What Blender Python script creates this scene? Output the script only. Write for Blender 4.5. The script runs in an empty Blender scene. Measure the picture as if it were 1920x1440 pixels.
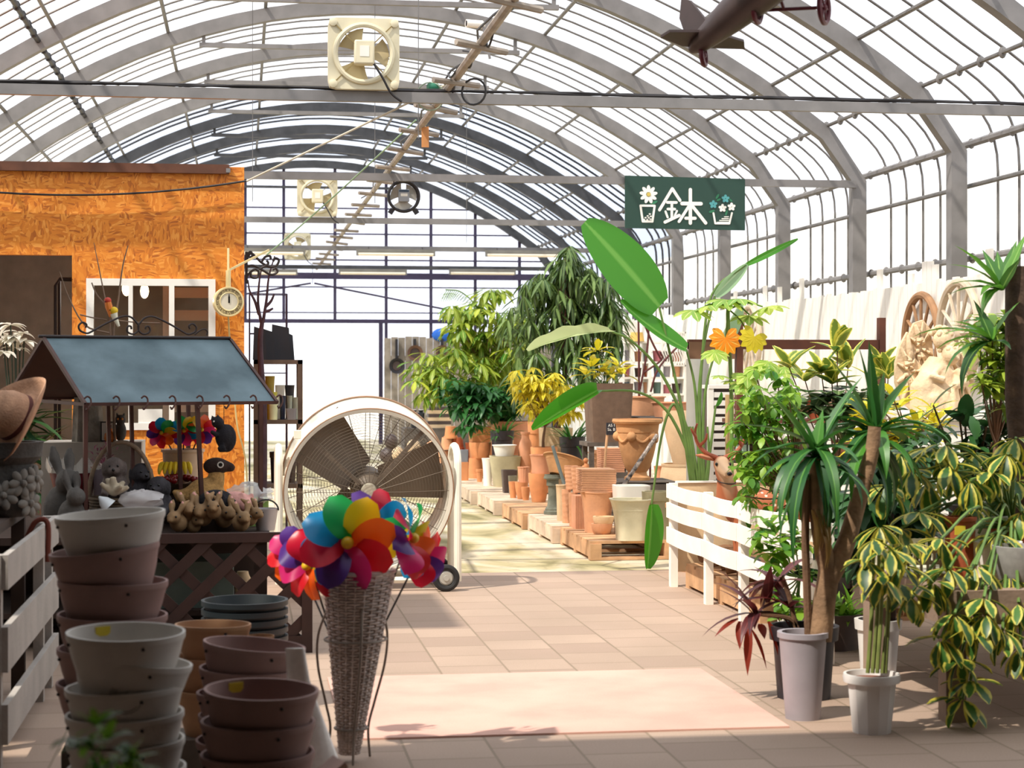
import bpy, math, random
from mathutils import Vector as V, Matrix, Euler
S = bpy.context.scene
COL = S.collection
random.seed(11)
PI = math.pi
# ---------------------------------------------------------------- camera, sky, sun, exposure
FPX, EYE, HZ, VPX = 3450.0, 1.5, 695.0, 455.0
TH = math.atan((960 - VPX) / FPX)
cam = bpy.data.objects.new('camera', bpy.data.cameras.new('camera'))
COL.objects.link(cam)
cam.location = (0, 0, EYE)
cam.rotation_euler = (PI / 2, 0, -TH)
cam.data.sensor_width = 36.0
cam.data.lens = 36.0 * FPX / 1920
cam.data.shift_y = -(720 - HZ) / 1920
cam.data.clip_start = 0.1
cam.data.clip_end = 400
cam.data.dof.use_dof = True
cam.data.dof.focus_distance = 13.0
cam.data.dof.aperture_fstop = 4.5
S.camera = cam
world = bpy.data.worlds.new('sky')
S.world = world
world.use_nodes = True
_b = world.node_tree.nodes['Background']
_b.inputs[0].default_value = (0.93, 0.96, 1.0, 1)
_b.inputs[1].default_value = 1.25
sun = bpy.data.objects.new('sun', bpy.data.lights.new('sun', 'SUN'))
COL.objects.link(sun)
sun.data.energy = 4.2
sun.data.angle = math.radians(1.2)
sun.data.color = (1.0, 0.93, 0.82)
sun.rotation_euler = V((0.50, 0.32, -0.80)).to_track_quat('-Z', 'Y').to_euler()
S.view_settings.view_transform = 'Standard'
S.view_settings.look = 'None'
S.view_settings.gamma = 1
S.view_settings.use_curve_mapping = False
S.view_settings.exposure = 0.36

# ---------------------------------------------------------------- measuring
sT, cT = math.sin(TH), math.cos(TH)
def ray(px, py):
    u, w = (px - 960) / FPX, (HZ - py) / FPX
    return V((sT + u * cT, cT - u * sT, w))
def P(px, py, Y):
    """the point at depth Y (metres along the house) seen at a photo pixel"""
    d = ray(px, py)
    return V((0, 0, EYE)) + d * (Y / d.y)
def G(px, py, z=0.0):
    """the point at height z seen at a photo pixel"""
    d = ray(px, py)
    return V((0, 0, EYE)) + d * ((z - EYE) / d.z)
def px2m(n, Y):
    return n * Y / FPX * 1.0

# ---------------------------------------------------------------- materials
def lin(h):
    h = h.lstrip('#')
    o = []
    for i in (0, 2, 4):
        c = int(h[i:i + 2], 16) / 255
        o.append(c / 12.92 if c <= 0.04045 else ((c + 0.055) / 1.055) ** 2.4)
    return (*o, 1)
MATS = {}
def newmat(name):
    m = bpy.data.materials.new(name)
    m.use_nodes = True
    nt = m.node_tree
    nt.nodes.clear()
    out = nt.nodes.new('ShaderNodeOutputMaterial')
    return m, nt, out
def nd(nt, typ, **kw):
    n = nt.nodes.new(typ)
    for k, v in kw.items():
        if k.startswith('i_'):
            key = k[2:]
            n.inputs[int(key) if key.isdigit() else key].default_value = v
        else:
            setattr(n, k, v)
    return n
def mixc(nt, fac, a, b):
    n = nt.nodes.new('ShaderNodeMix')
    n.data_type = 'RGBA'
    for sock, val in ((n.inputs[0], fac), (n.inputs[6], a), (n.inputs[7], b)):
        if hasattr(val, 'is_linked'):
            nt.links.new(val, sock)
        else:
            sock.default_value = val
    return n.outputs[2]
def mat(name, hexc, rough=0.6, metal=0.0, var=0.12, vs=6.0, hex2=None, bump=0.0, bs=60.0, transl=0.0, emit=0.0, alpha=1.0):
    if name in MATS:
        return MATS[name]
    m, nt, out = newmat(name)
    L = nt.links.new
    tc = nd(nt, 'ShaderNodeTexCoord')
    nz = nd(nt, 'ShaderNodeTexNoise', i_Scale=vs, i_Detail=5.0)
    L(tc.outputs['Object'], nz.inputs['Vector'])
    c = lin(hexc)
    a = tuple(x * (1 - var) for x in c[:3]) + (1,)
    b = lin(hex2) if hex2 else tuple(min(1, x * (1 + var)) for x in c[:3]) + (1,)
    mr = nd(nt, 'ShaderNodeMapRange', i_1=0.35, i_2=0.65)
    L(nz.outputs[0], mr.inputs[0])
    col = mixc(nt, mr.outputs[0], a, b)
    p = nd(nt, 'ShaderNodeBsdfPrincipled', i_Roughness=rough, i_Metallic=metal)
    L(col, p.inputs['Base Color'])
    if bump:
        n2 = nd(nt, 'ShaderNodeTexNoise', i_Scale=bs, i_Detail=4.0)
        L(tc.outputs['Object'], n2.inputs['Vector'])
        bp = nd(nt, 'ShaderNodeBump', i_Strength=bump, i_Distance=0.01)
        L(n2.outputs[0], bp.inputs['Height'])
        L(bp.outputs[0], p.inputs['Normal'])
    sh = p.outputs[0]
    if emit:
        p.inputs['Emission Color'].default_value = lin(hexc)
        p.inputs['Emission Strength'].default_value = emit
    if transl:
        t = nd(nt, 'ShaderNodeBsdfTranslucent')
        L(col, t.inputs[0])
        mx = nd(nt, 'ShaderNodeMixShader', i_0=transl)
        L(sh, mx.inputs[1]); L(t.outputs[0], mx.inputs[2])
        sh = mx.outputs[0]
    if alpha < 1:
        t = nd(nt, 'ShaderNodeBsdfTransparent')
        mx = nd(nt, 'ShaderNodeMixShader', i_0=alpha)
        L(t.outputs[0], mx.inputs[1]); L(sh, mx.inputs[2])
        sh = mx.outputs[0]
    L(sh, out.inputs[0])
    MATS[name] = m
    return m
def leafmat(name, c1, c2, edge=None, thr=0.6, rough=0.42, transl=0.35, rib=None, soft=0.12, edge2=None):
    """leaf colour varies leaf by leaf (rnd); edge colours the margin, rib the midrib (u runs 0 at the rib to 1 at the margin)"""
    if name in MATS:
        return MATS[name]
    m, nt, out = newmat(name)
    L = nt.links.new
    ar = nd(nt, 'ShaderNodeAttribute', attribute_name='rnd')
    au = nd(nt, 'ShaderNodeAttribute', attribute_name='u')
    col = mixc(nt, ar.outputs['Fac'], lin(c1), lin(c2))
    if edge:
        tc = nd(nt, 'ShaderNodeTexCoord')
        nz = nd(nt, 'ShaderNodeTexNoise', i_Scale=22.0, i_Detail=2.0)
        L(tc.outputs['Object'], nz.inputs['Vector'])
        ad = nd(nt, 'ShaderNodeMath', operation='MULTIPLY_ADD', i_1=0.9, i_2=-0.45)
        L(nz.outputs[0], ad.inputs[0])
        a2 = nd(nt, 'ShaderNodeMath', operation='ADD')
        L(ad.outputs[0], a2.inputs[0]); L(au.outputs['Fac'], a2.inputs[1])
        mr = nd(nt, 'ShaderNodeMapRange', i_1=thr - soft, i_2=thr + soft)
        L(a2.outputs[0], mr.inputs[0])
        ec = mixc(nt, ar.outputs['Fac'], lin(edge), lin(edge2 or edge))
        col = mixc(nt, mr.outputs[0], col, ec)
    if rib:
        mr = nd(nt, 'ShaderNodeMapRange', i_1=0.06, i_2=0.16, i_3=1.0, i_4=0.0)
        L(au.outputs['Fac'], mr.inputs[0])
        col = mixc(nt, mr.outputs[0], col, lin(rib))
    p = nd(nt, 'ShaderNodeBsdfPrincipled', i_Roughness=rough)
    L(col, p.inputs['Base Color'])
    t = nd(nt, 'ShaderNodeBsdfTranslucent')
    L(col, t.inputs[0])
    mx = nd(nt, 'ShaderNodeMixShader', i_0=transl)
    L(p.outputs[0], mx.inputs[1]); L(t.outputs[0], mx.inputs[2])
    L(mx.outputs[0], out.inputs[0])
    MATS[name] = m
    return m

# ---------------------------------------------------------------- geometry
def frame(d, up=V((0, 0, 1))):
    d = V(d).normalized()
    r = d.cross(up)
    if r.length < 1e-4:
        r = d.cross(V((0, 1, 0)))
    r.normalize()
    return d, r, r.cross(d).normalized()
class MB:
    def __init__(self):
        self.v, self.f, self.u, self.r = [], [], [], []
        self.attr = False
    def add(self, vs, fs, us=None, rnd=0.5):
        o = len(self.v)
        self.v += [tuple(x) for x in vs]
        self.f += [tuple(i + o for i in q) for q in fs]
        self.u += us if us else [0.5] * len(vs)
        self.r += [rnd] * len(vs)
        return self
    def box(self, c, s, rz=0.0, M=None):
        m = M if M is not None else Matrix.Translation(V(c)) @ Matrix.Rotation(rz, 4, 'Z')
        x, y, z = s[0] / 2, s[1] / 2, s[2] / 2
        vs = [m @ V((a * x, b * y, g * z)) for g in (-1, 1) for a, b in ((-1, -1), (1, -1), (1, 1), (-1, 1))]
        return self.add(vs, [(3, 2, 1, 0), (4, 5, 6, 7), (0, 1, 5, 4), (1, 2, 6, 5), (2, 3, 7, 6), (3, 0, 4, 7)])
    def bx(self, x0, x1, y0, y1, z0, z1):
        return self.box(((x0 + x1) / 2, (y0 + y1) / 2, (z0 + z1) / 2), (abs(x1 - x0), abs(y1 - y0), abs(z1 - z0)))
    def bar(self, p, q, w, h=None, up=V((0, 0, 1))):
        h = h or w
        p, q = V(p), V(q)
        d, r, t = frame(q - p, up)
        vs = [e + r * a * w / 2 + t * b * h / 2 for e in (p, q) for a, b in ((-1, -1), (1, -1), (1, 1), (-1, 1))]
        return self.add(vs, [(0, 1, 2, 3), (7, 6, 5, 4), (0, 4, 5, 1), (1, 5, 6, 2), (2, 6, 7, 3), (3, 7, 4, 0)])
    def tube(self, pts, r, n=8, closed=False, rnd=0.5, flat=1.0):
        pts = [V(p) for p in pts]
        k = len(pts)
        rs = r if isinstance(r, (list, tuple)) else [r] * k
        vs, fs = [], []
        t0 = (pts[1] - pts[0]).normalized()
        _, a, b = frame(t0)
        for i, p in enumerate(pts):
            if closed:
                t = pts[(i + 1) % k] - pts[i - 1]
            else:
                t = pts[min(i + 1, k - 1)] - pts[max(i - 1, 0)]
            t.normalize()
            a = (a - t * a.dot(t)).normalized()
            b = t.cross(a)
            for j in range(n):
                g = 2 * PI * j / n
                vs.append(p + a * math.cos(g) * rs[i] + b * math.sin(g) * rs[i] * flat)
        for i in range(k if closed else k - 1):
            i2 = (i + 1) % k
            for j in range(n):
                j2 = (j + 1) % n
                fs.append((i * n + j, i * n + j2, i2 * n + j2, i2 * n + j))
        if not closed:
            fs.append(tuple(range(n))[::-1])
            fs.append(tuple((k - 1) * n + j for j in range(n)))
        return self.add(vs, fs, rnd=rnd)
    def ring(self, c, r, rt, axis=(0, 0, 1), n=32, m=6):
        d, a, b = frame(axis, V((0, 0, 1)) if abs(V(axis).normalized().z) < 0.9 else V((0, 1, 0)))
        c = V(c)
        return self.tube([c + a * math.cos(2 * PI * i / n) * r + b * math.sin(2 * PI * i / n) * r for i in range(n)], rt, m, closed=True)
    def lathe(self, prof, n=32, c=(0, 0, 0), M=None, p=2.0, flute=0, famp=0.0, closed=False, twist=0.0):
        m = M if M is not None else Matrix.Translation(V(c))
        vs, fs = [], []
        k = len(prof)
        for (r, z) in prof:
            for j in range(n):
                a = 2 * PI * j / n
                g = a + PI / 4 if p > 2.5 else a
                ca, sa = math.cos(g), math.sin(g)
                q = 1.0 if p <= 2.01 else 1 / (abs(ca) ** p + abs(sa) ** p) ** (1 / p)
                if flute:
                    q *= 1 + famp * math.cos(flute * a + twist * z)
                vs.append(m @ V((r * q * ca, r * q * sa, z)))
        for i in range(k - 1 if not closed else k):
            i2 = (i + 1) % k
            for j in range(n):
                j2 = (j + 1) % n
                fs.append((i * n + j, i * n + j2, i2 * n + j2, i2 * n + j))
        if not closed:
            fs.append(tuple(range(n))[::-1])
            fs.append(tuple((k - 1) * n + j for j in range(n)))
        return self.add(vs, fs)
    def ell(self, c, r, n=12, M=None, rnd=0.5):
        r = (r, r, r) if not isinstance(r, (tuple, list)) else r
        m = M if M is not None else Matrix.Identity(4)
        c = V(c)
        k = max(5, n * 2 // 3)
        vs = [c + (m @ V((0, 0, -r[2])))]
        for i in range(1, k):
            t = PI * i / k
            for j in range(n):
                a = 2 * PI * j / n
                vs.append(c + (m @ V((r[0] * math.sin(t) * math.cos(a), r[1] * math.sin(t) * math.sin(a), -r[2] * math.cos(t)))))
        vs.append(c + (m @ V((0, 0, r[2]))))
        fs = [(0, 1 + (j + 1) % n, 1 + j) for j in range(n)]
        for i in range(k - 2):
            for j in range(n):
                a, b = 1 + i * n, 1 + (i + 1) * n
                fs.append((a + j, a + (j + 1) % n, b + (j + 1) % n, b + j))
        e = len(vs) - 1
        b = 1 + (k - 2) * n
        fs += [(b + j, b + (j + 1) % n, e) for j in range(n)]
        return self.add(vs, fs, rnd=rnd)
    def prism(self, poly, M, d):
        """polygon in M's local XY plane, extruded d along local Z"""
        n = len(poly)
        vs = [M @ V((x, y, 0)) for x, y in poly] + [M @ V((x, y, d)) for x, y in poly]
        fs = [tuple(range(n))[::-1], tuple(range(n, 2 * n))] + [(i, (i + 1) % n, n + (i + 1) % n, n + i) for i in range(n)]
        return self.add(vs, fs)
    def leaf(self, base, d, ln, w, droop=0.6, fold=0.25, prof='lance', n=4, rnd=None, up=V((0, 0, 1)), wave=0.0, curl=0.0):
        """a blade from base along d that bends down by droop radians over its length"""
        self.attr = True
        rnd = random.random() if rnd is None else rnd
        d, r, t = frame(d, up)
        p = V(base)
        vs, us, fs = [], [], []
        for i in range(n + 1):
            s = i / n
            if prof == 'lance': wd = math.sin(PI * min(1, 0.06 + s * 0.94) ** 0.75)
            elif prof == 'oval': wd = max(0.02, math.sin(PI * (0.03 + 0.95 * s))) ** 0.55
            elif prof == 'strap': wd = min(1, 0.55 + 2 * s) * (1 - max(0, (s - 0.35) / 0.65) ** 1.6)
            elif prof == 'obov': wd = max(0.02, math.sin(PI * (0.02 + 0.96 * s) ** 1.35)) ** 0.7
            elif prof == 'paddle': wd = max(0.02, math.sin(PI * (0.05 + 0.93 * s) ** 0.85)) ** 0.5
            else: wd = max(0.02, math.sin(PI * s) ** 0.6)
            hw = w / 2 * max(0.02, wd)
            lift = t * (hw * fold * (1 + wave * math.sin(s * 19 + rnd * 9)))
            cu = t * hw * curl
            if curl:
                vs += [p + r * -hw + lift, p - r * hw * 0.55 + lift * 0.5 - cu * 0.35, p, p + r * hw * 0.55 + lift * 0.5 - cu * 0.35, p + r * hw + lift]
                us += [1, 0.55, 0, 0.55, 1]
                m = 5
            else:
                vs += [p - r * hw + lift, p, p + r * hw + lift]
                us += [1, 0, 1]
                m = 3
            if i < n:
                k = i * m
                for j in range(m - 1):
                    fs.append((k + j, k + j + 1, k + m + j + 1, k + m + j))
            q = Matrix.Rotation(-droop / n, 3, r)
            d = q @ d
            t = q @ t
            p = p + d * (ln / n)
        return self.add(vs, fs, us, rnd)
    def build(self, name, m, parent=None, world=False, smooth=35, bevel=0.0, remesh=0.0, sm=4):
        me = bpy.data.meshes.new(name)
        vs = self.v
        if world and parent is not None:
            o = parent.location
            vs = [(a - o.x, b - o.y, c - o.z) for a, b, c in vs]
        me.from_pydata(vs, [], self.f)
        if self.attr:
            a = me.attributes.new('u', 'FLOAT', 'POINT'); a.data.foreach_set('value', self.u)
            a = me.attributes.new('rnd', 'FLOAT', 'POINT'); a.data.foreach_set('value', self.r)
        me.materials.append(m)
        if smooth:
            me.shade_smooth()
            if smooth < 180:
                me.set_sharp_from_angle(angle=math.radians(smooth))
        me.update()
        ob = bpy.data.objects.new(name, me)
        COL.objects.link(ob)
        if parent is not None:
            ob.parent = parent
        if remesh:
            q = ob.modifiers.new('blend', 'REMESH'); q.mode = 'VOXEL'; q.voxel_size = remesh; q.use_smooth_shade = True
            q = ob.modifiers.new('soft', 'SMOOTH'); q.iterations = sm; q.factor = 0.5
        if bevel:
            q = ob.modifiers.new('edge', 'BEVEL'); q.width = bevel; q.segments = 2; q.limit_method = 'ANGLE'
        return ob
def tag(o, label, cat, group=None, kind=None):
    if label: o['label'] = label
    if cat: o['category'] = cat
    if group: o['group'] = group
    if kind: o['kind'] = kind
    return o
def struct(o):
    o['kind'] = 'structure'
    return o
def thing(name, label, cat, loc=(0, 0, 0), rz=0.0, group=None, rot=None):
    o = bpy.data.objects.new(name, None)
    o.empty_display_size = 0.1
    COL.objects.link(o)
    o.location = loc
    o.rotation_euler = rot if rot is not None else (0, 0, rz)
    return tag(o, label, cat, group)
def dup(o, label=None, loc=None, rz=None, parent=None):
    c = o.copy()
    COL.objects.link(c)
    if parent is not None:
        c.parent = parent
    for ch in list(o.children):
        dup(ch, parent=c)
    if label: c['label'] = label
    if loc is not None: c.location = loc
    if rz is not None: c.rotation_euler = rz if isinstance(rz, (tuple, Euler)) else (0, 0, rz)
    return c
def spline(pts, n=8):
    """Catmull-Rom through points"""
    pts = [V(p) for p in pts]
    q = [pts[0] * 2 - pts[1]] + pts + [pts[-1] * 2 - pts[-2]]
    out = []
    for i in range(1, len(q) - 2):
        a, b, c, d = q[i - 1], q[i], q[i + 1], q[i + 2]
        for k in range(n):
            t = k / n
            out.append(0.5 * ((2 * b) + (c - a) * t + (2 * a - 5 * b + 4 * c - d) * t * t + (3 * b - a - 3 * c + d) * t ** 3))
    out.append(pts[-1])
    return out
def sag(p, q, s, n=14):
    p, q = V(p), V(q)
    return [p.lerp(q, i / n) - V((0, 0, s * 4 * (i / n) * (1 - i / n))) for i in range(n + 1)]
def loft(a, b, n, rr):
    return [a + (b - a) * i / n for i in range(n + 1)], [rr[0] + (rr[1] - rr[0]) * i / n for i in range(n + 1)]
R2 = lambda a, b: random.uniform(a, b)
# ================================================================ the greenhouse
RX, RH, KC = 1.46, EYE + 4.2, 0.082
XL, XR = -3.48, 6.4
SP = 2.71
def YK(k): return 13.2 + SP * k
def roof(x): return RH - KC * (x - RX) ** 2
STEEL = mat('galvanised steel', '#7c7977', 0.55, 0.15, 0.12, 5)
STEELD = mat('unlit steel tone', '#4a4a4c', 0.6, 0.2, 0.2, 5)  # rear frames: unlit look put into a darker steel colour
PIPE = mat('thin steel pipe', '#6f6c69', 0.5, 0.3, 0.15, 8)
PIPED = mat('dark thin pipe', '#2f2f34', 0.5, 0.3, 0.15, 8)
WHITEP = mat('white paint', '#ece8de', 0.6, 0, 0.05, 3, bump=0.1)
BLACKC = mat('black cable', '#1b1718', 0.5)
IRON = mat('dark iron', '#2c2220', 0.5, 0.3, 0.2)
IRONB = mat('brown iron', '#4a2a22', 0.55, 0.2, 0.2)
def film_mat(name, tint, diff, a):
    m, nt, out = newmat(name)
    t = nd(nt, 'ShaderNodeBsdfTransparent', i_0=lin(tint))
    tc = nd(nt, 'ShaderNodeTexCoord')
    nz = nd(nt, 'ShaderNodeTexNoise', i_Scale=0.9, i_Detail=6.0)
    nt.links.new(tc.outputs['Object'], nz.inputs['Vector'])
    mr = nd(nt, 'ShaderNodeMapRange', i_1=0.4, i_2=0.7, i_3=a * 0.7, i_4=a * 1.4)
    nt.links.new(nz.outputs[0], mr.inputs[0])
    d = nd(nt, 'ShaderNodeBsdfTranslucent', i_0=lin(diff))
    mx = nd(nt, 'ShaderNodeMixShader')
    nt.links.new(mr.outputs[0], mx.inputs[0])
    nt.links.new(t.outputs[0], mx.inputs[1]); nt.links.new(d.outputs[0], mx.inputs[2])
    nt.links.new(mx.outputs[0], out.inputs[0])
    return m
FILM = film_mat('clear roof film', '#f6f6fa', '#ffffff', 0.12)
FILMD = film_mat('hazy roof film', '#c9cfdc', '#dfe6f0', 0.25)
FILMW = film_mat('dusty wall film', '#ece8e2', '#fff8ea', 0.3)
def sweep(pts, y, w, h):
    """rectangular section along an XZ outline standing at depth y"""
    b = MB()
    n = len(pts)
    vs, fs = [], []
    for i, (x, z) in enumerate(pts):
        a, c = pts[max(0, i - 1)], pts[min(n - 1, i + 1)]
        tx, tz = c[0] - a[0], c[1] - a[1]
        l = math.hypot(tx, tz)
        nx, nz = -tz / l, tx / l
        for s, q in ((-1, -1), (1, -1), (1, 1), (-1, 1)):
            vs.append((x + nx * s * h / 2, y + q * w / 2, z + nz * s * h / 2))
    for i in range(n - 1):
        for j in range(4):
            fs.append((i * 4 + j, i * 4 + (j + 1) % 4, i * 4 + 4 + (j + 1) % 4, i * 4 + 4 + j))
    fs += [(0, 1, 2, 3)[::-1], tuple((n - 1) * 4 + j for j in range(4))]
    return b.add(vs, fs)
arc = [(XL + 0.35 + (XR - XL - 0.7) * i / 24, roof(XL + 0.35 + (XR - XL - 0.7) * i / 24)) for i in range(25)]
frame_pts = [(XL, 0), (XL, 1.5), (XL, 3.48)] + arc + [(XR, 3.48), (XR, 1.5), (XR, 0)]
for k in range(0, 10):
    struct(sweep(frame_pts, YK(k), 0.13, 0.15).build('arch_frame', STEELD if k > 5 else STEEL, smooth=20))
for k in range(1, 10):
    x0 = RX - 1.95
    b = MB().bx(RX - 1.95, RX + 1.75, YK(k) - 0.03, YK(k) + 0.03, RH - 0.5, RH - 0.45)
    for x in (RX - 1.9, RX + 1.7):
        b.bx(x - 0.02, x + 0.02, YK(k) - 0.02, YK(k) + 0.02, RH - 0.5, roof(x))
    struct(b.build('collar_beam', STEELD if k > 5 else STEEL, smooth=0))
BZ = EYE + 1.95
for k in (0, 2, 4, 6, 8):
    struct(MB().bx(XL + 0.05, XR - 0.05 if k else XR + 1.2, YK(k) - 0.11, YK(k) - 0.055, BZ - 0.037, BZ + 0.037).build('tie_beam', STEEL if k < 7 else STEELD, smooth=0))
def raf(side):
    s = 1 if side > 0 else -1
    half = (XR - XL) / 2
    pts = [(RX, roof(RX) + 0.13)]
    for i in range(1, 13):
        d = i * 0.37
        pts.append((RX + s * d, roof(RX + d) + 0.13))
    ex = half + 0.2
    p0 = pts[-1]
    p3 = (RX + s * ex, 3.25)
    c1 = (p0[0] + s * 0.52, p0[1] - 0.33)
    c2 = (RX + s * ex, 3.7)
    for i in range(1, 9):
        t = i / 8
        pts.append(tuple((1 - t) ** 3 * p0[q] + 3 * t * (1 - t) ** 2 * c1[q] + 3 * t * t * (1 - t) * c2[q] + t ** 3 * p3[q] for q in (0, 1)))
    return pts
RR, RL = raf(1), raf(-1)
y0r, nsub = 11.2, 6
nr = int((YK(9) - y0r) / (SP / nsub))
for i in range(nr + 1):
    y = YK(9) - i * SP / nsub
    if i % nsub == 0: continue
    pts = RL[::-1][:-1] + RR
    pts = [(x, y, z) for x, z in pts] + [(RR[-1][0], y, 1.6), (RR[-1][0], y, 0)]
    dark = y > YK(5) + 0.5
    struct(MB().tube(pts, 0.017 if dark else 0.0125, 5).build('rafter_pipe', PIPED if dark else PIPE))  # rear pipes coloured dark to imitate unlit silhouettes
def purlin(x, z, r, m=PIPE, y1=YK(9), clamps=False):
    b = MB().tube([(x, y0r, z), (x, (y0r + YK(5)) / 2, z), (x, YK(5), z), (x, y1, z)], r, 7)
    if clamps:
        for i in range(int((y1 - y0r) / (SP / nsub))):
            b.ell((x, y1 - i * SP / nsub, z), (0.035, 0.03, 0.05), 6)
    return struct(b.build('purlin_pipe', m))
for d in (1.0, 2.05, 3.1, 4.0, -1.2, -2.3, -4.1):
    purlin(RX + d, roof(RX + d) + 0.09, 0.022)
purlin(RX + 4.6, roof(RX + 4.6) + 0.1, 0.02, clamps=True)
purlin(RX - 3.3, roof(RX - 3.3) + 0.08, 0.02)
purlin(RX - 3.45, roof(RX - 3.45) + 0.02, 0.028, PIPED, clamps=True)
XW = RR[-1][0]
purlin(XW - 0.06, EYE + 2.06, 0.035, STEEL, clamps=True)
purlin(XW - 0.05, EYE + 1.68, 0.022)
purlin(XW - 0.05, EYE + 1.02, 0.03, STEEL, clamps=True)
def sheet(name, pts, ya, yb, m):
    n = len(pts)
    vs = [(x, y, z) for y in (ya, yb) for x, z in pts]
    return struct(MB().add(vs, [(i, i + 1, n + i + 1, n + i) for i in range(n - 1)]).build(name, m, smooth=180))
off = lambda L, s: [(x + 0.02 * s, z + 0.03) for x, z in L]
rp = off(RL, -1)[::-1][:-1] + off(RR, 1)
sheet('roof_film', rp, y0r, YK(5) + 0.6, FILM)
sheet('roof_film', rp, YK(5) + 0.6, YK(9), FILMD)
sheet('wall_right', [(XW + 0.02, 3.28), (XW + 0.02, 0)], y0r, YK(9), FILMW)
sheet('wall_left', [(XL - 0.22, 3.28), (XL - 0.22, 0)], y0r, YK(9), FILMW)
# gable end
YE = YK(9) + 0.06
gz = lambda y: P(560, y, YE).z
gx = lambda x: P(x, 600, YE).x
b = MB()
xs = [XL + 0.1 + (XR - XL - 0.2) * i / 30 for i in range(31)]
dx0, dx1, dz = gx(470), gx(713), gz(603)
top = [(x, min(roof(x), roof(x)) + 0.1) for x in xs]
for (xa, za), (xb, zb) in zip(top, top[1:]):
    b.add([(xa, YE + 0.05, dz), (xb, YE + 0.05, dz), (xb, YE + 0.05, zb), (xa, YE + 0.05, za)], [(0, 1, 2, 3)])
b.add([(dx1, YE + 0.05, 0), (XR, YE + 0.05, 0), (XR, YE + 0.05, dz), (dx1, YE + 0.05, dz)], [(0, 1, 2, 3)])
struct(b.build('wall_back', film_mat('gable film', '#f4f5ff', '#ffffff', 0.08), smooth=0))
MULL = mat('violet grey mullion', '#3f3650', 0.6, 0.1)
for px in (460, 532, 628, 724, 808, 891, 974, 1060, 1140):
    x = gx(px)
    struct(MB().bx(x - 0.03, x + 0.03, YE - 0.03, YE + 0.03, dz if px < 713 else 0, roof(x)).build('gable_mullion', MULL, smooth=0))
for py, h in ((390, .03), (438, .03), (487, .03), (517, .13), (538, .025), (586, .025), (602, .08)):
    z = gz(py)
    hw = math.sqrt(max(0.1, (RH - z) / KC))
    struct(MB().bx(max(XL, RX - hw), min(XR, RX + hw), YE - 0.05, YE - 0.01, z - h / 2, z + h / 2).build('gable_girt', MULL, smooth=0))
struct(MB().bx(dx1 - 0.03, dx1 + 0.05, YE - 0.05, YE + 0.05, 0, dz).build('door_jamb', MULL, smooth=0))
# ---------------------------------------------------------------- floor
def paver_mat():
    m, nt, out = newmat('concrete pavers')
    L = nt.links.new
    tc = nd(nt, 'ShaderNodeTexCoord')
    mp = nd(nt, 'ShaderNodeMapping')
    mp.inputs['Rotation'].default_value = (0, 0, PI / 2)
    mp.inputs['Location'].default_value = (0.1, 0.045, 0)
    L(tc.outputs['Object'], mp.inputs[0])
    br = nd(nt, 'ShaderNodeTexBrick', offset=0.5, i_Scale=1.0)
    br.inputs['Color1'].default_value = lin('#b29a88')
    br.inputs['Color2'].default_value = lin('#a08878')
    br.inputs['Mortar'].default_value = lin('#85735f')
    br.inputs['Mortar Size'].default_value = 0.006
    br.inputs['Brick Width'].default_value = 0.34
    br.inputs['Row Height'].default_value = 0.34
    L(mp.outputs[0], br.inputs[0])
    n1 = nd(nt, 'ShaderNodeTexNoise', i_Scale=1.3, i_Detail=8.0)
    L(tc.outputs['Object'], n1.inputs[0])
    mr = nd(nt, 'ShaderNodeMapRange', i_1=0.35, i_2=0.7, i_3=0.0, i_4=0.5)
    L(n1.outputs[0], mr.inputs[0])
    c = mixc(nt, mr.outputs[0], br.outputs[0], lin('#94806e'))
    n2 = nd(nt, 'ShaderNodeTexNoise', i_Scale=140.0, i_Detail=3.0)
    L(tc.outputs['Object'], n2.inputs[0])
    m2 = nd(nt, 'ShaderNodeMapRange', i_1=0.35, i_2=0.7, i_3=0.0, i_4=0.3)
    L(n2.outputs[0], m2.inputs[0])
    c = mixc(nt, m2.outputs[0], c, lin('#7d6a5a'))
    p = nd(nt, 'ShaderNodeBsdfPrincipled', i_Roughness=0.75)
    L(c, p.inputs[0])
    bp = nd(nt, 'ShaderNodeBump', i_Strength=0.4, i_Distance=0.004)
    L(br.outputs[1], bp.inputs['Height']); bp.invert = True
    L(bp.outputs[0], p.inputs['Normal'])
    L(p.outputs[0], out.inputs[0])
    return m
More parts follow.
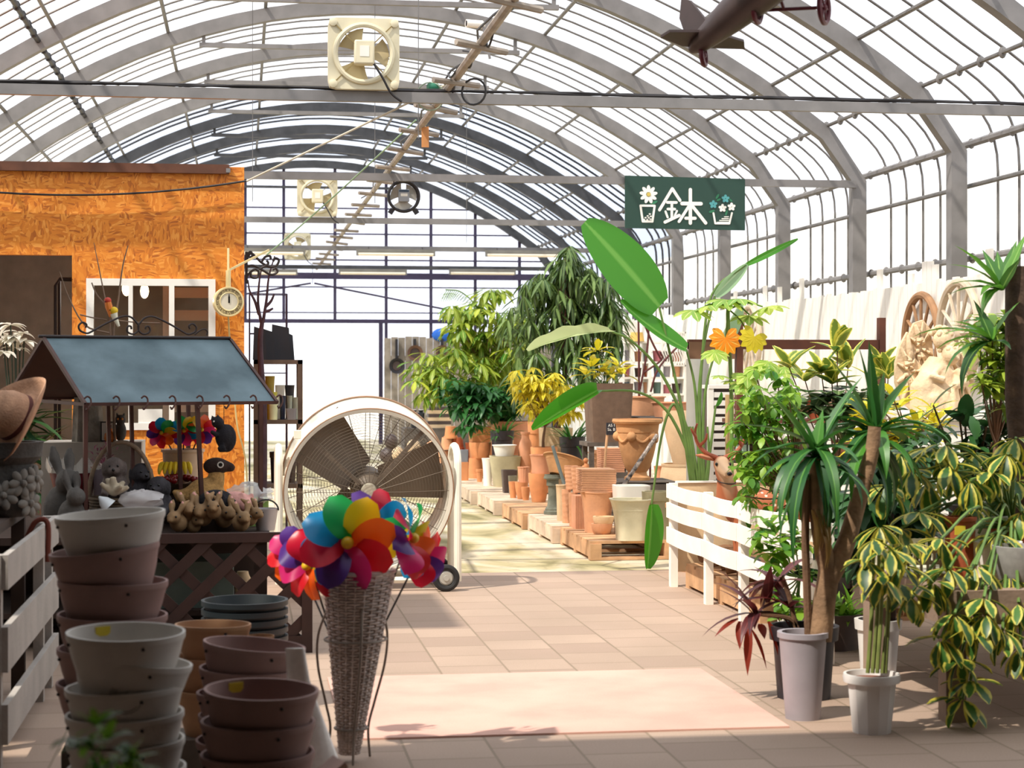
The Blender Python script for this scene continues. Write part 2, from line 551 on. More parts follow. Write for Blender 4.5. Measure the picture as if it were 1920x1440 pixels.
def concrete_mat():
    m, nt, out = newmat('stained concrete')
    L = nt.links.new
    tc = nd(nt, 'ShaderNodeTexCoord')
    n1 = nd(nt, 'ShaderNodeTexNoise', i_Scale=1.1, i_Detail=9.0, i_Distortion=1.2)
    mp = nd(nt, 'ShaderNodeMapping'); mp.inputs['Scale'].default_value = (1, 0.45, 1)
    L(tc.outputs['Object'], mp.inputs[0]); L(mp.outputs[0], n1.inputs[0])
    r = nd(nt, 'ShaderNodeValToRGB')
    e = r.color_ramp.elements
    e[0].position, e[0].color = 0.33, lin('#7c7448')
    e[1].position, e[1].color = 0.62, lin('#d8ccb2')
    x = e.new(0.45); x.color = lin('#b3a67c')
    x = e.new(0.54); x.color = lin('#c6b99a')
    L(n1.outputs[0], r.inputs[0])
    v = nd(nt, 'ShaderNodeTexVoronoi', feature='DISTANCE_TO_EDGE', i_Scale=0.55)
    L(n1.outputs[1], v.inputs[0])
    L(tc.outputs['Object'], v.inputs[0])
    m1 = nd(nt, 'ShaderNodeMapRange', i_1=0.0, i_2=0.012, i_3=0.75, i_4=0.0)
    L(v.outputs[0], m1.inputs[0])
    c = mixc(nt, m1.outputs[0], r.outputs[0], lin('#4e4434'))
    n3 = nd(nt, 'ShaderNodeTexNoise', i_Scale=9.0, i_Detail=6.0)
    L(tc.outputs['Object'], n3.inputs[0])
    m3 = nd(nt, 'ShaderNodeMapRange', i_1=0.62, i_2=0.7, i_3=0.0, i_4=0.6)
    L(n3.outputs[0], m3.inputs[0])
    c = mixc(nt, m3.outputs[0], c, lin('#6b5b45'))
    p = nd(nt, 'ShaderNodeBsdfPrincipled', i_Roughness=0.8)
    L(c, p.inputs[0])
    bp = nd(nt, 'ShaderNodeBump', i_Strength=0.3, i_Distance=0.02)
    L(n1.outputs[0], bp.inputs['Height']); L(bp.outputs[0], p.inputs['Normal'])
    L(p.outputs[0], out.inputs[0])
    return m
struct(MB().bx(-7, 9, -3, 13.55, -0.1, 0).build('floor', paver_mat(), smooth=0))
struct(MB().bx(-7, 9, 13.55, 40, -0.1, -0.004).build('floor_concrete', concrete_mat(), smooth=0))
struct(MB().bx(-60, 60, 40, 160, -0.2, -0.05).build('ground', mat('pale gravel yard', '#cfc8ba', 0.9, 0, 0.1, 0.5), smooth=0))
struct(MB().bx(-60, -7, -3, 40, -0.2, -0.05).build('ground', MATS['pale gravel yard'], smooth=0))
struct(MB().bx(9, 60, -3, 40, -0.2, -0.05).build('ground', MATS['pale gravel yard'], smooth=0))
# ---------------------------------------------------------------- the covered entrance over the camera, with unseen canopy and walls added for shade
DARKC = mat('entrance lining', '#8f867c', 0.85, 0, 0.1, 1)
struct(MB().bx(-7, 9, -3, 6.05, 3.2, 3.3).build('ceiling', DARKC, smooth=0))
for xe, ya, yb in ((-2.5, 6.05, 8.2), (-1.8, 8.2, 9.1), (-1.25, 9.1, 10.7)):
    struct(MB().bx(-7, xe, ya, yb, 3.95, 4.05).build('shade_canopy', DARKC, smooth=0))  # unseen stepped canopy, added to shade the display on the left
struct(MB().bx(-7, 9, -3.1, -3, 0, 3.2).build('shade_wall_entrance', DARKC, smooth=0))  # unseen walls added to keep side and rear light off the foreground
struct(MB().bx(-5.0, -4.9, -3, 10.9, 0, 3.95).build('shade_wall_west', DARKC, smooth=0))
struct(MB().bx(6.9, 7.0, -3, 6.05, 0, 3.2).build('shade_wall_east', DARKC, smooth=0))
# ---------------------------------------------------------------- white board fence along the right wall
b = MB()
y = 9.2
random.seed(3)
while y < 35:
    w = 0.115
    h = 2.30 + R2(-0.02, 0.02) + (R2(0.08, 0.25) if random.random() < 0.1 else 0)
    b.bx(6.14, 6.165, y, y + w, 0, h)
    y += w + 0.006
for z in (0.5, 1.9):
    b.bx(6.165, 6.21, 9.2, 35, z, z + 0.09)
tag(b.build('board_fence', WHITEP, smooth=0), 'long white painted vertical board fence along the glasshouse wall', 'fence')
# weathered fence by the back door
WOODG = mat('weathered grey board', '#9c9080', 0.85, 0, 0.25, 5, bump=0.2, bs=30)
b = MB()
x = gx(716)
while x < 6.2:
    b.bx(x, x + 0.135, 37.0, 37.03, 0, P(760, 632, 37).z + R2(-0.03, 0.03))
    x += 0.142
b.bx(gx(716), 6.2, 37.03, 37.08, 0.5, 0.6); b.bx(gx(716), 6.2, 37.03, 37.08, 1.7, 1.8)
tag(b.build('board_fence', WOODG, smooth=0), 'weathered grey vertical board fence beside the bright back doorway', 'fence')

# ================================================================ hut of orange particle board
def osb_mat():
    m, nt, out = newmat('orange particle board')
    L = nt.links.new
    tc = nd(nt, 'ShaderNodeTexCoord')
    nz = nd(nt, 'ShaderNodeTexNoise', i_Scale=3.0, i_Detail=2.0)
    L(tc.outputs['Object'], nz.inputs[0])
    ad = nd(nt, 'ShaderNodeVectorMath', operation='MULTIPLY_ADD')
    ad.inputs[1].default_value = (0.14, 0.14, 0.14)
    L(nz.outputs[1], ad.inputs[0]); L(tc.outputs['Object'], ad.inputs[2])
    cols = []
    for rot, sc in ((0.5, (20, 20, 75)), (-0.6, (75, 75, 24))):
        mp = nd(nt, 'ShaderNodeMapping'); mp.inputs['Rotation'].default_value = (0, rot, 0); mp.inputs['Scale'].default_value = sc
        L(ad.outputs[0], mp.inputs[0])
        v = nd(nt, 'ShaderNodeTexVoronoi', i_Scale=1.0)
        L(mp.outputs[0], v.inputs[0])
        s = nd(nt, 'ShaderNodeSeparateColor'); L(v.outputs[1], s.inputs[0])
        cols.append(s)
    n5 = nd(nt, 'ShaderNodeTexNoise', i_Scale=7.0, i_Detail=2.0); L(tc.outputs['Object'], n5.inputs[0])
    gt = nd(nt, 'ShaderNodeMath', operation='GREATER_THAN', i_1=0.5); L(n5.outputs[0], gt.inputs[0])
    f = nd(nt, 'ShaderNodeMix'); L(gt.outputs[0], f.inputs[0]); L(cols[0].outputs[0], f.inputs[2]); L(cols[1].outputs[1], f.inputs[3])
    r = nd(nt, 'ShaderNodeValToRGB')
    e = r.color_ramp.elements
    e[0].position, e[0].color = 0.0, lin('#ab590f')
    e[1].position, e[1].color = 1.0, lin('#ea9c40')
    x = e.new(0.25); x.color = lin('#d1771a')
    x = e.new(0.7); x.color = lin('#dc8524')
    L(f.outputs[0], r.inputs[0])
    p = nd(nt, 'ShaderNodeBsdfPrincipled', i_Roughness=0.6)
    L(r.outputs[0], p.inputs[0]); L(p.outputs[0], out.inputs[0])
    return m
OSB = osb_mat()
HY = 13.5
hX = lambda px: P(px, 600, HY).x
hZ = lambda py: P(300, py, HY).z
hut = thing('wooden_hut', 'flat roofed orange particle board hut with dark doorway and white framed window', 'hut', (hX(458), HY, 0))
X0, X1, ZT = -3.3, hX(458), hZ(311)
dX, dZ = hX(135), hZ(480)
wX0, wX1, wZ0, wZ1 = hX(162), hX(404), hZ(806), hZ(523)
b = MB()
t = 0.09
b.bx(X0, dX, HY, HY + t, dZ, ZT)
b.bx(X0, hX(-90), HY, HY + t, 0, dZ)
b.bx(dX, wX0, HY, HY + t, 0, ZT)
b.bx(wX0, wX1, HY, HY + t, 0, wZ0)
b.bx(wX0, wX1, HY, HY + t, wZ1, ZT)
b.bx(wX1, X1, HY, HY + t, 0, ZT)
b.build('front_wall', OSB, hut, True, 0)
b = MB().bx(X1 - t, X1, HY + t, HY + 3.6, 0, ZT)
b.build('side_wall', OSB, hut, True, 0)
MB().bx(X0, X1, HY + t, HY + 3.6, ZT - 0.08, ZT - 0.01).build('roof_panel', OSB, hut, True, 0)
INT = mat('tan hut lining', '#807a70', 0.8)
MB().bx(X0, X1 - t, HY + 3.5, HY + 3.6, 0, ZT - 0.08).bx(X0, X0 + t, HY + t, HY + 3.5, 0, ZT - 0.08).build('inner_wall', INT, hut, True, 0)
MB().bx(X0, hX(430), HY - 0.05, HY, hZ(325), hZ(308)).build('fascia_board', mat('dark brown timber', '#5a3522', 0.7, 0, 0.25, 6), hut, True, 0)
MB().bx(hX(424), hX(432), HY - 0.055, HY - 0.045, hZ(323), hZ(315)).build('corner_bracket', STEEL, hut, True, 0)
fr = MB()
fw = 0.05
for x0, x1, z0, z1 in ((wX0, wX1, wZ1 - fw, wZ1), (wX0, wX1, wZ0, wZ0 + fw), (wX0, wX0 + fw, wZ0 + fw, wZ1 - fw), (wX1 - fw, wX1, wZ0 + fw, wZ1 - fw), (hX(241), hX(249), wZ0 + fw, wZ1 - fw), (hX(317), hX(327), wZ0 + fw, wZ1 - fw)):
    fr.bx(x0, x1, HY - 0.02, HY + 0.05, z0, z1)
wf = fr.build('window_frame', WHITEP, hut, True, 0)
def glass_mat():
    m, nt, out = newmat('window glass')
    t = nd(nt, 'ShaderNodeBsdfTransparent', i_0=(0.9, 0.92, 0.9, 1))
    g = nd(nt, 'ShaderNodeBsdfGlossy', i_Roughness=0.03)
    fz = nd(nt, 'ShaderNodeFresnel', i_IOR=1.45)
    mx = nd(nt, 'ShaderNodeMixShader')
    nt.links.new(fz.outputs[0], mx.inputs[0]); nt.links.new(t.outputs[0], mx.inputs[1]); nt.links.new(g.outputs[0], mx.inputs[2]); nt.links.new(mx.outputs[0], out.inputs[0])
    return m
GLASS = glass_mat()
for a, c in ((165, 245), (245, 322), (322, 400)):
    MB().bx(hX(a), hX(c), HY + 0.01, HY + 0.016, wZ0 + 0.02, wZ1 - 0.02).build('window_pane', GLASS, wf, False, 0).location = (-hut.location.x, -hut.location.y, 0)
# inside the hut
BULB = mat('glowing bulb', '#ffd9a0', 0.5, emit=14)
SHADEW = mat('pale lamp shade', '#cbbfae', 0.6)
for px, py, lab in ((237, 541, 'hanging hut lamp with bare glowing bulb, behind the left window pane'), (271, 546, 'hanging hut lamp with bare glowing bulb, behind the middle window pane')):
    q = P(px, py, 15.0 if px < 250 else 15.55)
    t = thing('pendant_lamp', lab, 'lamp', q, 0, 'lamps inside the hut')
    MB().ell((0, 0, 0), (0.035, 0.035, 0.06), 12).build('bulb', BULB, t)
    MB().lathe([(0.0, 0.075), (0.19, 0.055), (0.05, 0.10), (0.0, 0.105)], 24).build('lamp_shade', SHADEW, t)
    MB().tube([(0, 0, 0.1), (0, 0, ZT - 0.085 - q.z)], 0.006, 6).build('cord', BLACKC, t)
    lp = bpy.data.objects.new('lamp_glow', bpy.data.lights.new('lamp_glow', 'POINT'))
    COL.objects.link(lp); lp.parent = t; lp.location = (0, -0.09, -0.03); lp.data.energy = 15; lp.data.color = (1, .96, .9); lp.data.shadow_soft_size = .04
sx0, sx1 = P(322, 600, 14.6).x, P(425, 600, 14.6).x
sh = thing('shelf_unit', 'white shelf unit inside the hut behind the right window pane', 'shelf', (sx0, 14.6, 0))
for py in (548, 590, 645, 700, 760):
    z = P(322, py, 14.6).z
    MB().bx(0, sx1 - sx0, -0.15, 0.15, z - 0.02, z + 0.02).bx(0, sx1 - sx0, -0.17, -0.15, z - 0.05, z + 0.03).build('shelf', WHITEP, sh, False, 0)
MB().bx(-0.06, 0, -0.2, 0.2, 0, P(322, 535, 14.6).z).bx(sx1 - sx0, sx1 - sx0 + 0.04, -0.2, 0.2, 0, P(322, 535, 14.6).z).build('side_panel', WHITEP, sh, False, 0)
# ================================================================ things hung in the roof
CREAM = mat('aged cream plastic', '#cfc6a8', 0.45, 0, 0.1, 4)
CREAMD = mat('yellowed cream blade', '#b8a67a', 0.45, 0, 0.15, 4)
LABELW = mat('white label', '#dedbd0', 0.5, 0, 0.03)
INKG = mat('grey print', '#77777a', 0.6)
def blade(mb, a, r0, r1, w, tilt, y=0.0):
    vs, fs = [], []
    n, m = 6, 5
    for i in range(n + 1):
        r = r0 + (r1 - r0) * i / n
        for j in range(m + 1):
            g = a + w * (j / m - 0.5) * (0.75 + 0.25 * i / n)
            vs.append((r * math.cos(g), y + tilt * (j / m - 0.5) * r, r * math.sin(g)))
    for i in range(n):
        for j in range(m):
            q = i * (m + 1) + j
            fs.append((q, q + 1, q + m + 2, q + m + 1))
    o = len(vs)
    vs += [(x, yy + 0.006, z) for x, yy, z in vs]
    fs += [tuple(i + o for i in f[::-1]) for f in fs]
    mb.add(vs, fs)
def vent_fan(label, c, size, a0):
    t = thing('ventilator_fan', label, 'fan', c, 0, 'square ventilator fans on the tie beams')
    s = size / 2
    # square plate with a round hole
    b = MB()
    n = 48
    inn, outr = [], []
    for i in range(n):
        a = 2 * PI * i / n
        ca, sa = math.cos(a), math.sin(a)
        q = 1 / (abs(ca) ** 14 + abs(sa) ** 14) ** (1 / 14)
        inn.append((0.80 * s * ca, 0.80 * s * sa)); outr.append((s * q * ca, s * q * sa))
    vs = [(x, -0.01, z) for x, z in inn] + [(x, -0.01, z) for x, z in outr] + [(x, 0.05, z) for x, z in inn] + [(x, 0.05, z) for x, z in outr]
    fs = []
    for i in range(n):
        j = (i + 1) % n
        fs += [(i, j, n + j, n + i), (2 * n + i, 3 * n + i, 3 * n + j, 2 * n + j), (i, 2 * n + i, 2 * n + j, j), (n + i, n + j, 3 * n + j, 3 * n + i)]
    b.add(vs, fs)
    for sx in (-1, 1):
        for sz in (-1, 1):
            b.lathe([(0.03, 0), (0.03, 0.02), (0.015, 0.026)], 10, M=Matrix.Translation((sx * s * 0.86, -0.01, sz * s * 0.86)) @ Matrix.Rotation(PI / 2, 4, 'X'))
    b.build('mounting_plate', CREAM, t, False, 30)
    MB().ring((0, -0.02, 0), 0.80 * s, 0.075 * s, (0, 1, 0), 48, 8).build('ring', CREAM, t)
    for k in range(3):
        bb = MB(); blade(bb, a0 + k * 2 * PI / 3, 0.15 * s, 0.72 * s, 1.25, 0.25, 0.03)
        bb.build('blade', CREAMD, t)
    m = MB().box((0, -0.04, 0), (0.56 * s, 0.1, 0.68 * s)).build('motor', CREAM, t, False, 30, 0.012)
    MB().box((0.0, -0.0915, 0.02 * s), (0.26 * s, 0.003, 0.3 * s)).build('rating_plate', LABELW, m, False, 0)
    for k in range(4):
        MB().bar((0.26 * s * (1 if k % 2 else -1), -0.03, 0.26 * s * (1 if k > 1 else -1)), (0.86 * s * (1 if k % 2 else -1), -0.02, 0.86 * s * (1 if k > 1 else -1)), 0.008).build('stay_rod', mat('brass wire', '#8a7648', 0.4, 0.4), t, False, 0)
    MB().tube(spline([(0.22 * s, -0.07, -0.25 * s), (0.5 * s, -0.08, -0.7 * s), (0.75 * s, -0.06, -1.12 * s), (1.05 * s, -0.05, -1.35 * s)], 5), 0.009, 6).build('cord', BLACKC, t)
    return t
def fan_at(px, py, k, size):
    q = P(px, py, YK(k) - 0.16)
    q.z = BZ + 0.04 + size / 2
    return q
vent_fan('large cream square ventilator fan standing on the nearest tie beam', fan_at(682, 104, 0, .505), .505, 2.2)
vent_fan('smaller looking cream ventilator fan in the middle distance above a grey beam', fan_at(595, 369, 4, .52), .52, 1.8)
q = P(558, 462, YK(8) - 0.16)
vent_fan('farthest ventilator fan, grey in shade near the long light tubes', q, .5, 1.2)
# round black fan
q = P(757, 368, YK(2) + 0.05)
t = thing('circulation_fan', 'round fan in a black ring hanging under a tie beam', 'fan', q)
BLK = mat('black plastic', '#211c1e', 0.5)
MB().ring((0, 0, 0), 0.155, 0.016, (0, 1, 0), 40, 8).ring((0, 0.08, 0), 0.15, 0.012, (0, 1, 0), 40, 6).lathe([(0.158, -0.005), (0.158, 0.085), (0.15, 0.085), (0.15, -0.005)], 40, M=Matrix.Rotation(-PI / 2, 4, 'X'), closed=True).build('housing', BLK, t)
for k in range(3):
    bb = MB(); blade(bb, 0.5 + k * 2 * PI / 3, 0.03, 0.135, 1.7, 0.3, 0.04); bb.build('blade', mat('pale grey blade', '#b5b0a4', 0.4), t)
m = MB().box((0, -0.01, 0.005), (0.11, 0.07, 0.125)).build('motor', mat('grey motor box', '#8b8e92', 0.5), t, False, 30, 0.006)
MB().box((0, -0.047, 0.05), (0.1, 0.003, 0.02)).build('blue_label', mat('blue label', '#2b3f55', 0.5), m, False, 0)
MB().box((0, -0.047, 0.01), (0.07, 0.003, 0.028)).build('white_label', LABELW, m, False, 0)
for s in (-1, 1):
    MB().bar((s * 0.11, 0.02, -0.13), (s * 0.14, 0.02, -0.175), 0.03, 0.05).build('foot', BLK, t, False, 0)
MB().tube([(-0.1, 0.02, 0.12), (-0.1, 0.02, BZ - q.z - 0.0)], 0.006, 6).tube([(0.1, 0.02, 0.12), (0.1, 0.02, BZ - q.z)], 0.006, 6).build('hanger', IRON, t)
# lamp tubes
TUBE = mat('pale lamp tube', '#fff0d8', 0.4, 0, 0.02)
HOUS = mat('grey lamp housing', '#7d7a72', 0.5)
lights = [(440, 572, 473, 6), (668, 816, 475, 6), (910, 1052, 477, 6), (436, 558, 511, 8), (635, 763, 511, 8), (842, 967, 511, 8)]
wh = ['in the front row, beside the hut corner', 'in the front row, nearest the service pipe', 'in the front row, nearest the tall drooping tree', 'in the back row, behind the iron scroll bracket', 'in the back row, left of the gable middle', 'in the back row, above the pale leafy tree']
for (a, c, py, k), w in zip(lights, wh):
    Y = YK(k) - 0.2
    p0, p1 = P(a, py, Y), P(c, py, Y)
    z = p0.z
    t = thing('tube_light', 'long fluorescent tube light ' + w, 'light', (p0.x, Y, z), 0, 'tube lights under the beams')
    w = p1.x - p0.x
    MB().bx(0, w, -0.03, 0.05, 0.02, 0.07).build('housing', HOUS, t, False, 0)
    MB().tube([(0.03, -0.01, -0.01), (w - 0.03, -0.01, -0.01)], 0.028, 8).build('tube', TUBE, t)
    MB().bx(0, 0.04, -0.03, 0.04, -0.035, 0.02).bx(w - 0.04, w, -0.03, 0.04, -0.035, 0.02).build('end_cap', HOUS, t, False, 0)
    MB().tube([(0.2, 0, 0.06), (0.2, 0.09, BZ - z + 0.02)], 0.005, 5).tube([(w - 0.2, 0, 0.06), (w - 0.2, 0.09, BZ - z + 0.02)], 0.005, 5).build('hanger', IRON, t)
# service pipe under the ridge
PIPEB = mat('weathered brown pipe', '#94897d', 0.6, 0.1, 0.2, 8)
px_ = P(838, 172, YK(0)).x
t = thing('service_pipe', 'long pipe with short lashed crossbars running below the ridge', 'pipe', (px_, 9.6, BZ + 0.075))
L_ = 27.2
MB().tube([(0, 0, 0), (0, L_ / 2, 0), (0, L_, 0)], 0.028, 8).build('pipe', PIPEB, t)
MB().tube([(0.045, 0, 0.03), (0.05, 5, 0.035), (0.04, 11, 0.03), (0.045, L_, 0.03)], 0.014, 6).build('conduit', mat('pale conduit', '#b9b2a6', 0.5), t)
i = 0
y = 0.3
while y < L_:
    a = R2(-0.1, 0.1)
    MB().tube([(-0.17, y - 0.1, -0.028 + R2(-.02, .02)), (0.17, y + 0.1, -0.04)], 0.021, 7).build('crossbar', PIPEB, t)
    y += SP / 2
b = MB()
for k in range(8):
    y = 0.5 + k * 0.45
    b.tube(spline([(R2(-.05, .05), y, 0.04), (R2(-.08, .08), y + 0.15, R2(-0.08, 0.03)), (R2(-.05, .05), y + 0.35, 0.04)], 4), 0.007, 5)
b.tube([(0.05 * math.sin(i * 1.7), i * 0.5, 0.045) for i in range(26)], 0.008, 5)
b.build('cable', BLACKC, t)
MB().ring((-0.12, 3.6, -0.05), 0.1, 0.006, (0.3, 1, 0.2), 20, 5).build('cable_coil', mat('pale green cable', '#9fae98', 0.5), t)
MB().ring((0.12, 3.0, -0.1), 0.09, 0.008, (0.6, 1, 0), 20, 5).build('cable_coil', BLACKC, t)
MB().ell((-0.1, 3.6, 0.02), (0.05, 0.04, 0.04), 8).build('green_tape', mat('green tape', '#2f7a5c', 0.5), t)
MB().box((0.03, 5.5, -0.1), (0.06, 0.01, 0.17)).build('orange_tag', mat('faded orange tag', '#c98a52', 0.7), t, False, 0)
# cables on the nearest beam
b = MB()
for j in range(4):
    b.tube([(XL + 0.3 + i * 0.35, YK(0) - 0.085 + R2(-.015, .015), BZ + 0.046 + R2(0, 0.016)) for i in range(29)], 0.009, 5)
tag(b.build('cable_bundle', BLACKC), 'dark cable bundle lying along the top of the nearest tie beam', 'cable')
# hanging ropes
CORD = mat('pale cord', '#c9bda8', 0.7)
p0 = P(838, 158, YK(0)); p1 = P(462, 340, HY - 0.03); p2 = P(0, 352, HY - 0.06)
b = MB().tube([p0.lerp(p1, i / 6) for i in range(7)], 0.008, 6)
tag(b.build('pale_cable', CORD), 'pale straight cable from the service pipe down to the hut corner', 'cable')
tag(MB().tube(sag(p1 + V((0.0, -.03, 0)), P(-40, 358, HY - 0.06), 0.06), 0.008, 6).build('dark_cable', BLACKC), 'dark cable sagging across the top of the hut front', 'cable')
p3 = P(455, 505, HY + 0.5)
tag(MB().tube(sag(P(780, 225, 15.2), P(500, 478, 18.0), 0.02), 0.007, 6).build('green_cable', mat('green cord', '#86a886', 0.6)), 'thin pale green cord slanting below the service pipe', 'cable')
# camera
q = P(893, 45, YK(1))
t = thing('security_camera', 'small white camera on the service pipe near the large fan', 'camera', q)
MB().tube([(-0.09, -0.02, 0), (0.07, 0.02, 0.0)], 0.035, 12).build('body', WHITEP, t)
MB().tube([(-0.095, -0.02, 0), (-0.085, -0.02, 0.0)], 0.026, 12).build('lens', BLK, t)
MB().bar((0.06, 0, -0.02), (0.12, 0.0, -0.3), 0.02).bar((0.06, 0, 0.02), (0.16, 0, 0.05), 0.02).build('bracket', STEEL, t, False, 0)
# ---------------------------------------------------------------- hanging sign
SY = YK(2) - 0.16
a, c = P(1172, 329, SY), P(1397, 432, SY)
sw, shh = c.x - a.x, a.z - c.z
t = thing('hanging_sign', 'dark green hanging sign with white lettering and painted flower pots', 'sign', (a.x, SY, a.z))
GRN = mat('dark green board', '#1f4035', 0.6, 0, 0.06, 3)
PW = mat('white sign paint', '#f2f0e6', 0.6, 0, 0.02)
tilt = -0.018
MB().add([(0, 0, 0), (sw, 0, tilt * 0.9), (sw, 0, -shh), (0, 0, -shh + 0.01), (0, 0.02, 0), (sw, 0.02, tilt * 0.9), (sw, 0.02, -shh), (0, 0.02, -shh + 0.01)], [(0, 3, 2, 1), (4, 5, 6, 7), (0, 1, 5, 4), (1, 2, 6, 5), (2, 3, 7, 6), (3, 0, 4, 7)]).build('board', GRN, t, False, 0)
kx = sw / (1820 - 100)
def sp(x, y): return ((x - 100) * kx, -(y - 75) * kx)
LAYER = [0]
def stroke(mb, pts, w, y=-0.004):
    pts = [V((*sp(*p), 0)) for p in pts]
    hw = w * kx / 2
    for p, q in zip(pts, pts[1:]):
        LAYER[0] += 1
        M = Matrix(((1, 0, 0, 0), (0, 0, 1, y - .0002 * (LAYER[0] % 20)), (0, 1, 0, 0), (0, 0, 0, 1)))
        d = (q - p).normalized(); a0 = math.atan2(d.y, d.x)
        poly = [(p.x + hw * math.cos(a0 + PI / 2 + PI * i / 8), p.y + hw * math.sin(a0 + PI / 2 + PI * i / 8)) for i in range(9)]
        poly += [(q.x + hw * math.cos(a0 - PI / 2 + PI * i / 8), q.y + hw * math.sin(a0 - PI / 2 + PI * i / 8)) for i in range(9)]
        mb.prism(poly, M, 0.003)
def blob(mb, x, y, rx, ry, ang=0, yy=-0.004):
    cx, cy = sp(x, y)
    LAYER[0] += 1
    M = Matrix(((1, 0, 0, 0), (0, 0, 1, yy - .0002 * (LAYER[0] % 20)), (0, 1, 0, 0), (0, 0, 0, 1)))
    ca, sa = math.cos(ang), math.sin(ang)
    poly = []
    for i in range(14):
        u, w = rx * kx * math.cos(2 * PI * i / 14), ry * kx * math.sin(2 * PI * i / 14)
        poly.append((cx + u * ca - w * sa, cy + u * sa + w * ca))
    mb.prism(poly, M, 0.003)
b = MB()
for pts, w in (([(590, 548), (772, 250), (882, 412)], 42), ([(700, 442), (830, 442)], 38), ([(708, 535), (808, 535)], 36), ([(765, 442), (765, 660)], 36), ([(675, 570), (705, 650)], 30), ([(838, 560), (808, 625)], 28), ([(668, 718), (870, 622)], 44),
               ([(1030, 260), (1030, 728)], 48), ([(912, 455), (1182, 455)], 52), ([(1010, 490), (868, 708)], 40), ([(1060, 490), (1250, 724)], 46), ([(965, 660), (1098, 660)], 44)):
    stroke(b, pts, w)
b.build('lettering', PW, t, False, 0)
b = MB()
for k in range(9):
    a0 = PI / 2 + k * 2 * PI / 9
    blob(b, 432 + 80 * math.cos(a0), 335 - 80 * math.sin(a0), 50, 26, a0)
b.build('daisy_petals', PW, t, False, 0)
b = MB(); blob(b, 432, 335, 28, 28, 0, -0.011); b.build('daisy_centre', mat('yellow paint', '#d8c060', 0.6), t, False, 0)
b = MB(); stroke(b, [(318, 492), (520, 492), (488, 712), (350, 712), (318, 492)], 30)
for x, y in ((390, 660), (420, 635), (450, 608), (435, 660), (370, 688), (415, 688), (465, 640), (460, 680)): blob(b, x, y, 16, 11)
b.build('painted_tumbler', PW, t, False, 0)
b = MB(); stroke(b, [(1362, 585), (1388, 728), (1590, 728), (1628, 580)], 26)
for i in range(4): stroke(b, [(1520 - i * 34, 634 + i * 26), (1580, 632 + i * 26)], 13)
b.build('painted_pot', PW, t, False, 0)
b3 = MB()
TEAL = mat('teal paint', '#4f9a9c', 0.6)
for (x, y, nm, mm) in ((1360, 462, 'blue_flower', TEAL), (1535, 380, 'blue_flower', TEAL), (1492, 512, 'white_flower', PW), (1622, 492, 'white_flower', PW)):
    m = MB()
    for k in range(5):
        a0 = PI / 2 + k * 2 * PI / 5
        blob(m, x + 32 * math.cos(a0), y - 32 * math.sin(a0), 27, 20, a0, -0.006)
    m.build(nm, mm, t, False, 0)
for x, y, r, a0 in ((1420, 350, 40, 1), (1340, 560, 45, .3), (1550, 575, 40, 1.3), (520, 445, 45, .5), (1610, 400, 30, -.7), (470, 455, 30, -.3), (1440, 395, 35, .4)): blob(b3, x, y, r, r * .4, a0, -0.003)
b3.build('leaf_painting', mat('green paint', '#2f7a55', 0.6), t, False, 0)
MB().tube([(0.05, 0.01, 0), (0.05, 0.04, BZ - a.z + 0.04)], 0.005, 5).tube([(sw - .05, 0.01, -.02), (sw - .05, 0.04, BZ - a.z + 0.04)], 0.005, 5).build('hanger', IRON, t)
# ---------------------------------------------------------------- hanging model aeroplane
AY = 8.0
q0 = P(1310, 78, AY)
t = thing('model_aeroplane', 'dark tin model aeroplane hanging high under the roof', 'aeroplane', q0)
TIN = mat('dark brown tin', '#3c2e2c', 0.5, 0.2, 0.3, 5)
tip = P(1560, -120, AY - 0.9) - q0
d, r, u = frame(tip)
L_ = tip.length
def A(x, y, z): return r * x + d * y + u * z
pts, rr = [], []
for i, (s, w) in enumerate(((-.06, .02), (0, .045), (.25, .075), (.5, .095), (.75, .10), (.95, .09), (1.0, .05))):
    pts.append(A(0, s * L_, -0.01 + 0.04 * s)); rr.append(w)
MB().tube(pts, rr, 14).build('fuselage', TIN, t)
def slab(mb, poly, th, M):
    mb.prism(poly, M, th)
Mx = Matrix((( *r, 0), (*d, 0), (*u, 0), (0, 0, 0, 1))).transposed()
MB().prism([(-.27, -.03), (-.05, -.06), (.05, -.06), (.2, -.0), (.19, .06), (.04, .09), (-.04, .09), (-.22, .04)], Mx, 0.012).build('tailplane', TIN, t, False, 0)
Mf = Matrix((( *u, 0), (*d, 0), (*r, 0), (0, 0, 0, 1))).transposed() 
MB().prism([(0.02, .12), (0.2, 0.0), (0.24, -.06), (0.16, -.1), (0.0, -.06)], Mf, 0.012).build('tail_fin', TIN, t, False, 0)
MB().prism([(-.75, .62 * L_), (.75, .62 * L_), (.78, .72 * L_), (.7, .8 * L_), (-.7, .8 * L_), (-.78, .72 * L_)], Matrix.Translation(u * 0.1) @ Mx, 0.014).build('wing', TIN, t, False, 0)
MB().prism([(-.65, .60 * L_), (.65, .60 * L_), (.65, .74 * L_), (-.65, .74 * L_)], Matrix.Translation(u * 0.32) @ Mx, 0.014).build('upper_wing', TIN, t, False, 0)
RED = mat('dark red wheel', '#5a1420', 0.5)
def wheel(c, rad, ax):
    b = MB().ring(c, rad, 0.012, ax, 24, 6)
    dd, a1, b1 = frame(ax, V((0, 0, 1)))
    for k in range(6):
        g = k * PI / 3
        b.tube([c, V(c) + (a1 * math.cos(g) + b1 * math.sin(g)) * rad], 0.005, 5)
    b.ell(c, 0.016, 8)
    return b
c0 = P(1319, 103, AY) - q0
wheel(c0, 0.045, V((1, -0.5, 0.1))).tube([c0, (0.01, 0, 0)], 0.01, 6).build('tail_wheel', RED, t)
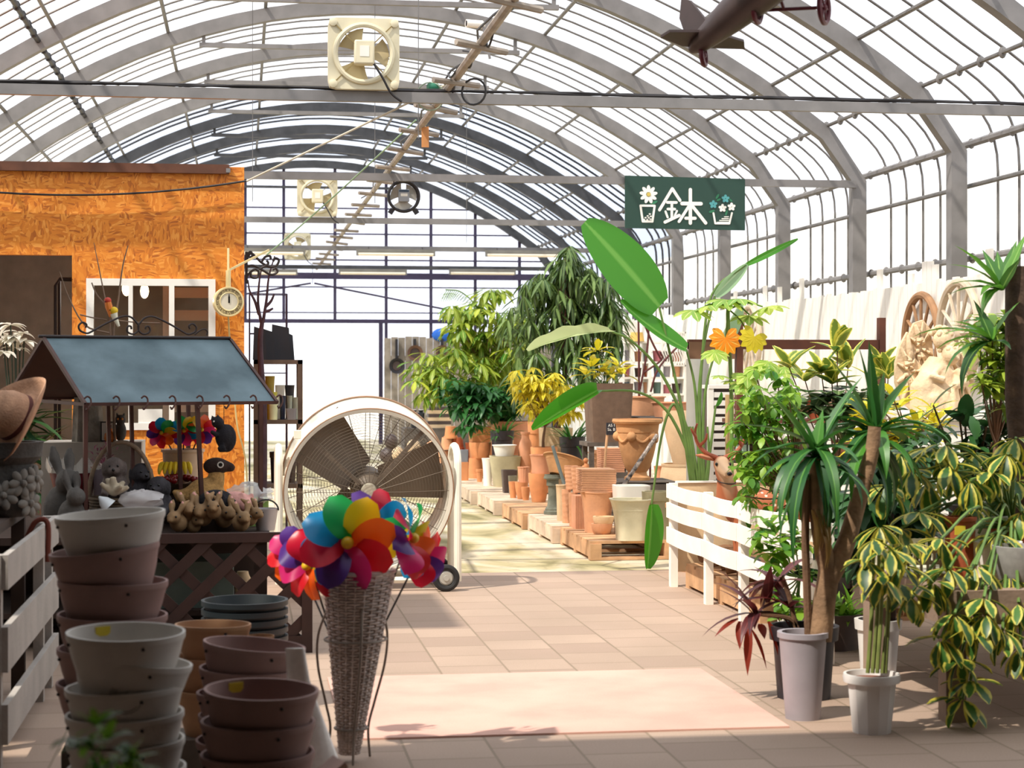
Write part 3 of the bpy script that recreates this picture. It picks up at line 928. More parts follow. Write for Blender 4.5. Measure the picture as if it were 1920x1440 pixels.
c1 = P(1420, 20, AY - 0.4) - q0; c2 = P(1545, 14, AY - 0.5) - q0
wheel(c1, 0.05, V((1, -0.7, 0))).build('wheel', RED, t)
wheel(c2, 0.065, V((1, -0.7, 0))).build('wheel', RED, t)
MB().tube([c1, c1.lerp(c2, 0.5), c2], 0.008, 6).tube([c1, A(0, .55 * L_, 0)], 0.008, 5).tube([c1.lerp(c2, .4), A(0, .6 * L_, 0)], 0.008, 5).build('undercarriage', RED, t)
MB().tube([A(0, .5 * L_, 0.3), A(0, .5 * L_, 0.3) + V((0, 0.1, 1.5))], 0.003, 4).build('cord', IRON, t)
# ================================================================ pots
TERRA = mat('terracotta', '#d38e5c', 0.8, 0, 0.12, 7, bump=0.15)
TERRAL = mat('pale terracotta', '#d29b74', 0.85, 0, 0.12, 6, bump=0.2)
TERRAP = mat('pink terracotta', '#cf9470', 0.85, 0, 0.1, 6, bump=0.15)
TERRAB = mat('brick terracotta', '#a5522f', 0.85, 0, 0.12, 6, bump=0.15)
BUFF = mat('buff clay', '#d8bb94', 0.85, 0, 0.1, 5, bump=0.2)
CREAMC = mat('cream stone', '#d8cfb0', 0.85, 0, 0.1, 5, bump=0.2)
SAGE = mat('sage stone', '#b3aa88', 0.85, 0, 0.14, 5, bump=0.2)
SANDC = mat('worn sandstone', '#c08f60', 0.9, 0, 0.22, 4, bump=0.3, bs=35)
DKB = mat('dark brown glaze', '#4b3c36', 0.5, 0, 0.1, 6)
OLIVE = mat('olive grey glaze', '#6f6a54', 0.6, 0, 0.1, 6)
VERDI = mat('weathered green grey stone', '#6f7263', 0.85, 0, 0.25, 9, bump=0.3)
BLUEG = mat('blue grey glaze', '#7b8088', 0.5, 0, 0.08, 6)
WHITEC = mat('white glaze', '#ece9e0', 0.4, 0, 0.03, 6)
UMBER = mat('umber fibre clay', '#6b5645', 0.85, 0, 0.12, 14, bump=0.2)
SOIL = mat('potting soil', '#2c2018', 0.95, 0, 0.3, 30, bump=0.6)
GREYP = mat('grey plastic', '#9b949a', 0.45, 0, 0.06, 9)
WHITEPL = mat('white plastic', '#d9d6d2', 0.4, 0, 0.03, 9)
BLACKPL = mat('black plastic pot', '#2a262c', 0.5, 0, 0.1)
PALLET = mat('pallet wood', '#c49a72', 0.85, 0, 0.25, 5, bump=0.25, bs=30)
PALLETW = mat('bleached pallet wood', '#d3bda4', 0.85, 0, 0.2, 5, bump=0.25, bs=30)
PALLETD = mat('grey pallet wood', '#5d544b', 0.85, 0, 0.25, 5, bump=0.25, bs=30)
def prof(style, rb, rt, h, t=0.02):
    if style == 'plain': o = [(rb, 0), (rt, h)]
    elif style == 'lip': o = [(rb, 0), (rb + (rt * .94 - rb) * .93, h * .93), (rt, h * .94), (rt, h)]
    elif style == 'rim': o = [(rb, 0), (rb + (rt * .9 - rb) * .8, h * .8), (rt * .97, h * .81), (rt, h)]
    elif style == 'barrel': o = [(rb, 0)] + [(rb + (rt - rb) * s + max(rt, rb) * .22 * math.sin(PI * s * .92), h * s * .93) for s in (.15, .3, .45, .6, .75, .9, 1)] + [(rt * 1.08, h * .95), (rt * 1.08, h)]
    elif style == 'bowl': o = [(rb, 0)] + [(rb + (rt - rb) * math.sin(PI / 2 * s) ** .8, h * s) for s in (.15, .3, .5, .7, .85)] + [(rt, h)]
    elif style == 'flare': o = [(rb, 0)] + [(rb + (rt - rb) * (s * .35 + .65 * s ** 3), h * s) for s in (.2, .4, .6, .75, .88)] + [(rt, h * .97), (rt * 1.03, h * .975), (rt * 1.03, h)]
    elif style == 'cup': o = [(rb, 0)] + [(rb + (rt - rb) * math.sin(PI / 2 * s) ** 1.1, h * s) for s in (.1, .2, .35, .5, .7, .9)] + [(rt, h)]
    elif style == 'amphora': o = [(rb, 0)] + [(max(rb, rt) * q, h * s) for s, q in ((.15, .9), (.35, 1.3), (.55, 1.55), (.7, 1.5), (.82, 1.15), (.88, .85), (.94, .8), (.96, 1.0), (1, 1.02))]
    elif style == 'urn': o = [(rb * 1.05, 0), (rb * 1.05, h * .05), (rb * .8, h * .08), (rb * .75, h * .13), (rb * 1.0, h * .2)] + [(rb + (rt * .82 - rb) * math.sin(PI / 2 * s) ** .9, h * (.2 + .68 * s)) for s in (.15, .3, .45, .6, .8, 1)] + [(rt * .84, h * .91), (rt * .98, h * .93), (rt * 1.02, h * .96), (rt, h)]
    elif style == 'rings': o = [(q * (rb + (rt - rb) * s), h * s) for s, q in [(i / 24, 1 + .035 * math.sin(i * PI * 2 / 4)) for i in range(25)]]
    elif style == 'column': o = [(rb, 0), (rb, h * .08), (rb * .85, h * .1), (rb * .85, h * .14), (rb * .62, h * .2), (rb * .5, h * .4), (rb * .5, h * .78), (rb * .62, h * .86), (rt, h * .9), (rt, h * .94), (rt * .92, h * .95), (rt * .92, h)]
    else: o = [(rb, 0), (rt, h)]
    ri = o[-1][0] - t
    zi = max(h * .72, h - .12)
    return o + [(ri, h), (max(0.01, ri - (rt - rb) * .15), zi)]
def pot_mesh(style, rb, rt, h, p=2.0, n=32, flute=0, famp=0.0, twist=0.0, t=0.02, inv=False):
    b = MB()
    pr = prof(style, rb, rt, h, t)
    M = Matrix.Identity(4)
    if p > 2.01:
        n = 40
    if inv:
        M = Matrix.Translation((0, 0, h)) @ Matrix.Rotation(PI, 4, 'X')
    return b.lathe(pr, n, M=M, p=p, flute=flute, famp=famp, twist=twist)
def pot(name, label, m, loc, rb, rt, h, style='lip', cat='pot', group=None, rz=0.0, rot=None, **kw):
    o = pot_mesh(style, rb, rt, h, **kw).build(name, m, None, smooth=40)
    o.location = loc
    o.rotation_euler = rot if rot else (0, 0, rz)
    return tag(o, label, cat, group)
def onp(xl, xr, yt, yb, hs, z0=None):
    """base point, radius and height of a round thing whose silhouette spans xl..xr, rim yt, base yb, standing at height hs"""
    g = G((xl + xr) / 2, yb, hs)
    Y = g.y
    r = (xr - xl) / 2 * Y / FPX
    g.y += r * 0.55; g.x += r * 0.1
    return g, r, (yb - yt) * Y / FPX
# ---------------------------------------------------------------- pallets
def pallet(label, x, y, w, d, h, m, z=0.0, rz=0.0, stack=1):
    t = thing('pallet', label, 'pallet', (x, y, z), rz, 'timber pallets')
    hh = h / stack
    for s in range(stack):
        z0 = s * hh
        n = 7
        for i in range(n):
            yy = d * (i + .5) / n
            MB().bx(0, w, yy - d / n * .4, yy + d / n * .4, z0 + hh - .022, z0 + hh).build('deck_board', m, t, False, 0)
        for i in range(3):
            yy = (0.05, d / 2, d - .05)[i]
            MB().bx(0, w, yy - .05, yy + .05, z0, z0 + .022).build('base_board', m, t, False, 0)
        for i in range(3):
            xx = (0.045, w / 2, w - .045)[i]
            MB().bx(xx - .045, xx + .045, 0, d, z0 + .022, z0 + hh - .022).build('bearer', m, t, False, 0)
    return t
for i, (x, y, lab, m) in enumerate(((2.72, 14.3, 'timber pallet under the pale square planters, nearest of the pot pallets', PALLET), (2.66, 15.75, 'timber pallet under the twisted rope pots', PALLETW), (2.62, 17.2, 'timber pallet behind the rope pots, under the tilted tan bowl', PALLET),
                                    (2.58, 18.9, 'bleached timber pallet under the tall stacked orange pots', PALLETW), (2.53, 20.45, 'bleached timber pallet under the sage planter', PALLETW), (2.48, 22.0, 'bleached timber pallet under the upturned orange pots', PALLETW))):
    pallet(lab, x, y, 1.3, 1.4, 0.15, m)
for i, (x, y, lab) in enumerate(((4.05, 14.4, 'grey timber pallet behind the pale planters'), (4.05, 16.0, 'grey timber pallet behind the large urn'), (4.05, 19.3, 'grey timber pallet behind the orange trough'))):
    pallet(lab, x, y, 1.3, 1.45, 0.15, PALLETD)
HS = 0.15
def P1(name, label, m, xl, xr, yt, yb, style='lip', taper=.75, hs=HS, cat='pot', **kw):
    g, r, h = onp(xl, xr, yt, yb, hs)
    return pot(name, label, m, g, r * taper, r, h, style, cat, **kw), g, r, h
def above(base, name, label, m, xl, xr, yt, yb, style='lip', taper=.75, cat='pot', dz=0.0, **kw):
    """a pot standing on another: same depth, on the top of it"""
    g, r, h = base
    gg = P((xl + xr) / 2, yb, g.y)
    rr = (xr - xl) / 2 * g.y / FPX
    z = g.z + h + dz
    loc = V((gg.x + rr * .1, g.y, z))
    hh = (yb - yt) * g.y / FPX
    return pot(name, label, m, loc, rr * taper, rr, hh, style, cat, **kw), loc, rr, hh
# far pallet row
o, g, r, h = P1('flower_pot', 'orange pot standing upside down under the wide orange bowl', TERRA, 876, 905, 859, 897, 'rim', .8, inv=True)
above((g, r, h), 'planter_bowl', 'wide orange clay bowl on an upturned pot', TERRA, 877, 919, 829, 859, 'bowl', .72)
P1('flower_pot', 'small orange pot in front of the upturned pot', TERRA, 892, 906, 880, 904, 'rim', .65)
P1('tall_vase', 'narrow white vase beside the sage planter', WHITEC, 903, 925, 859, 911, 'flare', .7)
o, g, r, h = P1('large_planter', 'large sage stone planter with a white bowl on it', SAGE, 917, 976, 855, 913, 'plain', .74, p=3.4)
above((g, r, h), 'planter_bowl', 'white glazed bowl on the sage stone planter', WHITEC, 920, 967, 835, 856, 'lip', .72)
P1('square_pot', 'dark brown square pot leaning close to the sage planter', DKB, 940, 969, 881, 924, 'plain', .8, p=7)
P1('square_pot', 'small olive grey square pot by the dark brown one', OLIVE, 953, 969, 892, 926, 'plain', .8, p=7, hs=HS)
P1('flower_pot', 'small plain orange pot in front of the olive one', TERRA, 953, 971, 903, 934, 'plain', .62)
o, g, r, h = P1('flower_pot', 'rounded orange pot with a ribbed pot on it', TERRA, 965, 990, 904, 936, 'cup', .6)
above((g, r, h), 'ribbed_pot', 'ribbed pink clay pot on a rounded orange pot', TERRAP, 969, 992, 875, 904, 'lip', .8, flute=18, famp=.03)
P1('flower_pot', 'small orange cup pot in front of the rounded orange pot', TERRA, 977, 994, 913, 938, 'cup', .7)
o, g, r, h = P1('flower_pot', 'tall smooth orange pot at the near end of the far pallets', TERRA, 990, 1030, 887, 942, 'cup', .66)
above((g, r, h), 'flower_pot', 'pink clay pot nested on the tall smooth orange pot', TERRAP, 991, 1031, 852, 887, 'flare', .8)
P1('barrel_pot', 'big ribbed barrel pot behind the white bowl', TERRAP, 922, 994, 789, 893, 'barrel', .72, flute=40, famp=.008)
P1('tall_vase', 'tall plain orange cylinder pot beside the barrel pot', TERRA, 959, 991, 793, 888, 'flare', .68)
P1('square_pot', 'cream fronted square clay pot half hidden behind the white bowl', BUFF, 939, 962, 812, 896, 'plain', .9, p=8)
P1('amphora', 'slim clay amphora behind the ribbed pot', TERRAP, 976, 994, 809, 912, 'amphora', .5)
P1('amphora', 'clay jar with a swollen neck behind the pink nested pot', TERRA, 989, 1014, 790, 905, 'rim', .55)
o, g, r, h = P1('trough_planter', 'long orange clay trough under the white square planter', TERRA, 1003, 1098, 830, 900, 'plain', .86, p=9)
TG = (g, r, h)
o, g, r, h = P1('square_pot', 'orange square pot under the blue grey square pot', TERRA, 861, 878, 866, 901, 'plain', .95, p=8)
above((g, r, h), 'square_pot', 'blue grey square pot on an orange one at the far pallet end', BLUEG, 862, 877, 843, 866, 'plain', .9, p=8)
# heap of upturned little pots
k = 0
words = ['at the top of the heap by the fan', 'on the second layer, pale', 'on the second layer, orange', 'at the bottom of the heap, pale', 'at the bottom of the heap, in the middle', 'at the bottom of the heap, bright orange']
for (x, y, m) in ((845, 822, TERRA), (838, 843, TERRAL), (858, 843, TERRAB), (832, 868, TERRAL), (850, 868, TERRAB), (868, 868, TERRA)):
    q = P(x, y, 25.5)
    pot('flower_pot', 'small upturned clay pot ' + words[k], m, q, .07, .1, .17, 'rim', group='heap of upturned pots', inv=True); k += 1
q = P(850, 869, 25.6)
tag(MB().bx(q.x - .45, q.x + .4, q.y - .25, q.y + .25, 0, q.z).build('wooden_crate', PALLETD, smooth=0), 'grey wooden box under the heap of upturned pots', 'crate')
# near pallet row
o, g, r, h = P1('pedestal', 'weathered green grey stone pedestal on the near pallets', VERDI, 1019, 1053, 889, 965, 'column', 1.0, cat='pedestal')
gg = P(1064, 888, 17.6)
pot('planter_bowl', 'tan clay pot with wide rim tipped over on the stone pedestal', SANDC, (g.x + .07, g.y, g.z + h - .01), .10, .20, .17, 'lip', rot=(math.radians(-14), math.radians(16), 0))
a, c = P(1036, 836, 16.6), P(1060, 915, 16.6)
c = c + (c - a) * ((c.z - HS) / (a.z - c.z))
tag(MB().tube([a, a.lerp(c, .5), c], .016, 8).build('cane', mat('grey cane', '#6f7a78', .6)), 'short grey cane leaning between the pedestal and the ribbed pots', 'cane')
P1('carved_pot', 'cream carved pot standing by the stone pedestal', BUFF, 1042, 1064, 908, 977, 'flare', .8, flute=9, famp=.03)
for i, (a_, b_, c_, d_, lab) in enumerate(((1053, 1070, 917, 981, 'twisted rope pot next to the cream carved pot'), (1066, 1083, 923, 987, 'twisted rope pot next to the upright tiles'))):
    o, g, r, h = P1('rope_pot', lab, TERRAL, a_, b_, c_, d_, 'rings', .8, flute=6, famp=.05, twist=26, group='twisted rope pots')
    lab2 = ('ringed beehive pot standing on the rope pot nearest the pedestal', 'ringed beehive pot standing on the rope pot nearest the tiles')[i]
    x0 = (1056, 1069)[i]
    above((g, r, h), 'beehive_pot', lab2, TERRAL, x0, x0 + 27, 874, 919 + i * 4, 'rings', .72, group='ringed beehive pots')
def tiles(label, x0, x1, y0, y1, Y, n, m, vertical=False, z0=None, d=None):
    a, c = P(x0, y0, Y), P(x1, y1, Y)
    z0 = c.z if z0 is None else z0
    w, hh = c.x - a.x, a.z - z0
    d = d or w
    t = thing('tile_stack', label, 'tiles', (a.x, Y, z0))
    for i in range(n):
        if vertical: MB().bx(w * i / n, w * (i + .82) / n, 0, d, 0, hh).build('tile', m, t, False, 0)
        else: MB().bx(R2(0, .006), w - R2(0, .006), 0, d, hh * i / n, hh * (i + .78) / n).build('tile', m, t, False, 0)
    return t
Yt = G(1088, 992, HS).y
tiles('square clay tiles standing upright in a row on the near pallet', 1079, 1099, 930, 993, Yt, 7, TERRAP, True, HS, .2)
o, g, r, h = P1('flower_pot', 'round pink clay pot under the nearest stack of square tiles', TERRAL, 1087, 1154, 921, 999, 'flare', .74)
tiles('stack of square clay tiles on the round pink pot', 1091, 1156, 880, 922, g.y - r * .6, 13, TERRAL, z0=g.z + h)
o, g, r, h = P1('wooden_crate', 'grey timber box supporting the rear stack of tiles', PALLETD, 1118, 1175, 884, 960, 'plain', 1.0, p=20, cat='crate')
tiles('taller stack of square clay tiles in front of the large urn', 1127, 1172, 840, 884, g.y - r * .8, 13, TERRAP, z0=g.z + h)
o, g, r, h = P1('planter_bowl', 'small rounded clay bowl at the edge of the near pallet', TERRAL, 1108, 1149, 982, 1002, 'bowl', .75)
above((g, r, h), 'planter_bowl', 'small clay bowl nested on top of another at the pallet edge', BUFF, 1109, 1150, 968, 984, 'bowl', .8, dz=-.01)
P1('large_planter', 'large cream stone planter with flared rim, nearest on the pallets', CREAMC, 1145, 1220, 935, 1014, 'flare', .7, p=4)
P1('large_planter', 'white stone planter half hidden behind the cream flared one', WHITEC, 1150, 1218, 909, 1003, 'plain', .86, p=5)
P1('large_planter', 'sage stone planter with thick rolled rim by the hanging green leaf', SAGE, 1203, 1262, 920, 1012, 'rim', .8)
# urn on a box
Yu = 16.3
c = P(1195, 900, Yu)
t = thing('wooden_crate', 'grey timber crate under the large garland urn', 'crate', (c.x, Yu, HS))
hh = c.z - HS
for i in range(4):
    for yy in (-.29, .29): MB().bx(-.3, .3, yy - .01, yy + .01, hh * i / 4 + .01, hh * (i + 1) / 4 - .01).build('slat', PALLETD, t, False, 0)
MB().bx(-.3, .3, -.3, .3, hh - .02, hh).build('lid', PALLETD, t, False, 0)
t = thing('garland_urn', 'large weathered clay urn with a raised garland on its side', 'urn', c)
ru = 47.5 * Yu / FPX; hu = 117 * Yu / FPX
pot_mesh('urn', ru * .5, ru, hu, n=48).build('body', SANDC, t)
b = MB()
def on_urn(ang, s):
    r_ = ru * .5 + (ru * .82 - ru * .5) * math.sin(PI / 2 * min(1, max(0, (s - .2) / .68))) ** .9
    return V((r_ * 1.01 * math.sin(ang), -r_ * 1.01 * math.cos(ang), hu * s))
for a0 in (-1.6, -.5, .6):
    b.tube([on_urn(a0 + 1.1 * i / 14, .8 - .17 * math.sin(PI * i / 14)) for i in range(15)], .013, 8)
    b.ell(on_urn(a0, .72), .045, 10).ell(on_urn(a0, .72) * 1.02, .02, 8)
b.build('garland', SANDC, t)
P1('trough_planter', 'low brick red trough under the slanting dark cane', TERRAP, 1184, 1242, 897, 958, 'plain', .9, p=8)
a, c = P(1232, 816, 15.4), P(1168, 912, 15.2)
c = c + (c - a) * .3
tag(MB().tube([a, a.lerp(c, .3), a.lerp(c, .6), c], .018, 8).build('cane', mat('mottled black cane', '#3a3130', .5, 0, .5, 30, hex2='#b9a898')), 'long mottled dark cane slanting in front of the urn', 'cane')
o, g, r, h = P1('clay_capital', 'round buff clay pot under the tall buff planter', BUFF, 1243, 1326, 868, 960, 'barrel', .85)
above((g, r, h), 'large_planter', 'tall tapered buff clay planter behind the deer', BUFF, 1236, 1341, 768, 869, 'cup', .62)
P1('flower_pot', 'small cream rimmed pot between urn and buff planter', TERRAL, 1226, 1248, 872, 955, 'flare', .7)
# brown tall planter on legs
c = P(1140, 828, 18.3)
t = thing('stand_crate', 'dark wooden stand under the tall brown planter', 'crate', (c.x, 18.3, HS))
c = c - V((0, 0, HS))
MB().bx(-.25, .25, -.2, .25, c.z - .04, c.z).build('top', PALLETD, t, False, 0)
for sx in (-.2, .2):
    for sy in (-.15, .2):
        MB().bx(sx - .025, sx + .025, sy - .025, sy + .025, 0, c.z - .04).build('leg', PALLETD, t, False, 0)
BP = c + V((0, 0, HS))
g, r, h = onp(1106, 1158, 824, 905, HS); pot('flower_pot', 'clay pot on the pallet below the tall brown planter', TERRAL, (g.x, 17.6, HS), r * .7, r, h)
# small black price board
q = P(1147, 804, 17.0)
t = thing('price_board', 'small black board with white writing on a wooden stake', 'sign', q)
MB().box((0, 0, 0), (.105, .01, .115)).build('board', mat('blackboard', '#26242a', .6), t, False, 0)
MB().tube([(-.04, 0.012, -.05), (-.055, 0.012, -.2), (-.09, .012, HS - q.z)], .013, 6).build('stake', PALLET, t)
def text(s, size, loc, m, parent=None, rot=(PI / 2, 0, 0), ext=0.001, align='CENTER'):
    cu = bpy.data.curves.new('lettering', 'FONT'); cu.body = s; cu.size = size; cu.extrude = ext; cu.align_x = align; cu.align_y = 'CENTER'
    o = bpy.data.objects.new('lettering', cu); COL.objects.link(o); o.location = loc; o.rotation_euler = rot
    me = bpy.data.meshes.new_from_object(o.evaluated_get(bpy.context.evaluated_depsgraph_get()))
    bpy.data.objects.remove(o)
    me.materials.clear(); me.materials.append(m)
    o = bpy.data.objects.new('lettering', me); COL.objects.link(o); o.location = loc; o.rotation_euler = rot
    if parent: o.parent = parent
    return o
text('A5 I\nSa. B', .038, (-.005, -.008, 0.012), PW, t)
P1('pedestal', 'small clay capital with an orange figurine before it', TERRAL, 1102, 1128, 843, 905, 'column', .9, cat='pedestal', hs=HS)
q = G(1104, 905, HS); q = P(1098, 880, 17.2)
b = MB().ell((0, 0, .02), (.035, .03, .05), 10).ell((0, -.01, .085), .025, 10).ell((-.03, -.01, 0), (.03, .05, .02), 8)
o = b.build('clay_figurine', TERRA); o.location = q; tag(o, 'small orange clay figurine beside the clay capital', 'figurine')
g2 = q
tag(MB().bx(q.x - .1, q.x + .1, q.y - .1, q.y + .1, HS, q.z - .02).build('wooden_crate', PALLETD, smooth=0), 'narrow timber block under the clay figurine', 'crate')
# wide pots behind on a staging table
c = P(1225, 782, 18.2)
t = thing('staging_table', 'grey timber staging behind the urn carrying wide clay pots', 'table', (c.x, 18.6, 0))
MB().bx(-.17, .75, -.55, .6, c.z - .04, c.z).build('table_top', PALLETD, t, False, 0)
for sx in (-.13, .7):
    for sy in (-.5, .55): MB().bx(sx - .03, sx + .03, sy - .03, sy + .03, 0, c.z - .04).build('leg', PALLETD, t, False, 0)
pot('wide_pot', 'wide pale clay pot on the staging, half hidden by the urn', TERRAL, (c.x + .07, 18.9, c.z), .17, .22, .2, 'lip')
pot('wide_pot', 'wide pink clay pot on the staging, nearest the tall leaves', TERRAP, (c.x + .2, 18.3, c.z), .16, .2, .15, 'lip')
# ---------------------------------------------------------------- white slatted fence with deer
FW = mat('bright white timber', '#f2ebe0', 0.7, 0, 0.06, 5, bump=0.1)
fz = [(907, 933), (942, 970), (988, 1017)]
f0, f1, f2 = G(1257, 1100), G(1321, 1133), G(1386, 1166)
fx = (f0.x + f1.x + f2.x) / 3
t = thing('slatted_fence', 'white slatted timber fence in front of the deer statue', 'fence', (fx, f0.y, 0))
ys = [f0.y, f1.y, f2.y, f2.y - .82, f2.y - 1.6]
def hh(py, Y): return P(1257, py, f0.y).z
for i, y in enumerate(ys):
    MB().bx(0, .05, y - f0.y - .03, y - f0.y + .03, 0, .72).build('post', FW, t, False, 0)
for i in range(len(ys) - 1):
    for j, (a_, b_) in enumerate(fz):
        za, zb = hh(a_, 0), hh(b_, 0)
        b = MB(); n = 6
        ya, yb = ys[i] - f0.y - .004 + .03 * (i == 0), ys[i + 1] - f0.y + .004
        vs = []
        for s in range(n + 1):
            u = s / n
            yy = ya + (yb - ya) * u
            dz = -.010 * math.sin(PI * u) - (.012 if j == 0 and 0 else 0)
            for xx in (-.02, 0.0):
                for zz in (zb, za): vs.append((xx, yy, zz + dz))
        fs = []
        for s in range(n):
            k = s * 4
            fs += [(k, k + 4, k + 5, k + 1), (k + 2, k + 3, k + 7, k + 6), (k + 1, k + 5, k + 7, k + 3), (k, k + 2, k + 6, k + 4)]
        fs += [(0, 1, 3, 2), (n * 4, n * 4 + 2, n * 4 + 3, n * 4 + 1)]
        b.add(vs, fs).build('slat', FW, t, False, 0)
t2 = thing('pen_screen', 'plain cream board panel closing the far end of the deer pen', 'panel', (fx + .05, f0.y + .02, 0))
MB().bx(0, 1.0, 0, .025, .1, hh(906, 0)).build('board', BUFF, t2, False, 0)
MB().bx(0.0, 1.0, -.01, .035, hh(906, 0), hh(906, 0) + .012).build('top_rail', FW, t2, False, 0)
pallet('timber pallet carrying the deer and bark behind the slatted fence', fx + .1, f0.y - 1.9, 1.0, 1.85, .17, PALLET)
BARK = mat('tree bark', '#6b4c34', 0.9, 0, 0.35, 12, bump=0.6, bs=40)
random.seed(5)
wl = ['nearest the corner post', 'lying under the deer', 'behind the middle post', 'behind the lowest middle slat', 'near the third post', 'behind the third panel']
for i in range(6):
    y = f0.y - .2 - i * .22
    a = V((fx + .12 + R2(0, .08), y, .215 + R2(0, .01)))
    c = a + V((R2(.2, .4), R2(-.15, .15), R2(0, .04)))
    tag(MB().tube([a, a.lerp(c, .5) + V((0, 0, .015)), c], [.04, .05, .035], 8).build('driftwood', BARK), 'short piece of brown driftwood ' + wl[i], 'wood', 'driftwood in the deer pen')
for i, (lab, m) in enumerate((('round dark stone behind the second fence panel', 'dark stone'), ('smaller dark stone beside the driftwood', 'dark stone'))):
    o = MB().ell((0, 0, 0), (.09 - i * .02, .08, .07), 10).build('dark_stone', mat('dark stone', '#3b3638', .8, 0, .3, 6, bump=.4)); o.location = (fx + .3, f0.y - 1.0 - i * .45, .235); tag(o, lab, 'stone')
# deer
dq = P(1362, 940, f0.y - .55)
dz0 = .17
t = thing('deer_statue', 'brown spotted deer statue with antlers looking over the white fence', 'deer', (dq.x, dq.y, dz0))
def deer_mat():
    m, nt, out = newmat('spotted deer coat')
    L = nt.links.new
    tc = nd(nt, 'ShaderNodeTexCoord')
    v = nd(nt, 'ShaderNodeTexVoronoi', i_Scale=26.0); L(tc.outputs['Object'], v.inputs[0])
    lt = nd(nt, 'ShaderNodeMapRange', i_1=.2, i_2=.3, i_3=1.0, i_4=0.0); L(v.outputs[0], lt.inputs[0])
    se = nd(nt, 'ShaderNodeSeparateXYZ'); L(tc.outputs['Object'], se.inputs[0])
    mx = nd(nt, 'ShaderNodeMapRange', i_1=.05, i_2=.12); L(se.outputs[0], mx.inputs[0])
    mz = nd(nt, 'ShaderNodeMapRange', i_1=.3, i_2=.36); L(se.outputs[2], mz.inputs[0])
    mu = nd(nt, 'ShaderNodeMath', operation='MULTIPLY'); L(mx.outputs[0], mu.inputs[0]); L(mz.outputs[0], mu.inputs[1])
    m2 = nd(nt, 'ShaderNodeMath', operation='MULTIPLY'); L(mu.outputs[0], m2.inputs[0]); L(lt.outputs[0], m2.inputs[1])
    c = mixc(nt, m2.outputs[0], lin('#a8603c'), lin('#ecd3bd'))
    # pale throat and muzzle, towards the front
    my = nd(nt, 'ShaderNodeMapRange', i_1=-.085, i_2=-.115); L(se.outputs[1], my.inputs[0])
    ml = nd(nt, 'ShaderNodeMapRange', i_1=.805, i_2=.78); L(se.outputs[2], ml.inputs[0])
    m3 = nd(nt, 'ShaderNodeMath', operation='MULTIPLY'); L(my.outputs[0], m3.inputs[0]); L(ml.outputs[0], m3.inputs[1])
    c = mixc(nt, m3.outputs[0], c, lin('#d9b48f'))
    p = nd(nt, 'ShaderNodeBsdfPrincipled', i_Roughness=.6); L(c, p.inputs[0]); L(p.outputs[0], out.inputs[0])
    return m
DEER = deer_mat()
hx = (P(1347, 880, dq.y).x - dq.x); hz_ = P(1347, 872, dq.y).z - dz0
b = MB()
b.tube([(.02, .02, .40), (.12, .05, .41), (.35, .06, .42), (.6, .05, .43), (.72, .05, .42)], [.08, .115, .12, .125, .07], 14)
b.tube([(.05, .02, .40), (.0, -.02, .5), (-.02, -.06, .62), (hx + .0, -.07, hz_ - .02)], [.095, .078, .06, .05], 12)
b.ell((hx, -.08, hz_ + .01), (.055, .065, .058), 14)
b.tube([(hx, -.1, hz_ - .0), (hx + .008, -.17, hz_ - .035), (hx + .012, -.215, hz_ - .052)], [.05, .036, .027], 12)
for (x, y) in ((.08, -.03), (.1, .12), (.64, -.02), (.66, .12)):
    k = .06 if x > .5 else 0
    b.tube([(x, y, .40), (x - k * .3, y, .28), (x + k, y, .18), (x + k * .5, y, .04), (x + k * .4, y, 0.0)], [.055, .04, .024, .019, .022], 10)
b.tube([(.76, .05, .44), (.81, .05, .38), (.82, .05, .32)], [.03, .026, .01], 8)
b.build('body', DEER, t, remesh=.011, sm=4)
for s in (-1, 1):
    e = MB(); e.attr = False
    e.tube([(hx + s * .045, -.05, hz_ + .035), (hx + s * .09, -.06, hz_ + .052), (hx + s * .135, -.06, hz_ + .066), (hx + s * .17, -.055, hz_ + .07)], [.014, .036, .034, .006], 10, flat=.45)
    e.build('ear', DEER, t)
    MB().ell((hx + s * .046, -.125, hz_ + .012), (.010, .013, .012), 10).build('eye', mat('glossy black', '#0e0a0a', .15), t)
    a = MB()
    a.tube(spline([(hx + s * .025, -.06, hz_ + .05), (hx + s * .10, -.06, hz_ + .085), (hx + s * .155, -.05, hz_ + .15), (hx + s * .175, -.06, hz_ + .22), (hx + s * .165, -.08, hz_ + .28)], 5), [.017 - .0005 * i for i in range(21)], 8)
    a.tube(spline([(hx + s * .145, -.05, hz_ + .13), (hx + s * .115, -.1, hz_ + .17), (hx + s * .105, -.11, hz_ + .215)], 4), [.012, .012, .011, .01, .01, .009, .008, .007, .005], 8)
    a.tube(spline([(hx + s * .168, -.055, hz_ + .19), (hx + s * .2, -.1, hz_ + .225), (hx + s * .215, -.11, hz_ + .25)], 4), [.011, .011, .01, .009, .009, .008, .007, .006, .004], 8)
    a.build('antler', mat('reddish antler', '#9a4f33', .5, 0, .15, 8), t)
MB().ell((hx + .013, -.238, hz_ - .046), (.019, .013, .013), 10).build('nose', MATS['glossy black'], t)
MB().ring((-.018, -.06, .60), .064, .004, (0.1, -.3, 1), 20, 5).build('collar', IRON, t)
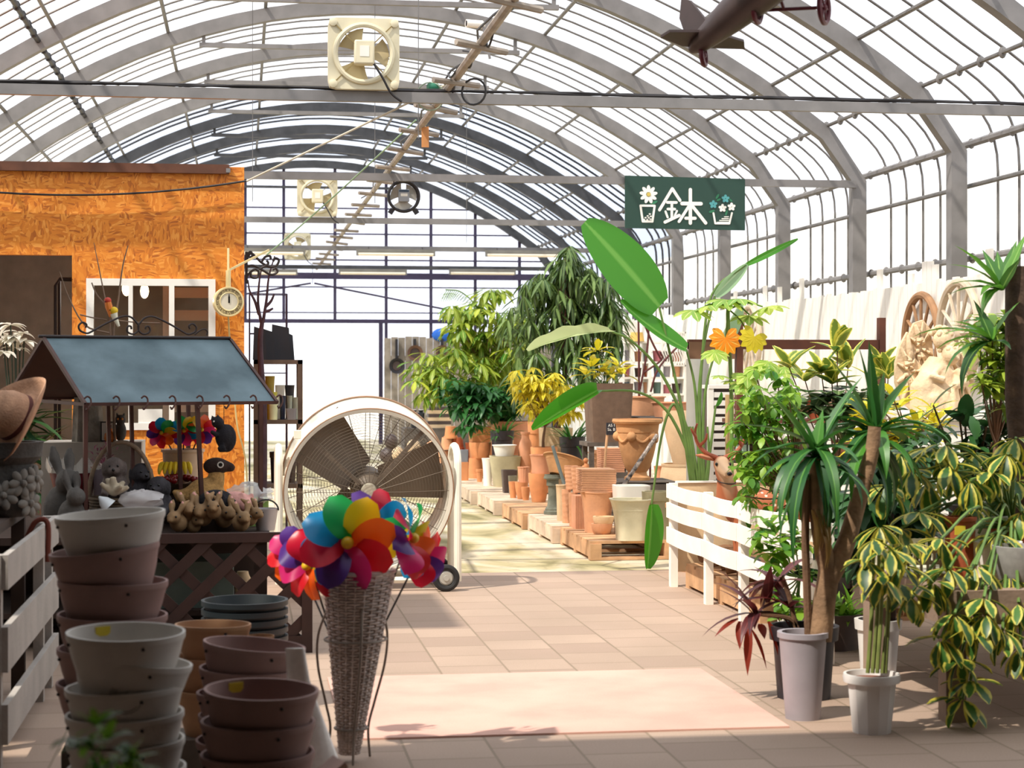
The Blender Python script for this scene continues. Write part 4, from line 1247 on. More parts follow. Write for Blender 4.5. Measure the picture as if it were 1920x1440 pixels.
# ---------------------------------------------------------------- brown timber timber rack
RUST = mat('red brown timber', '#5f3320', 0.7, 0, 0.2, 5)
Yf = 13.85
a, c = P(1290, 656, Yf), P(1657, 645, Yf)
z = P(1500, 637, Yf).z; z2 = P(1500, 655, Yf).z
t = thing('timber_rack', 'red brown timber timber rack with posts above the potted plants', 'frame', (a.x, Yf, 0))
w = c.x - a.x
MB().bx(0, w, -.03, .03, z2, z).build('rail', RUST, t, False, 0)
MB().bx(0, P(1375, 600, Yf).x - a.x, -.05, .0, P(1300, 673, Yf).z, P(1300, 641, Yf).z).build('name_board', mat('brown board', '#7d5a42', .7, 0, .1), t, False, 0)
for px, py in ((1385, 590), (1652, 596)):
    x = P(px, 650, Yf).x - a.x
    MB().bx(x - .025, x + .025, -.04, .03, 0, P(px, py, Yf).z).build('post', RUST, t, False, 0)
for zz in (.35, .75, 1.12):
    MB().bx(P(1385, 650, Yf).x - a.x, P(1652, 650, Yf).x - a.x, 0, .5, zz - .03, zz).build('shelf', RUST, t, False, 0)
# goods on its shelves: flat stacked trays, pots
random.seed(8)
sx = P(1395, 650, Yf).x
kinds = [(TERRA, 'orange clay'), (BLUEG, 'blue grey'), (WHITEC, 'white glazed'), (TERRAB, 'brick red'), (BUFF, 'buff'), (DKB, 'dark brown')]
pl = ['under the papaya leaves', 'behind the yellow leaf', 'at the middle of the rail', 'below the variegated rubber leaves', 'near the end post', 'at the far end by the post']
for i in range(6):
    x = sx + .12 + i * .17
    m, w_ = kinds[i]
    pot('flower_pot', f'{w_} pot on the timber rack {pl[i]}', m, (x, Yf + .2, 1.12), .055, .075, .15 + .02 * (i % 3), 'lip', group='pots on the timber rack')
for i in range(4):
    x = sx + .1 + i * .26
    t = thing('tray_stack', ('stack of dark trays on the middle shelf of the timber rack, by the post', 'stack of buff trays on the middle shelf under the yellow leaf', 'stack of grey trays on the middle shelf behind the rubber plant', 'stack of clay trays on the middle shelf at its end')[i], 'trays', (x, Yf + .2, .75), 0, 'stacked trays on the timber rack')
    for j in range(6):
        MB().lathe([(.09, 0), (.11, .03), (.105, .03), (.088, .008)], 20, c=(0, 0, j * .034)).build('tray', (DKB, BUFF, BLUEG, TERRAP)[i], t)
g = P(1308, 760, 15.8)
pot('tall_vase', 'tall plain grey cylinder pot below the brown name board', mat('plain grey glaze', '#a3a39a', .6, 0, .05), (g.x, 15.8, HS), .1, .1, P(1308, 673, 15.8).z - HS, 'plain')
t = thing('bamboo_post', 'pale bamboo post standing beside the timber rack', 'bamboo', (P(1368, 740, 13.7).x, 13.7, 0))
b = MB()
hb = P(1368, 740, 13.7).z
MB().tube([(0, 0, hb * i / 5) for i in range(6)], .035, 12).build('culm', mat('pale bamboo', '#c4a676', .6, 0, .15, 5), t)
for i in range(1, 5): MB().ring((0, 0, hb * i / 5), .036, .004, (0, 0, 1), 16, 5).build('node', MATS['pale bamboo'], t)
# louvred white crate
a, c = P(1332, 722, 15.2), P(1390, 800, 15.2)
t = thing('louvre_crate', 'white louvred crate standing behind the bamboo post', 'crate', (a.x, 15.2, 0))
zt, zb = a.z, c.z
MB().bx(-.02, c.x - a.x + .02, -.02, .3, zt - .03, zt).build('lid', WHITEP, t, False, 0)
MB().bx(0, c.x - a.x, .02, .28, 0, zt - .03).build('body', DKB, t, False, 0)
for i in range(12):
    zz = zt - .06 - i * .07
    MB().bx(0, c.x - a.x, -.01, .0, zz - .045, zz).build('louvre', WHITEP, t, False, 0)
for x in (0, c.x - a.x): MB().bx(x - .025, x + .025, -.015, .02, 0, zt - .03).build('stile', WHITEP, t, False, 0)
# wagon wheels on the white fence
def wagon(label, px, py, rad, m, Y=None):
    X = 6.08
    s = ray(px, py); k = X / s.x
    q = V((0, 0, EYE)) + s * k
    t = thing('wagon_wheel', label, 'wheel', q)
    MB().ring((0, 0, 0), rad, .035, (1, 0, 0), 40, 8).build('rim', m, t)
    MB().lathe([(.07, -.05), (.075, 0), (.05, .05)], 16, M=Matrix.Rotation(-PI / 2, 4, 'Y')).build('hub', m, t)
    for i in range(12):
        a0 = i * PI / 6
        MB().tube([(0, .05 * math.cos(a0), .05 * math.sin(a0)), (0, rad * math.cos(a0), rad * math.sin(a0))], .016, 6).build('spoke', m, t)
OLDW = mat('old brown wood', '#9a7350', .8, 0, .2, 6); PALEW = mat('pale weathered wood', '#cbb9a0', .8, 0, .15, 6)
wagon('brown wooden wagon wheel hung on the white fence behind the angel statue', 1727, 640, .42, OLDW)
wagon('pale wooden wagon wheel hung on the white fence above the angel statue', 1797, 625, .44, PALEW)
wagon('pale half hidden wagon wheel on the white fence behind the timber rack', 1406, 640, .42, PALEW)
# angel statue
STONE = mat('cream carved stone', '#d6bb98', .85, 0, .15, 8, bump=.5, bs=50)
Ya = 11.4
q = P(1754, 770, Ya)
t = thing('plinth', 'white plinth under the angel statue', 'plinth', (q.x, Ya, 0))
MB().bx(-.3, .3, -.2, .2, q.z - .06, q.z).build('top', WHITEP, t, False, 0, .006)
MB().bx(-.25, .25, -.16, .16, 0, q.z - .06).build('body', WHITEP, t, False, 0)
t = thing('angel_statue', 'cream stone statue of two winged cherubs with curly hair', 'statue', q)
b = MB()
b.tube([(0, 0, 0), (0, 0, .12), (.01, 0, .25), (.03, 0, .34)], [.17, .15, .12, .07], 16)
b.tube([(-.1, -.05, 0), (-.1, -.05, .15), (-.06, -.06, .24)], [.09, .09, .06], 12)
b.ell((.075, -.07, .36), (.06, .065, .068), 14).ell((.03, -.04, .46), (.062, .065, .07), 14)
b.ell((.075, -.135, .35), (.012, .015, .012), 8).ell((.1, -.125, .335), (.02, .015, .015), 8)
b.tube([(.0, -.08, .28), (-.07, -.13, .22), (.0, -.17, .2)], [.035, .03, .025], 8).tube([(.12, -.08, .27), (.15, -.13, .18), (.06, -.17, .16)], [.035, .03, .025], 8)
for i in range(8):
    a0 = i * .8
    b.tube([(.1 * math.cos(a0) + .02, -.1 + .03 * math.sin(a0), .22 - .02 * i), (.08 * math.cos(a0 + .6), -.15, .12 - .012 * i), (.06 * math.cos(a0), -.16, 0.0)], .018, 6)
b.build('body', STONE, t, remesh=.009, sm=3)
b = MB()
random.seed(4)
for i in range(60):
    a0, e = R2(0, 2 * PI), R2(.25, 1.4)
    for c, rr in (((.075, -.06, .37), .066), ((.03, -.03, .47), .07)):
        if random.random() < .55:
            b.ell((c[0] + rr * math.cos(a0) * math.cos(e), c[1] + .012 + rr * math.sin(a0) * math.cos(e), c[2] + rr * math.sin(e)), .019, 7)
b.build('curls', STONE, t)
WINGS = (([(-.06, .04), (-.15, .0), (-.22, .06), (-.26, .18), (-.26, .31), (-.23, .42), (-.18, .51), (-.16, .44), (-.13, .34), (-.06, .26)], .02),
         ([(-.12, .2), (-.17, .34), (-.16, .48), (-.12, .57), (-.06, .59), (-.01, .53), (.01, .36), (-.02, .2)], .06),
         ([(.1, .1), (.18, .02), (.25, .09), (.28, .2), (.26, .32), (.2, .38), (.13, .32)], .04))
for poly, yy in WINGS:
    b = MB().prism(poly, Matrix(((1, 0, 0, 0), (0, 0, 1, yy), (0, 1, 0, 0), (0, 0, 0, 1))), .035)
    cx_ = sum(x for x, z in poly) / len(poly); cz_ = sum(z for x, z in poly) / len(poly)
    for k, (x, z) in enumerate(poly):
        for s_ in (.35, .75):
            b.tube([(cx_ + (x - cx_) * s_ * .4, yy - .004, cz_ + (z - cz_) * s_ * .4), (cx_ + (x - cx_) * s_ * .8, yy - .016, cz_ + (z - cz_) * s_ * .8), (cx_ + (x - cx_) * s_ * 1.22, yy - .006, cz_ + (z - cz_) * s_ * 1.22)], [.008, .019, .01], 8, flat=.6)
    b.build('wing', STONE, t)
# ================================================================ plants
random.seed(21)
STEM_G = mat('green stem', '#5d7a36', .6, 0, .15, 8)
STEM_B = mat('brown stem', '#6a4d36', .8, 0, .2, 10, bump=.3)
TRUNK = mat('grey brown trunk', '#8a6c50', .9, 0, .25, 14, bump=.5, bs=50)
TRUNKD = mat('dark rough trunk', '#4d3a2c', .9, 0, .3, 14, bump=.7, bs=40)
L_SCH = leafmat('light schefflera leaf', '#3f7a1c', '#b9c23a', rib='#c8cf70')
L_YEL = leafmat('golden leaf', '#c9b81c', '#eadb4a', rib='#8a9a20')
L_PHI = leafmat('deep green leaf', '#1d4d22', '#3f7d3a', transl=.25)
L_ALI = leafmat('drooping olive leaf', '#2f4f24', '#6f8a44', transl=.25, rib='#8fa060')
L_YUC = leafmat('yucca blade', '#23552a', '#4f8a2e', transl=.25, rib='#5f9440')
L_VAR = leafmat('cream edged leaf', '#234d24', '#4b7a2a', edge='#c4b93c', thr=.56, transl=.3, edge2='#d6cc62')
L_VARL = leafmat('yellow hearted leaf', '#cdc02a', '#e8da40', edge='#4f7a26', thr=.92, transl=.4)
L_RUB = leafmat('rubber leaf with yellow rim', '#4d7030', '#8fa03c', edge='#e6dd62', thr=.68, transl=.35, edge2='#f0e878')
L_RUBD = leafmat('dark rubber leaf', '#33502c', '#50683c', transl=.2, rib='#8a9a68')
L_VINE = leafmat('fresh vine leaf', '#3d7a20', '#93b83a', transl=.45)
L_PAP = leafmat('pale umbrella leaf', '#7fae4e', '#bdd05a', transl=.5, rib='#d2dc8c')
L_ORA = leafmat('orange dying leaf', '#e88a10', '#f5a01c', transl=.4, rib='#f7c860')
L_YLF = leafmat('yellow dying leaf', '#cfc020', '#e0cc30', transl=.45)
L_COR = leafmat('dark red cordyline blade', '#3a1a20', '#6a2826', transl=.25, rib='#7a3a38')
L_CORR = leafmat('red brown hanging blade', '#6b2016', '#8a3220', transl=.35)
L_DRA = leafmat('corn plant blade', '#2a5c22', '#5f9430', transl=.35, rib='#7fa850')
L_LIM = leafmat('lime shrub leaf', '#2f6626', '#b9cc4a', transl=.4)
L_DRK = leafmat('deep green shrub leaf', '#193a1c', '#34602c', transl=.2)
L_BOP = leafmat('paddle leaf', '#3f8a22', '#4f9a2a', transl=.45, rib='#6fae48', rough=.35)
L_BOPW = leafmat('backlit paddle underside', '#b9c98a', '#c4d29a', transl=.6, rib='#9fb878')  # light coming through the leaf is put into its pale colour
L_BOPS = leafmat('silvery paddle underside', '#8fb486', '#a0c096', transl=.4, rib='#b8d0a8')
def rdir(el0, el1):
    a, e = R2(0, 2 * PI), math.radians(R2(el0, el1))
    return V((math.cos(a) * math.cos(e), math.sin(a) * math.cos(e), math.sin(e)))
def whorl(b, c, n, ln, w, el=(-15, 20), droop=.7, prof='obov', fold=.2, seg=3, axis=None, rnd=None):
    base = R2(0, 6)
    for i in range(n):
        a = base + 2 * PI * i / n + R2(-.15, .15)
        e = math.radians(R2(*el))
        d = V((math.cos(a) * math.cos(e), math.sin(a) * math.cos(e), math.sin(e)))
        if axis is not None:
            d = (d + axis).normalized()
        k = R2(.8, 1.1)
        b.leaf(V(c) + d * ln * .12, d, ln * k, w * k, droop * R2(.7, 1.3), fold, prof, seg, rnd=None if rnd is None else min(1, max(0, rnd + R2(-.25, .25))))
def crown(regions):
    """points inside photo ellipses (cx, cy, rx, ry, depth, spread, count)"""
    out = []
    for cx, cy, rx, ry, Y, s, n in regions:
        for _ in range(n):
            while True:
                a, c = R2(-1, 1), R2(-1, 1)
                if a * a + c * c < 1: break
            out.append(P(cx + a * rx, cy + c * ry, Y + R2(-s, s)))
    return out
def branches(base, fork, tips, r0, r1=.004, sub=4):
    b = MB()
    b.tube(spline([base, V(base).lerp(V(fork), .5) + V((R2(-.02, .02), R2(-.02, .02), 0)), fork], 3), [r0 * (1 - .35 * i / 6) for i in range(7)], 9)
    for q in tips:
        q = V(q)
        m = V(fork).lerp(q, .5) + V((0, 0, -.08 * (q - V(fork)).length))
        b.tube(spline([fork, m, q], 3), [max(r1, r0 * .5 * (1 - i / 6)) for i in range(7)], 5)
    return b
def potted(name, label, loc, potm, rb, rt, h, style='lip', cat='plant', group=None, rz=0, soil=True, **kw):
    t = thing(name, label, cat, loc, 0, group)
    pot_mesh(style, rb, rt, h, **kw).build('pot', potm, t, False, 40)
    if soil:
        MB().lathe([(0.01, h * .86), (rt * .9, h * .86), (rt * .9, h * .88), (0.01, h * .89)], 20, p=kw.get('p', 2.0)).build('soil', SOIL, t)
    return t
# ---- yucca in the tall grey pot
g = G(1514, 1352); r = 50 * g.y / FPX
g.y += r * .6
hp = P(1514, 1184, g.y).z
t = potted('potted_yucca', 'yucca with forked trunk in a tall grey plastic pot on the paving', g, GREYP, r * .68, r, hp, 'lip')
q = lambda x, y, dy=0: P(x, y, g.y + dy) - g
b = MB()
b.tube(spline([q(1536, 1200), q(1545, 1130), q(1553, 1075), q(1546, 1040), q(1535, 985), q(1531, 930), q(1528, 860)], 4), [.055 - .0012 * i for i in range(25)], 12)
b.tube(spline([q(1553, 1085), q(1575, 1045), q(1592, 1000), q(1612, 930), q(1634, 850), q(1640, 800)], 4), [.048 - .001 * i for i in range(21)], 12)
b.build('trunk', TRUNK, t)
MB().tube(spline([q(1516, 1200), q(1513, 1100), q(1510, 1000), q(1514, 900)], 5), .018, 8).build('side_stem', STEM_B, t)
def yhead(cx, cy, Y, specs, ln, w, n, name, dead=0):
    b = MB()
    c = P(cx, cy, Y) - g
    for (tx, ty, dy, dr) in specs:
        e = P(tx, ty, Y + dy) - g
        d = e - c
        up = d + V((0, 0, d.length * dr * .5))
        b.leaf(c + V((0, 0, R2(-.03, .03))), up, d.length * (1 + dr * .12), w, dr, .35, 'strap', 8)
    for i in range(n):
        e = R2(-50, 60); d = rdir(e, e)
        b.leaf(c + V((0, 0, R2(-.1, .04))), d, ln * R2(.7, 1), w * R2(.8, 1), R2(.5, 1.5), .35, 'strap', 6, rnd=R2(0, .5))
    return b.build(name, L_YUC, t)
Y0 = g.y
yhead(1530, 850, Y0, [(1450, 720, -.1, .3), (1480, 735, 0, .25), (1540, 760, .05, .2), (1600, 800, -.1, .4), (1605, 700, .1, .3), (1440, 870, -.1, .9), (1455, 960, -.15, 1.6), (1470, 1000, -.2, 1.7), (1500, 1060, -.2, 1.9), (1490, 980, .1, 1.7), (1440, 810, .1, .5), (1600, 870, -.1, .8), (1610, 950, -.15, 1.5), (1560, 1000, -.2, 1.8), (1420, 830, 0, .7), (1580, 750, .1, .3)], .42, .055, 22, 'leaf_head')
yhead(1640, 815, Y0 + .15, [(1570, 668, 0, .25), (1618, 645, 0, .1), (1632, 628, .05, .08), (1655, 690, .1, .2), (1705, 700, .1, .35), (1730, 760, -.1, .6), (1760, 800, 0, .8), (1765, 840, -.1, 1.2), (1710, 880, -.15, 1.4), (1590, 720, .1, .3), (1520, 790, -.1, .8), (1560, 860, -.1, 1.2), (1720, 830, .1, .9), (1660, 900, -.2, 1.7), (1600, 930, -.2, 1.7)], .40, .062, 22, 'leaf_head')
b = MB()
c = q(1533, 975)
for i in range(12):
    b.leaf(c + V((R2(-.04, .04), -.04, R2(-.02, .06))), V((R2(-.4, .4), -.5, -.4)), R2(.12, .25), .02, 1.2, .2, 'strap', 4)
b.build('dead_leaves', leafmat('dry blade', '#9a7a48', '#b8965a'), t)
# ---- black pot with cordyline behind it
g = G(1522, 1316); g.y += .12
r = 68 * g.y / FPX
hp = P(1522, 1172, g.y).z
t = potted('potted_cordyline', 'dark red cordyline in a black pot behind the tall grey pot', g, BLACKPL, r * .75, r, hp, 'rim')
q = lambda x, y, dy=0: P(x, y, g.y + dy) - g
MB().tube(spline([q(1500, 1190), q(1480, 1160), q(1420, 1150)], 4), .012, 7).tube(spline([q(1495, 1190), q(1480, 1120), q(1465, 1080)], 4), .012, 7).build('stem', STEM_B, t)
b = MB()
for c, n in ((q(1418, 1150), 10), (q(1462, 1090), 9), (q(1480, 1140), 6)):
    for i in range(n):
        e = R2(0, 60); b.leaf(c, rdir(e, e), R2(.2, .3), .048, R2(.6, 1.3), .25, 'lance', 6)
for x0, y0, x1, y1 in ((1415, 1155, 1360, 1060), (1410, 1150, 1345, 1110), (1430, 1140, 1470, 1060), (1440, 1130, 1440, 1060)):
    d = q(x1, y1) - q(x0, y0); b.leaf(q(x0, y0), d + V((0, 0, .1)), d.length * 1.1, .05, .5, .25, 'lance', 6)
b.build('upper_leaves', L_COR, t)
b = MB()
for x0, y0, x1, y1 in ((1385, 1160, 1343, 1195), (1388, 1165, 1387, 1215), (1405, 1175, 1400, 1262), (1408, 1180, 1440, 1250), (1440, 1165, 1460, 1225), (1425, 1170, 1432, 1200)):
    d = q(x1, y1, -.05) - q(x0, y0); b.leaf(q(x0, y0), d + V((0, 0, .03)), d.length * 1.05, .042, .25, .3, 'lance', 6)
b.build('hanging_leaves', L_CORR, t)
# croton like green shrub behind it
g = V((P(1500, 1200, 9.05).x, 9.05, 0))
t = potted('potted_shrub', 'leafy green shrub with yellow tips beside the cordyline', g, BLACKPL, .1, .13, .2, 'rim')
tips = [p - g for p in crown([(1478, 1080, 45, 95, g.y, .15, 22), (1450, 1010, 40, 50, g.y, .1, 12)])]
branches((0, 0, .15), (0, 0, .45), tips[:12], .01).build('stem', STEM_G, t)
b = MB()
for c in tips: whorl(b, c, 6, .085, .045, (-40, 40), .6, 'oval')
b.build('foliage', L_VINE, t)
# ---- white ribbed pot with canes
g = G(1645, 1378); r = 55 * g.y / FPX; g.y += r * .6
hp = P(1645, 1262, g.y).z
t = thing('potted_schefflera', 'white plastic pot with facets and thin green canes on the paving', 'plant', g)
b = MB().lathe([(r * .68, 0), (r * .86, hp * .84), (r * .86, hp * .85)], 24, p=2.0, flute=12, famp=.012); b.build('pot', WHITEPL, t, False, 20)
MB().lathe([(r * .86, hp * .84), (r * 1.0, hp * .86), (r * 1.02, hp * .93), (r * 1.0, hp), (r * .9, hp), (r * .84, hp * .86)], 36, closed=True).build('rim', WHITEPL, t)
MB().lathe([(.01, hp * .88), (r * .88, hp * .88), (r * .88, hp * .9), (.01, hp * .9)], 20).build('soil', mat('reddish soil', '#7a4a38', .9), t)
q = lambda x, y, dy=0: P(x, y, g.y + dy) - g
random.seed(9)
for i, (x0, x1, y1, dy) in enumerate(((1627, 1638, 1010, 0), (1636, 1650, 990, .04), (1645, 1655, 1040, -.04), (1654, 1672, 1020, .03), (1660, 1668, 1060, -.02))):
    MB().tube(spline([q(x0, 1262, dy), q((x0 + x1) / 2 + 2, 1150, dy), q(x1, y1, dy)], 5), .009, 7).build('cane', mat('green brown cane', '#6f7a3c', .6, 0, .25, 12), t)
b = MB()
for (x, y, dy) in ((1638, 1010, -.1), (1625, 1050, -.1), (1670, 1030, -.15), (1690, 1060, -.1), (1655, 1080, -.15), (1700, 1020, 0), (1650, 985, 0), (1690, 1095, .05)):
    whorl(b, q(x, y, dy), 7, .13, .055, (-45, 10), .5, 'obov', seg=4)
b.build('foliage', L_VAR, t)
# second white pot behind
g = G(1662, 1266); r = 47 * g.y / FPX; g.y += r
hp = P(1662, 1160, g.y).z
t = potted('potted_tree', 'dark stemmed plant in a white rimmed pot behind the faceted white pot', g, WHITEPL, r * .74, r, hp, 'rim')
q = lambda x, y, dy=0: P(x, y, g.y + dy) - g
MB().tube([q(1668, 1180), q(1672, 1100), q(1665, 1000), q(1668, 900)], .028, 9).build('trunk', TRUNKD, t)
b = MB()
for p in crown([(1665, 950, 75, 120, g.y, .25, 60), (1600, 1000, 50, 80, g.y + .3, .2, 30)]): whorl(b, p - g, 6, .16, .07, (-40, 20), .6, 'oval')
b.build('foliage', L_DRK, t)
# ---- bench with pots on the right
BW = mat('weathered bench timber', '#8a7463', .85, 0, .2, 5, bump=.2)
f0 = G(1773, 1352)
bx0 = f0.x; by0 = f0.y
bz = .56
t = thing('plant_bench', 'weathered timber plant bench with square posts under the pots', 'bench', (bx0, by0, 0))
MB().bx(-.02, 1.5, -.05, 1.02, bz - .03, bz).build('top', BW, t, False, 0)
MB().bx(.38, 1.5, 1.03, 2.9, bz - .03, bz).build('top', BW, t, False, 0)
for (x, y) in ((.03, 0), (.03, .97), (.43, 2.4), (1.4, 0), (1.4, 2.4)):
    MB().bx(x - .045, x + .045, y - .045, y + .045, 0, bz - .03).build('post', BW, t, False, 0)
MB().bx(-.03, 0.0, -.05, 1.02, bz - .14, bz + .005).build('side_rail', BW, t, False, 0)
MB().bx(-.03, 1.5, -.08, -.05, bz - .14, bz + .005).build('front_rail', BW, t, False, 0)
def onbench(px, dy): return V((P(px, 1000, by0 + dy).x, by0 + dy, bz))
# plastic basket
o = onbench(1712, .5); o.x = bx0 + .02
t = thing('plastic_basket', 'cream plastic lattice basket on the edge of the plant bench', 'basket', o)
CRM = mat('cream plastic', '#d8d2bc', .5)
b = MB()
w, d, h = .34, .5, .13
for z in (0.005, h * .5, h - .012):
    for p0, p1 in (((0, 0), (w, 0)), ((w, 0), (w, d)), ((w, d), (0, d)), ((0, d), (0, 0))):
        b.bar((*p0, z), (*p1, z), .008, .02)
for i in range(12):
    x = w * i / 11; y = d * i / 11
    for p in ((x, 0), (x, d), (0, y), (w, y)): b.bar((*p, 0), (*p, h), .006, .012, up=V((1, 0, 0)))
b.bx(0, w, 0, d, 0, .006)
b.build('lattice', CRM, t, False, 0)
bp = [('brown_pot', 'tall brown clay pot with a yellow price sticker on the plant bench', TERRAB, 1800, .42, .06, .075, .28, 'lip'),
      ('white_pot', 'white pot with an orange label on the plant bench near the frame edge', WHITEC, 1850, .75, .09, .12, .26, 'flare'),
      ('white_pot', 'white round pot on a saucer on the plant bench', WHITEC, 1868, .38, .085, .115, .17, 'cup'),
      ('grey_pot', 'grey speckled bowl pot at the front of the plant bench', mat('speckled grey', '#8f8c88', .8, 0, .1, 30), 1912, .16, .08, .12, .17, 'bowl')]
BT = []
for nm, lab, m, px, dy, rb, rt, h, st in bp:
    o = onbench(px, dy)
    t = thing(nm, lab, 'pot', o)
    pot_mesh(st, rb, rt, h).build('body', m, t)
    BT.append((t, o, rt, h))
YS = mat('yellow sticker', '#e0c838', .6)
t, o, r_, h = BT[0]; MB().box((-.03, -r_ - .0, h * .8), (.05, .004, .04)).build('sticker', YS, t, False, 0)
t, o, r_, h = BT[1]; MB().box((-.05, -r_ * .93, h * .85), (.06, .004, .035)).build('sticker', mat('orange sticker', '#e0a030', .6), t, False, 0)
t, o, r_, h = BT[2]; MB().lathe([(.09, 0), (.13, .015), (.125, .015), (.085, .006)], 24).build('saucer', BUFF, t)
# big variegated schefflera on the bench, hanging over its front
o = onbench(1868, .6) + V((.12, .1, 0))
t = potted('potted_schefflera', 'big cream variegated schefflera spilling over the plant bench', o, TERRAB, .1, .14, .22, 'rim')
whs = [(1775, 832, -.15), (1855, 885, -.2), (1710, 880, -.1), (1870, 868, -.1), (1812, 940, -.2), (1905, 820, -.1), (1760, 960, -.2), (1880, 930, 0), (1835, 1000, -.1), (1740, 905, 0), (1795, 885, -.1), (1690, 850, 0), (1905, 900, .1), (1830, 850, .1),
       (1705, 1115, -.85), (1780, 1065, -.8), (1765, 1010, -.7), (1822, 1180, -.9), (1800, 1235, -.9), (1805, 1310, -.9), (1880, 1180, -.85), (1765, 1195, -.9), (1910, 1130, -.8), (1845, 1120, -.85), (1750, 1090, -.8), (1915, 1210, -.85), (1820, 1275, -.9), (1850, 1150, -.9), (1895, 1080, -.6), (1790, 1150, -.9), (1725, 960, -.3), (1690, 990, -.3), (1820, 900, -.3), (1780, 870, -.2), (1660, 910, -.1), (1745, 840, -.1), (1890, 850, -.2), (1915, 960, -.2), (1870, 1000, -.4), (1830, 1060, -.7)]
pts = [(P(x, y, o.y + dy) - o) for x, y, dy in whs]
b = MB()
for p in pts:
    f = V((0, 0, .2)); m = f.lerp(p, .5) + V((0, 0, .12)); b.tube(spline([f, m, p], 4), .007, 5)
b.build('stem', STEM_G, t)
b = MB()
for p in pts: whorl(b, p, 8, .14, .06, (-60, 5), .5, 'obov', seg=5, fold=.3)
b.build('foliage', L_VAR, t)
# dracaena with cut trunk
o = onbench(1925, .95)
t = potted('potted_dracaena', 'corn plant with thick cut trunk and broad blades at the top', o, TERRAB, .12, .16, .24, 'rim')
c = P(1907, 500, o.y)
MB().tube([(0, 0, .2), (c.x - o.x, 0, .8), (c.x - o.x, 0, c.z - bz)], .058, 14).build('trunk', TRUNKD, t)
q = lambda x, y, dy=0: P(x, y, o.y + dy) - o
b = MB()
for base, lst in ((q(1878, 545, -.08), [(1806, 450, -.1, .5), (1800, 475, 0, .9), (1790, 520, -.1, .8), (1775, 545, 0, .9), (1840, 540, -.2, 1.2), (1845, 465, .1, .2), (1905, 450, .1, .1), (1870, 470, .1, .1), (1910, 480, -.2, .3), (1925, 430, 0, .1), (1840, 580, -.2, 1.5)]),
                  (q(1860, 640, -.1), [(1830, 560, 0, .2), (1840, 580, .1, .2), (1790, 590, -.1, .7), (1785, 600, .1, .6), (1900, 560, -.1, .4), (1770, 690, -.1, 1.3), (1775, 610, -.2, .9), (1800, 730, -.2, 1.6), (1760, 640, .1, 1.0), (1895, 650, -.2, 1), (1720, 610, .3, .8)])):
    for x, y, dy, dr in lst:
        e = q(x, y, dy); d = e - base
        b.leaf(base, d + V((0, 0, d.length * dr * .45)), d.length * (1 + .1 * dr), .065, dr, .25, 'lance', 8, wave=.3)
b.build('foliage', L_DRA, t)
# lime shrub
o = onbench(1860, 1.7)
t = potted('potted_shrub', 'dense shrub of small lime and green leaves below the corn plant', o, BLACKPL, .1, .14, .2, 'rim')
tips = [p - o for p in crown([(1870, 660, 58, 75, o.y - .2, .2, 60), (1890, 720, 40, 50, o.y - .2, .15, 20)])]
branches((0, 0, .18), (0.02, 0, .55), tips[:20], .016).build('stem', STEM_B, t)
b = MB()
for c in tips: whorl(b, c, 7, .1, .042, (-30, 50), .7, 'lance', seg=3)
b.build('foliage', L_LIM, t)
# broad dark leaves
o = onbench(1820, 2.2)
t = potted('potted_ficus', 'broad dark leaved plant between the statue and the bench plants', o, BLACKPL, .1, .14, .2, 'rim')
q = lambda x, y, dy=0: P(x, y, o.y + dy) - o
b = MB(); s = MB()
for x, y, x1, y1, dy, w in ((1850, 800, 1905, 745, -.3, .14), (1848, 800, 1820, 790, -.25, .1), (1800, 790, 1770, 770, -.2, .12), (1810, 800, 1805, 740, -.2, .09), (1760, 800, 1790, 760, -.1, .1), (1890, 790, 1925, 770, -.3, .12), (1860, 830, 1920, 800, -.3, .12), (1780, 830, 1740, 800, -.1, .1), (1830, 820, 1870, 790, -.2, .1), (1700, 830, 1660, 800, 0, .09), (1900, 840, 1930, 820, -.2, .1), (1750, 760, 1780, 720, 0, .09), (1720, 790, 1770, 750, 0, .08)):
    a, c = q(x, y, dy), q(x1, y1, dy); d = c - a
    b.leaf(a, d + V((0, -.05, .04)), d.length * 1.15, w, .4, .15, 'oval', 6)
    s.tube(spline([(0, 0, .2), V((0, 0, .2)).lerp(a, .5), a], 3), .006, 5)
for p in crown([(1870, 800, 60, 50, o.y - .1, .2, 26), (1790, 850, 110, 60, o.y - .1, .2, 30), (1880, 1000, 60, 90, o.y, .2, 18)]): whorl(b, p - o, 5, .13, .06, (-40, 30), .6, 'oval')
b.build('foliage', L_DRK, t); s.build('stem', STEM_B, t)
# pale croton behind the yucca head
g = V((P(1700, 900, 10.2).x, 10.2, bz))
t = potted('potted_croton', 'bright lime croton lit from behind beside the statue plinth', g, BLACKPL, .12, .16, .25, 'rim')
tips = [p - g for p in crown([(1690, 800, 75, 55, 10.2, .2, 22), (1650, 850, 50, 50, 10.2, .2, 10)])]
branches((0, 0, .2), (0, 0, .6), tips, .014).build('stem', STEM_B, t)
b = MB()
for c in tips: whorl(b, c, 6, .15, .055, (0, 60), .6, 'oval', seg=4)
b.build('foliage', L_VARL, t)
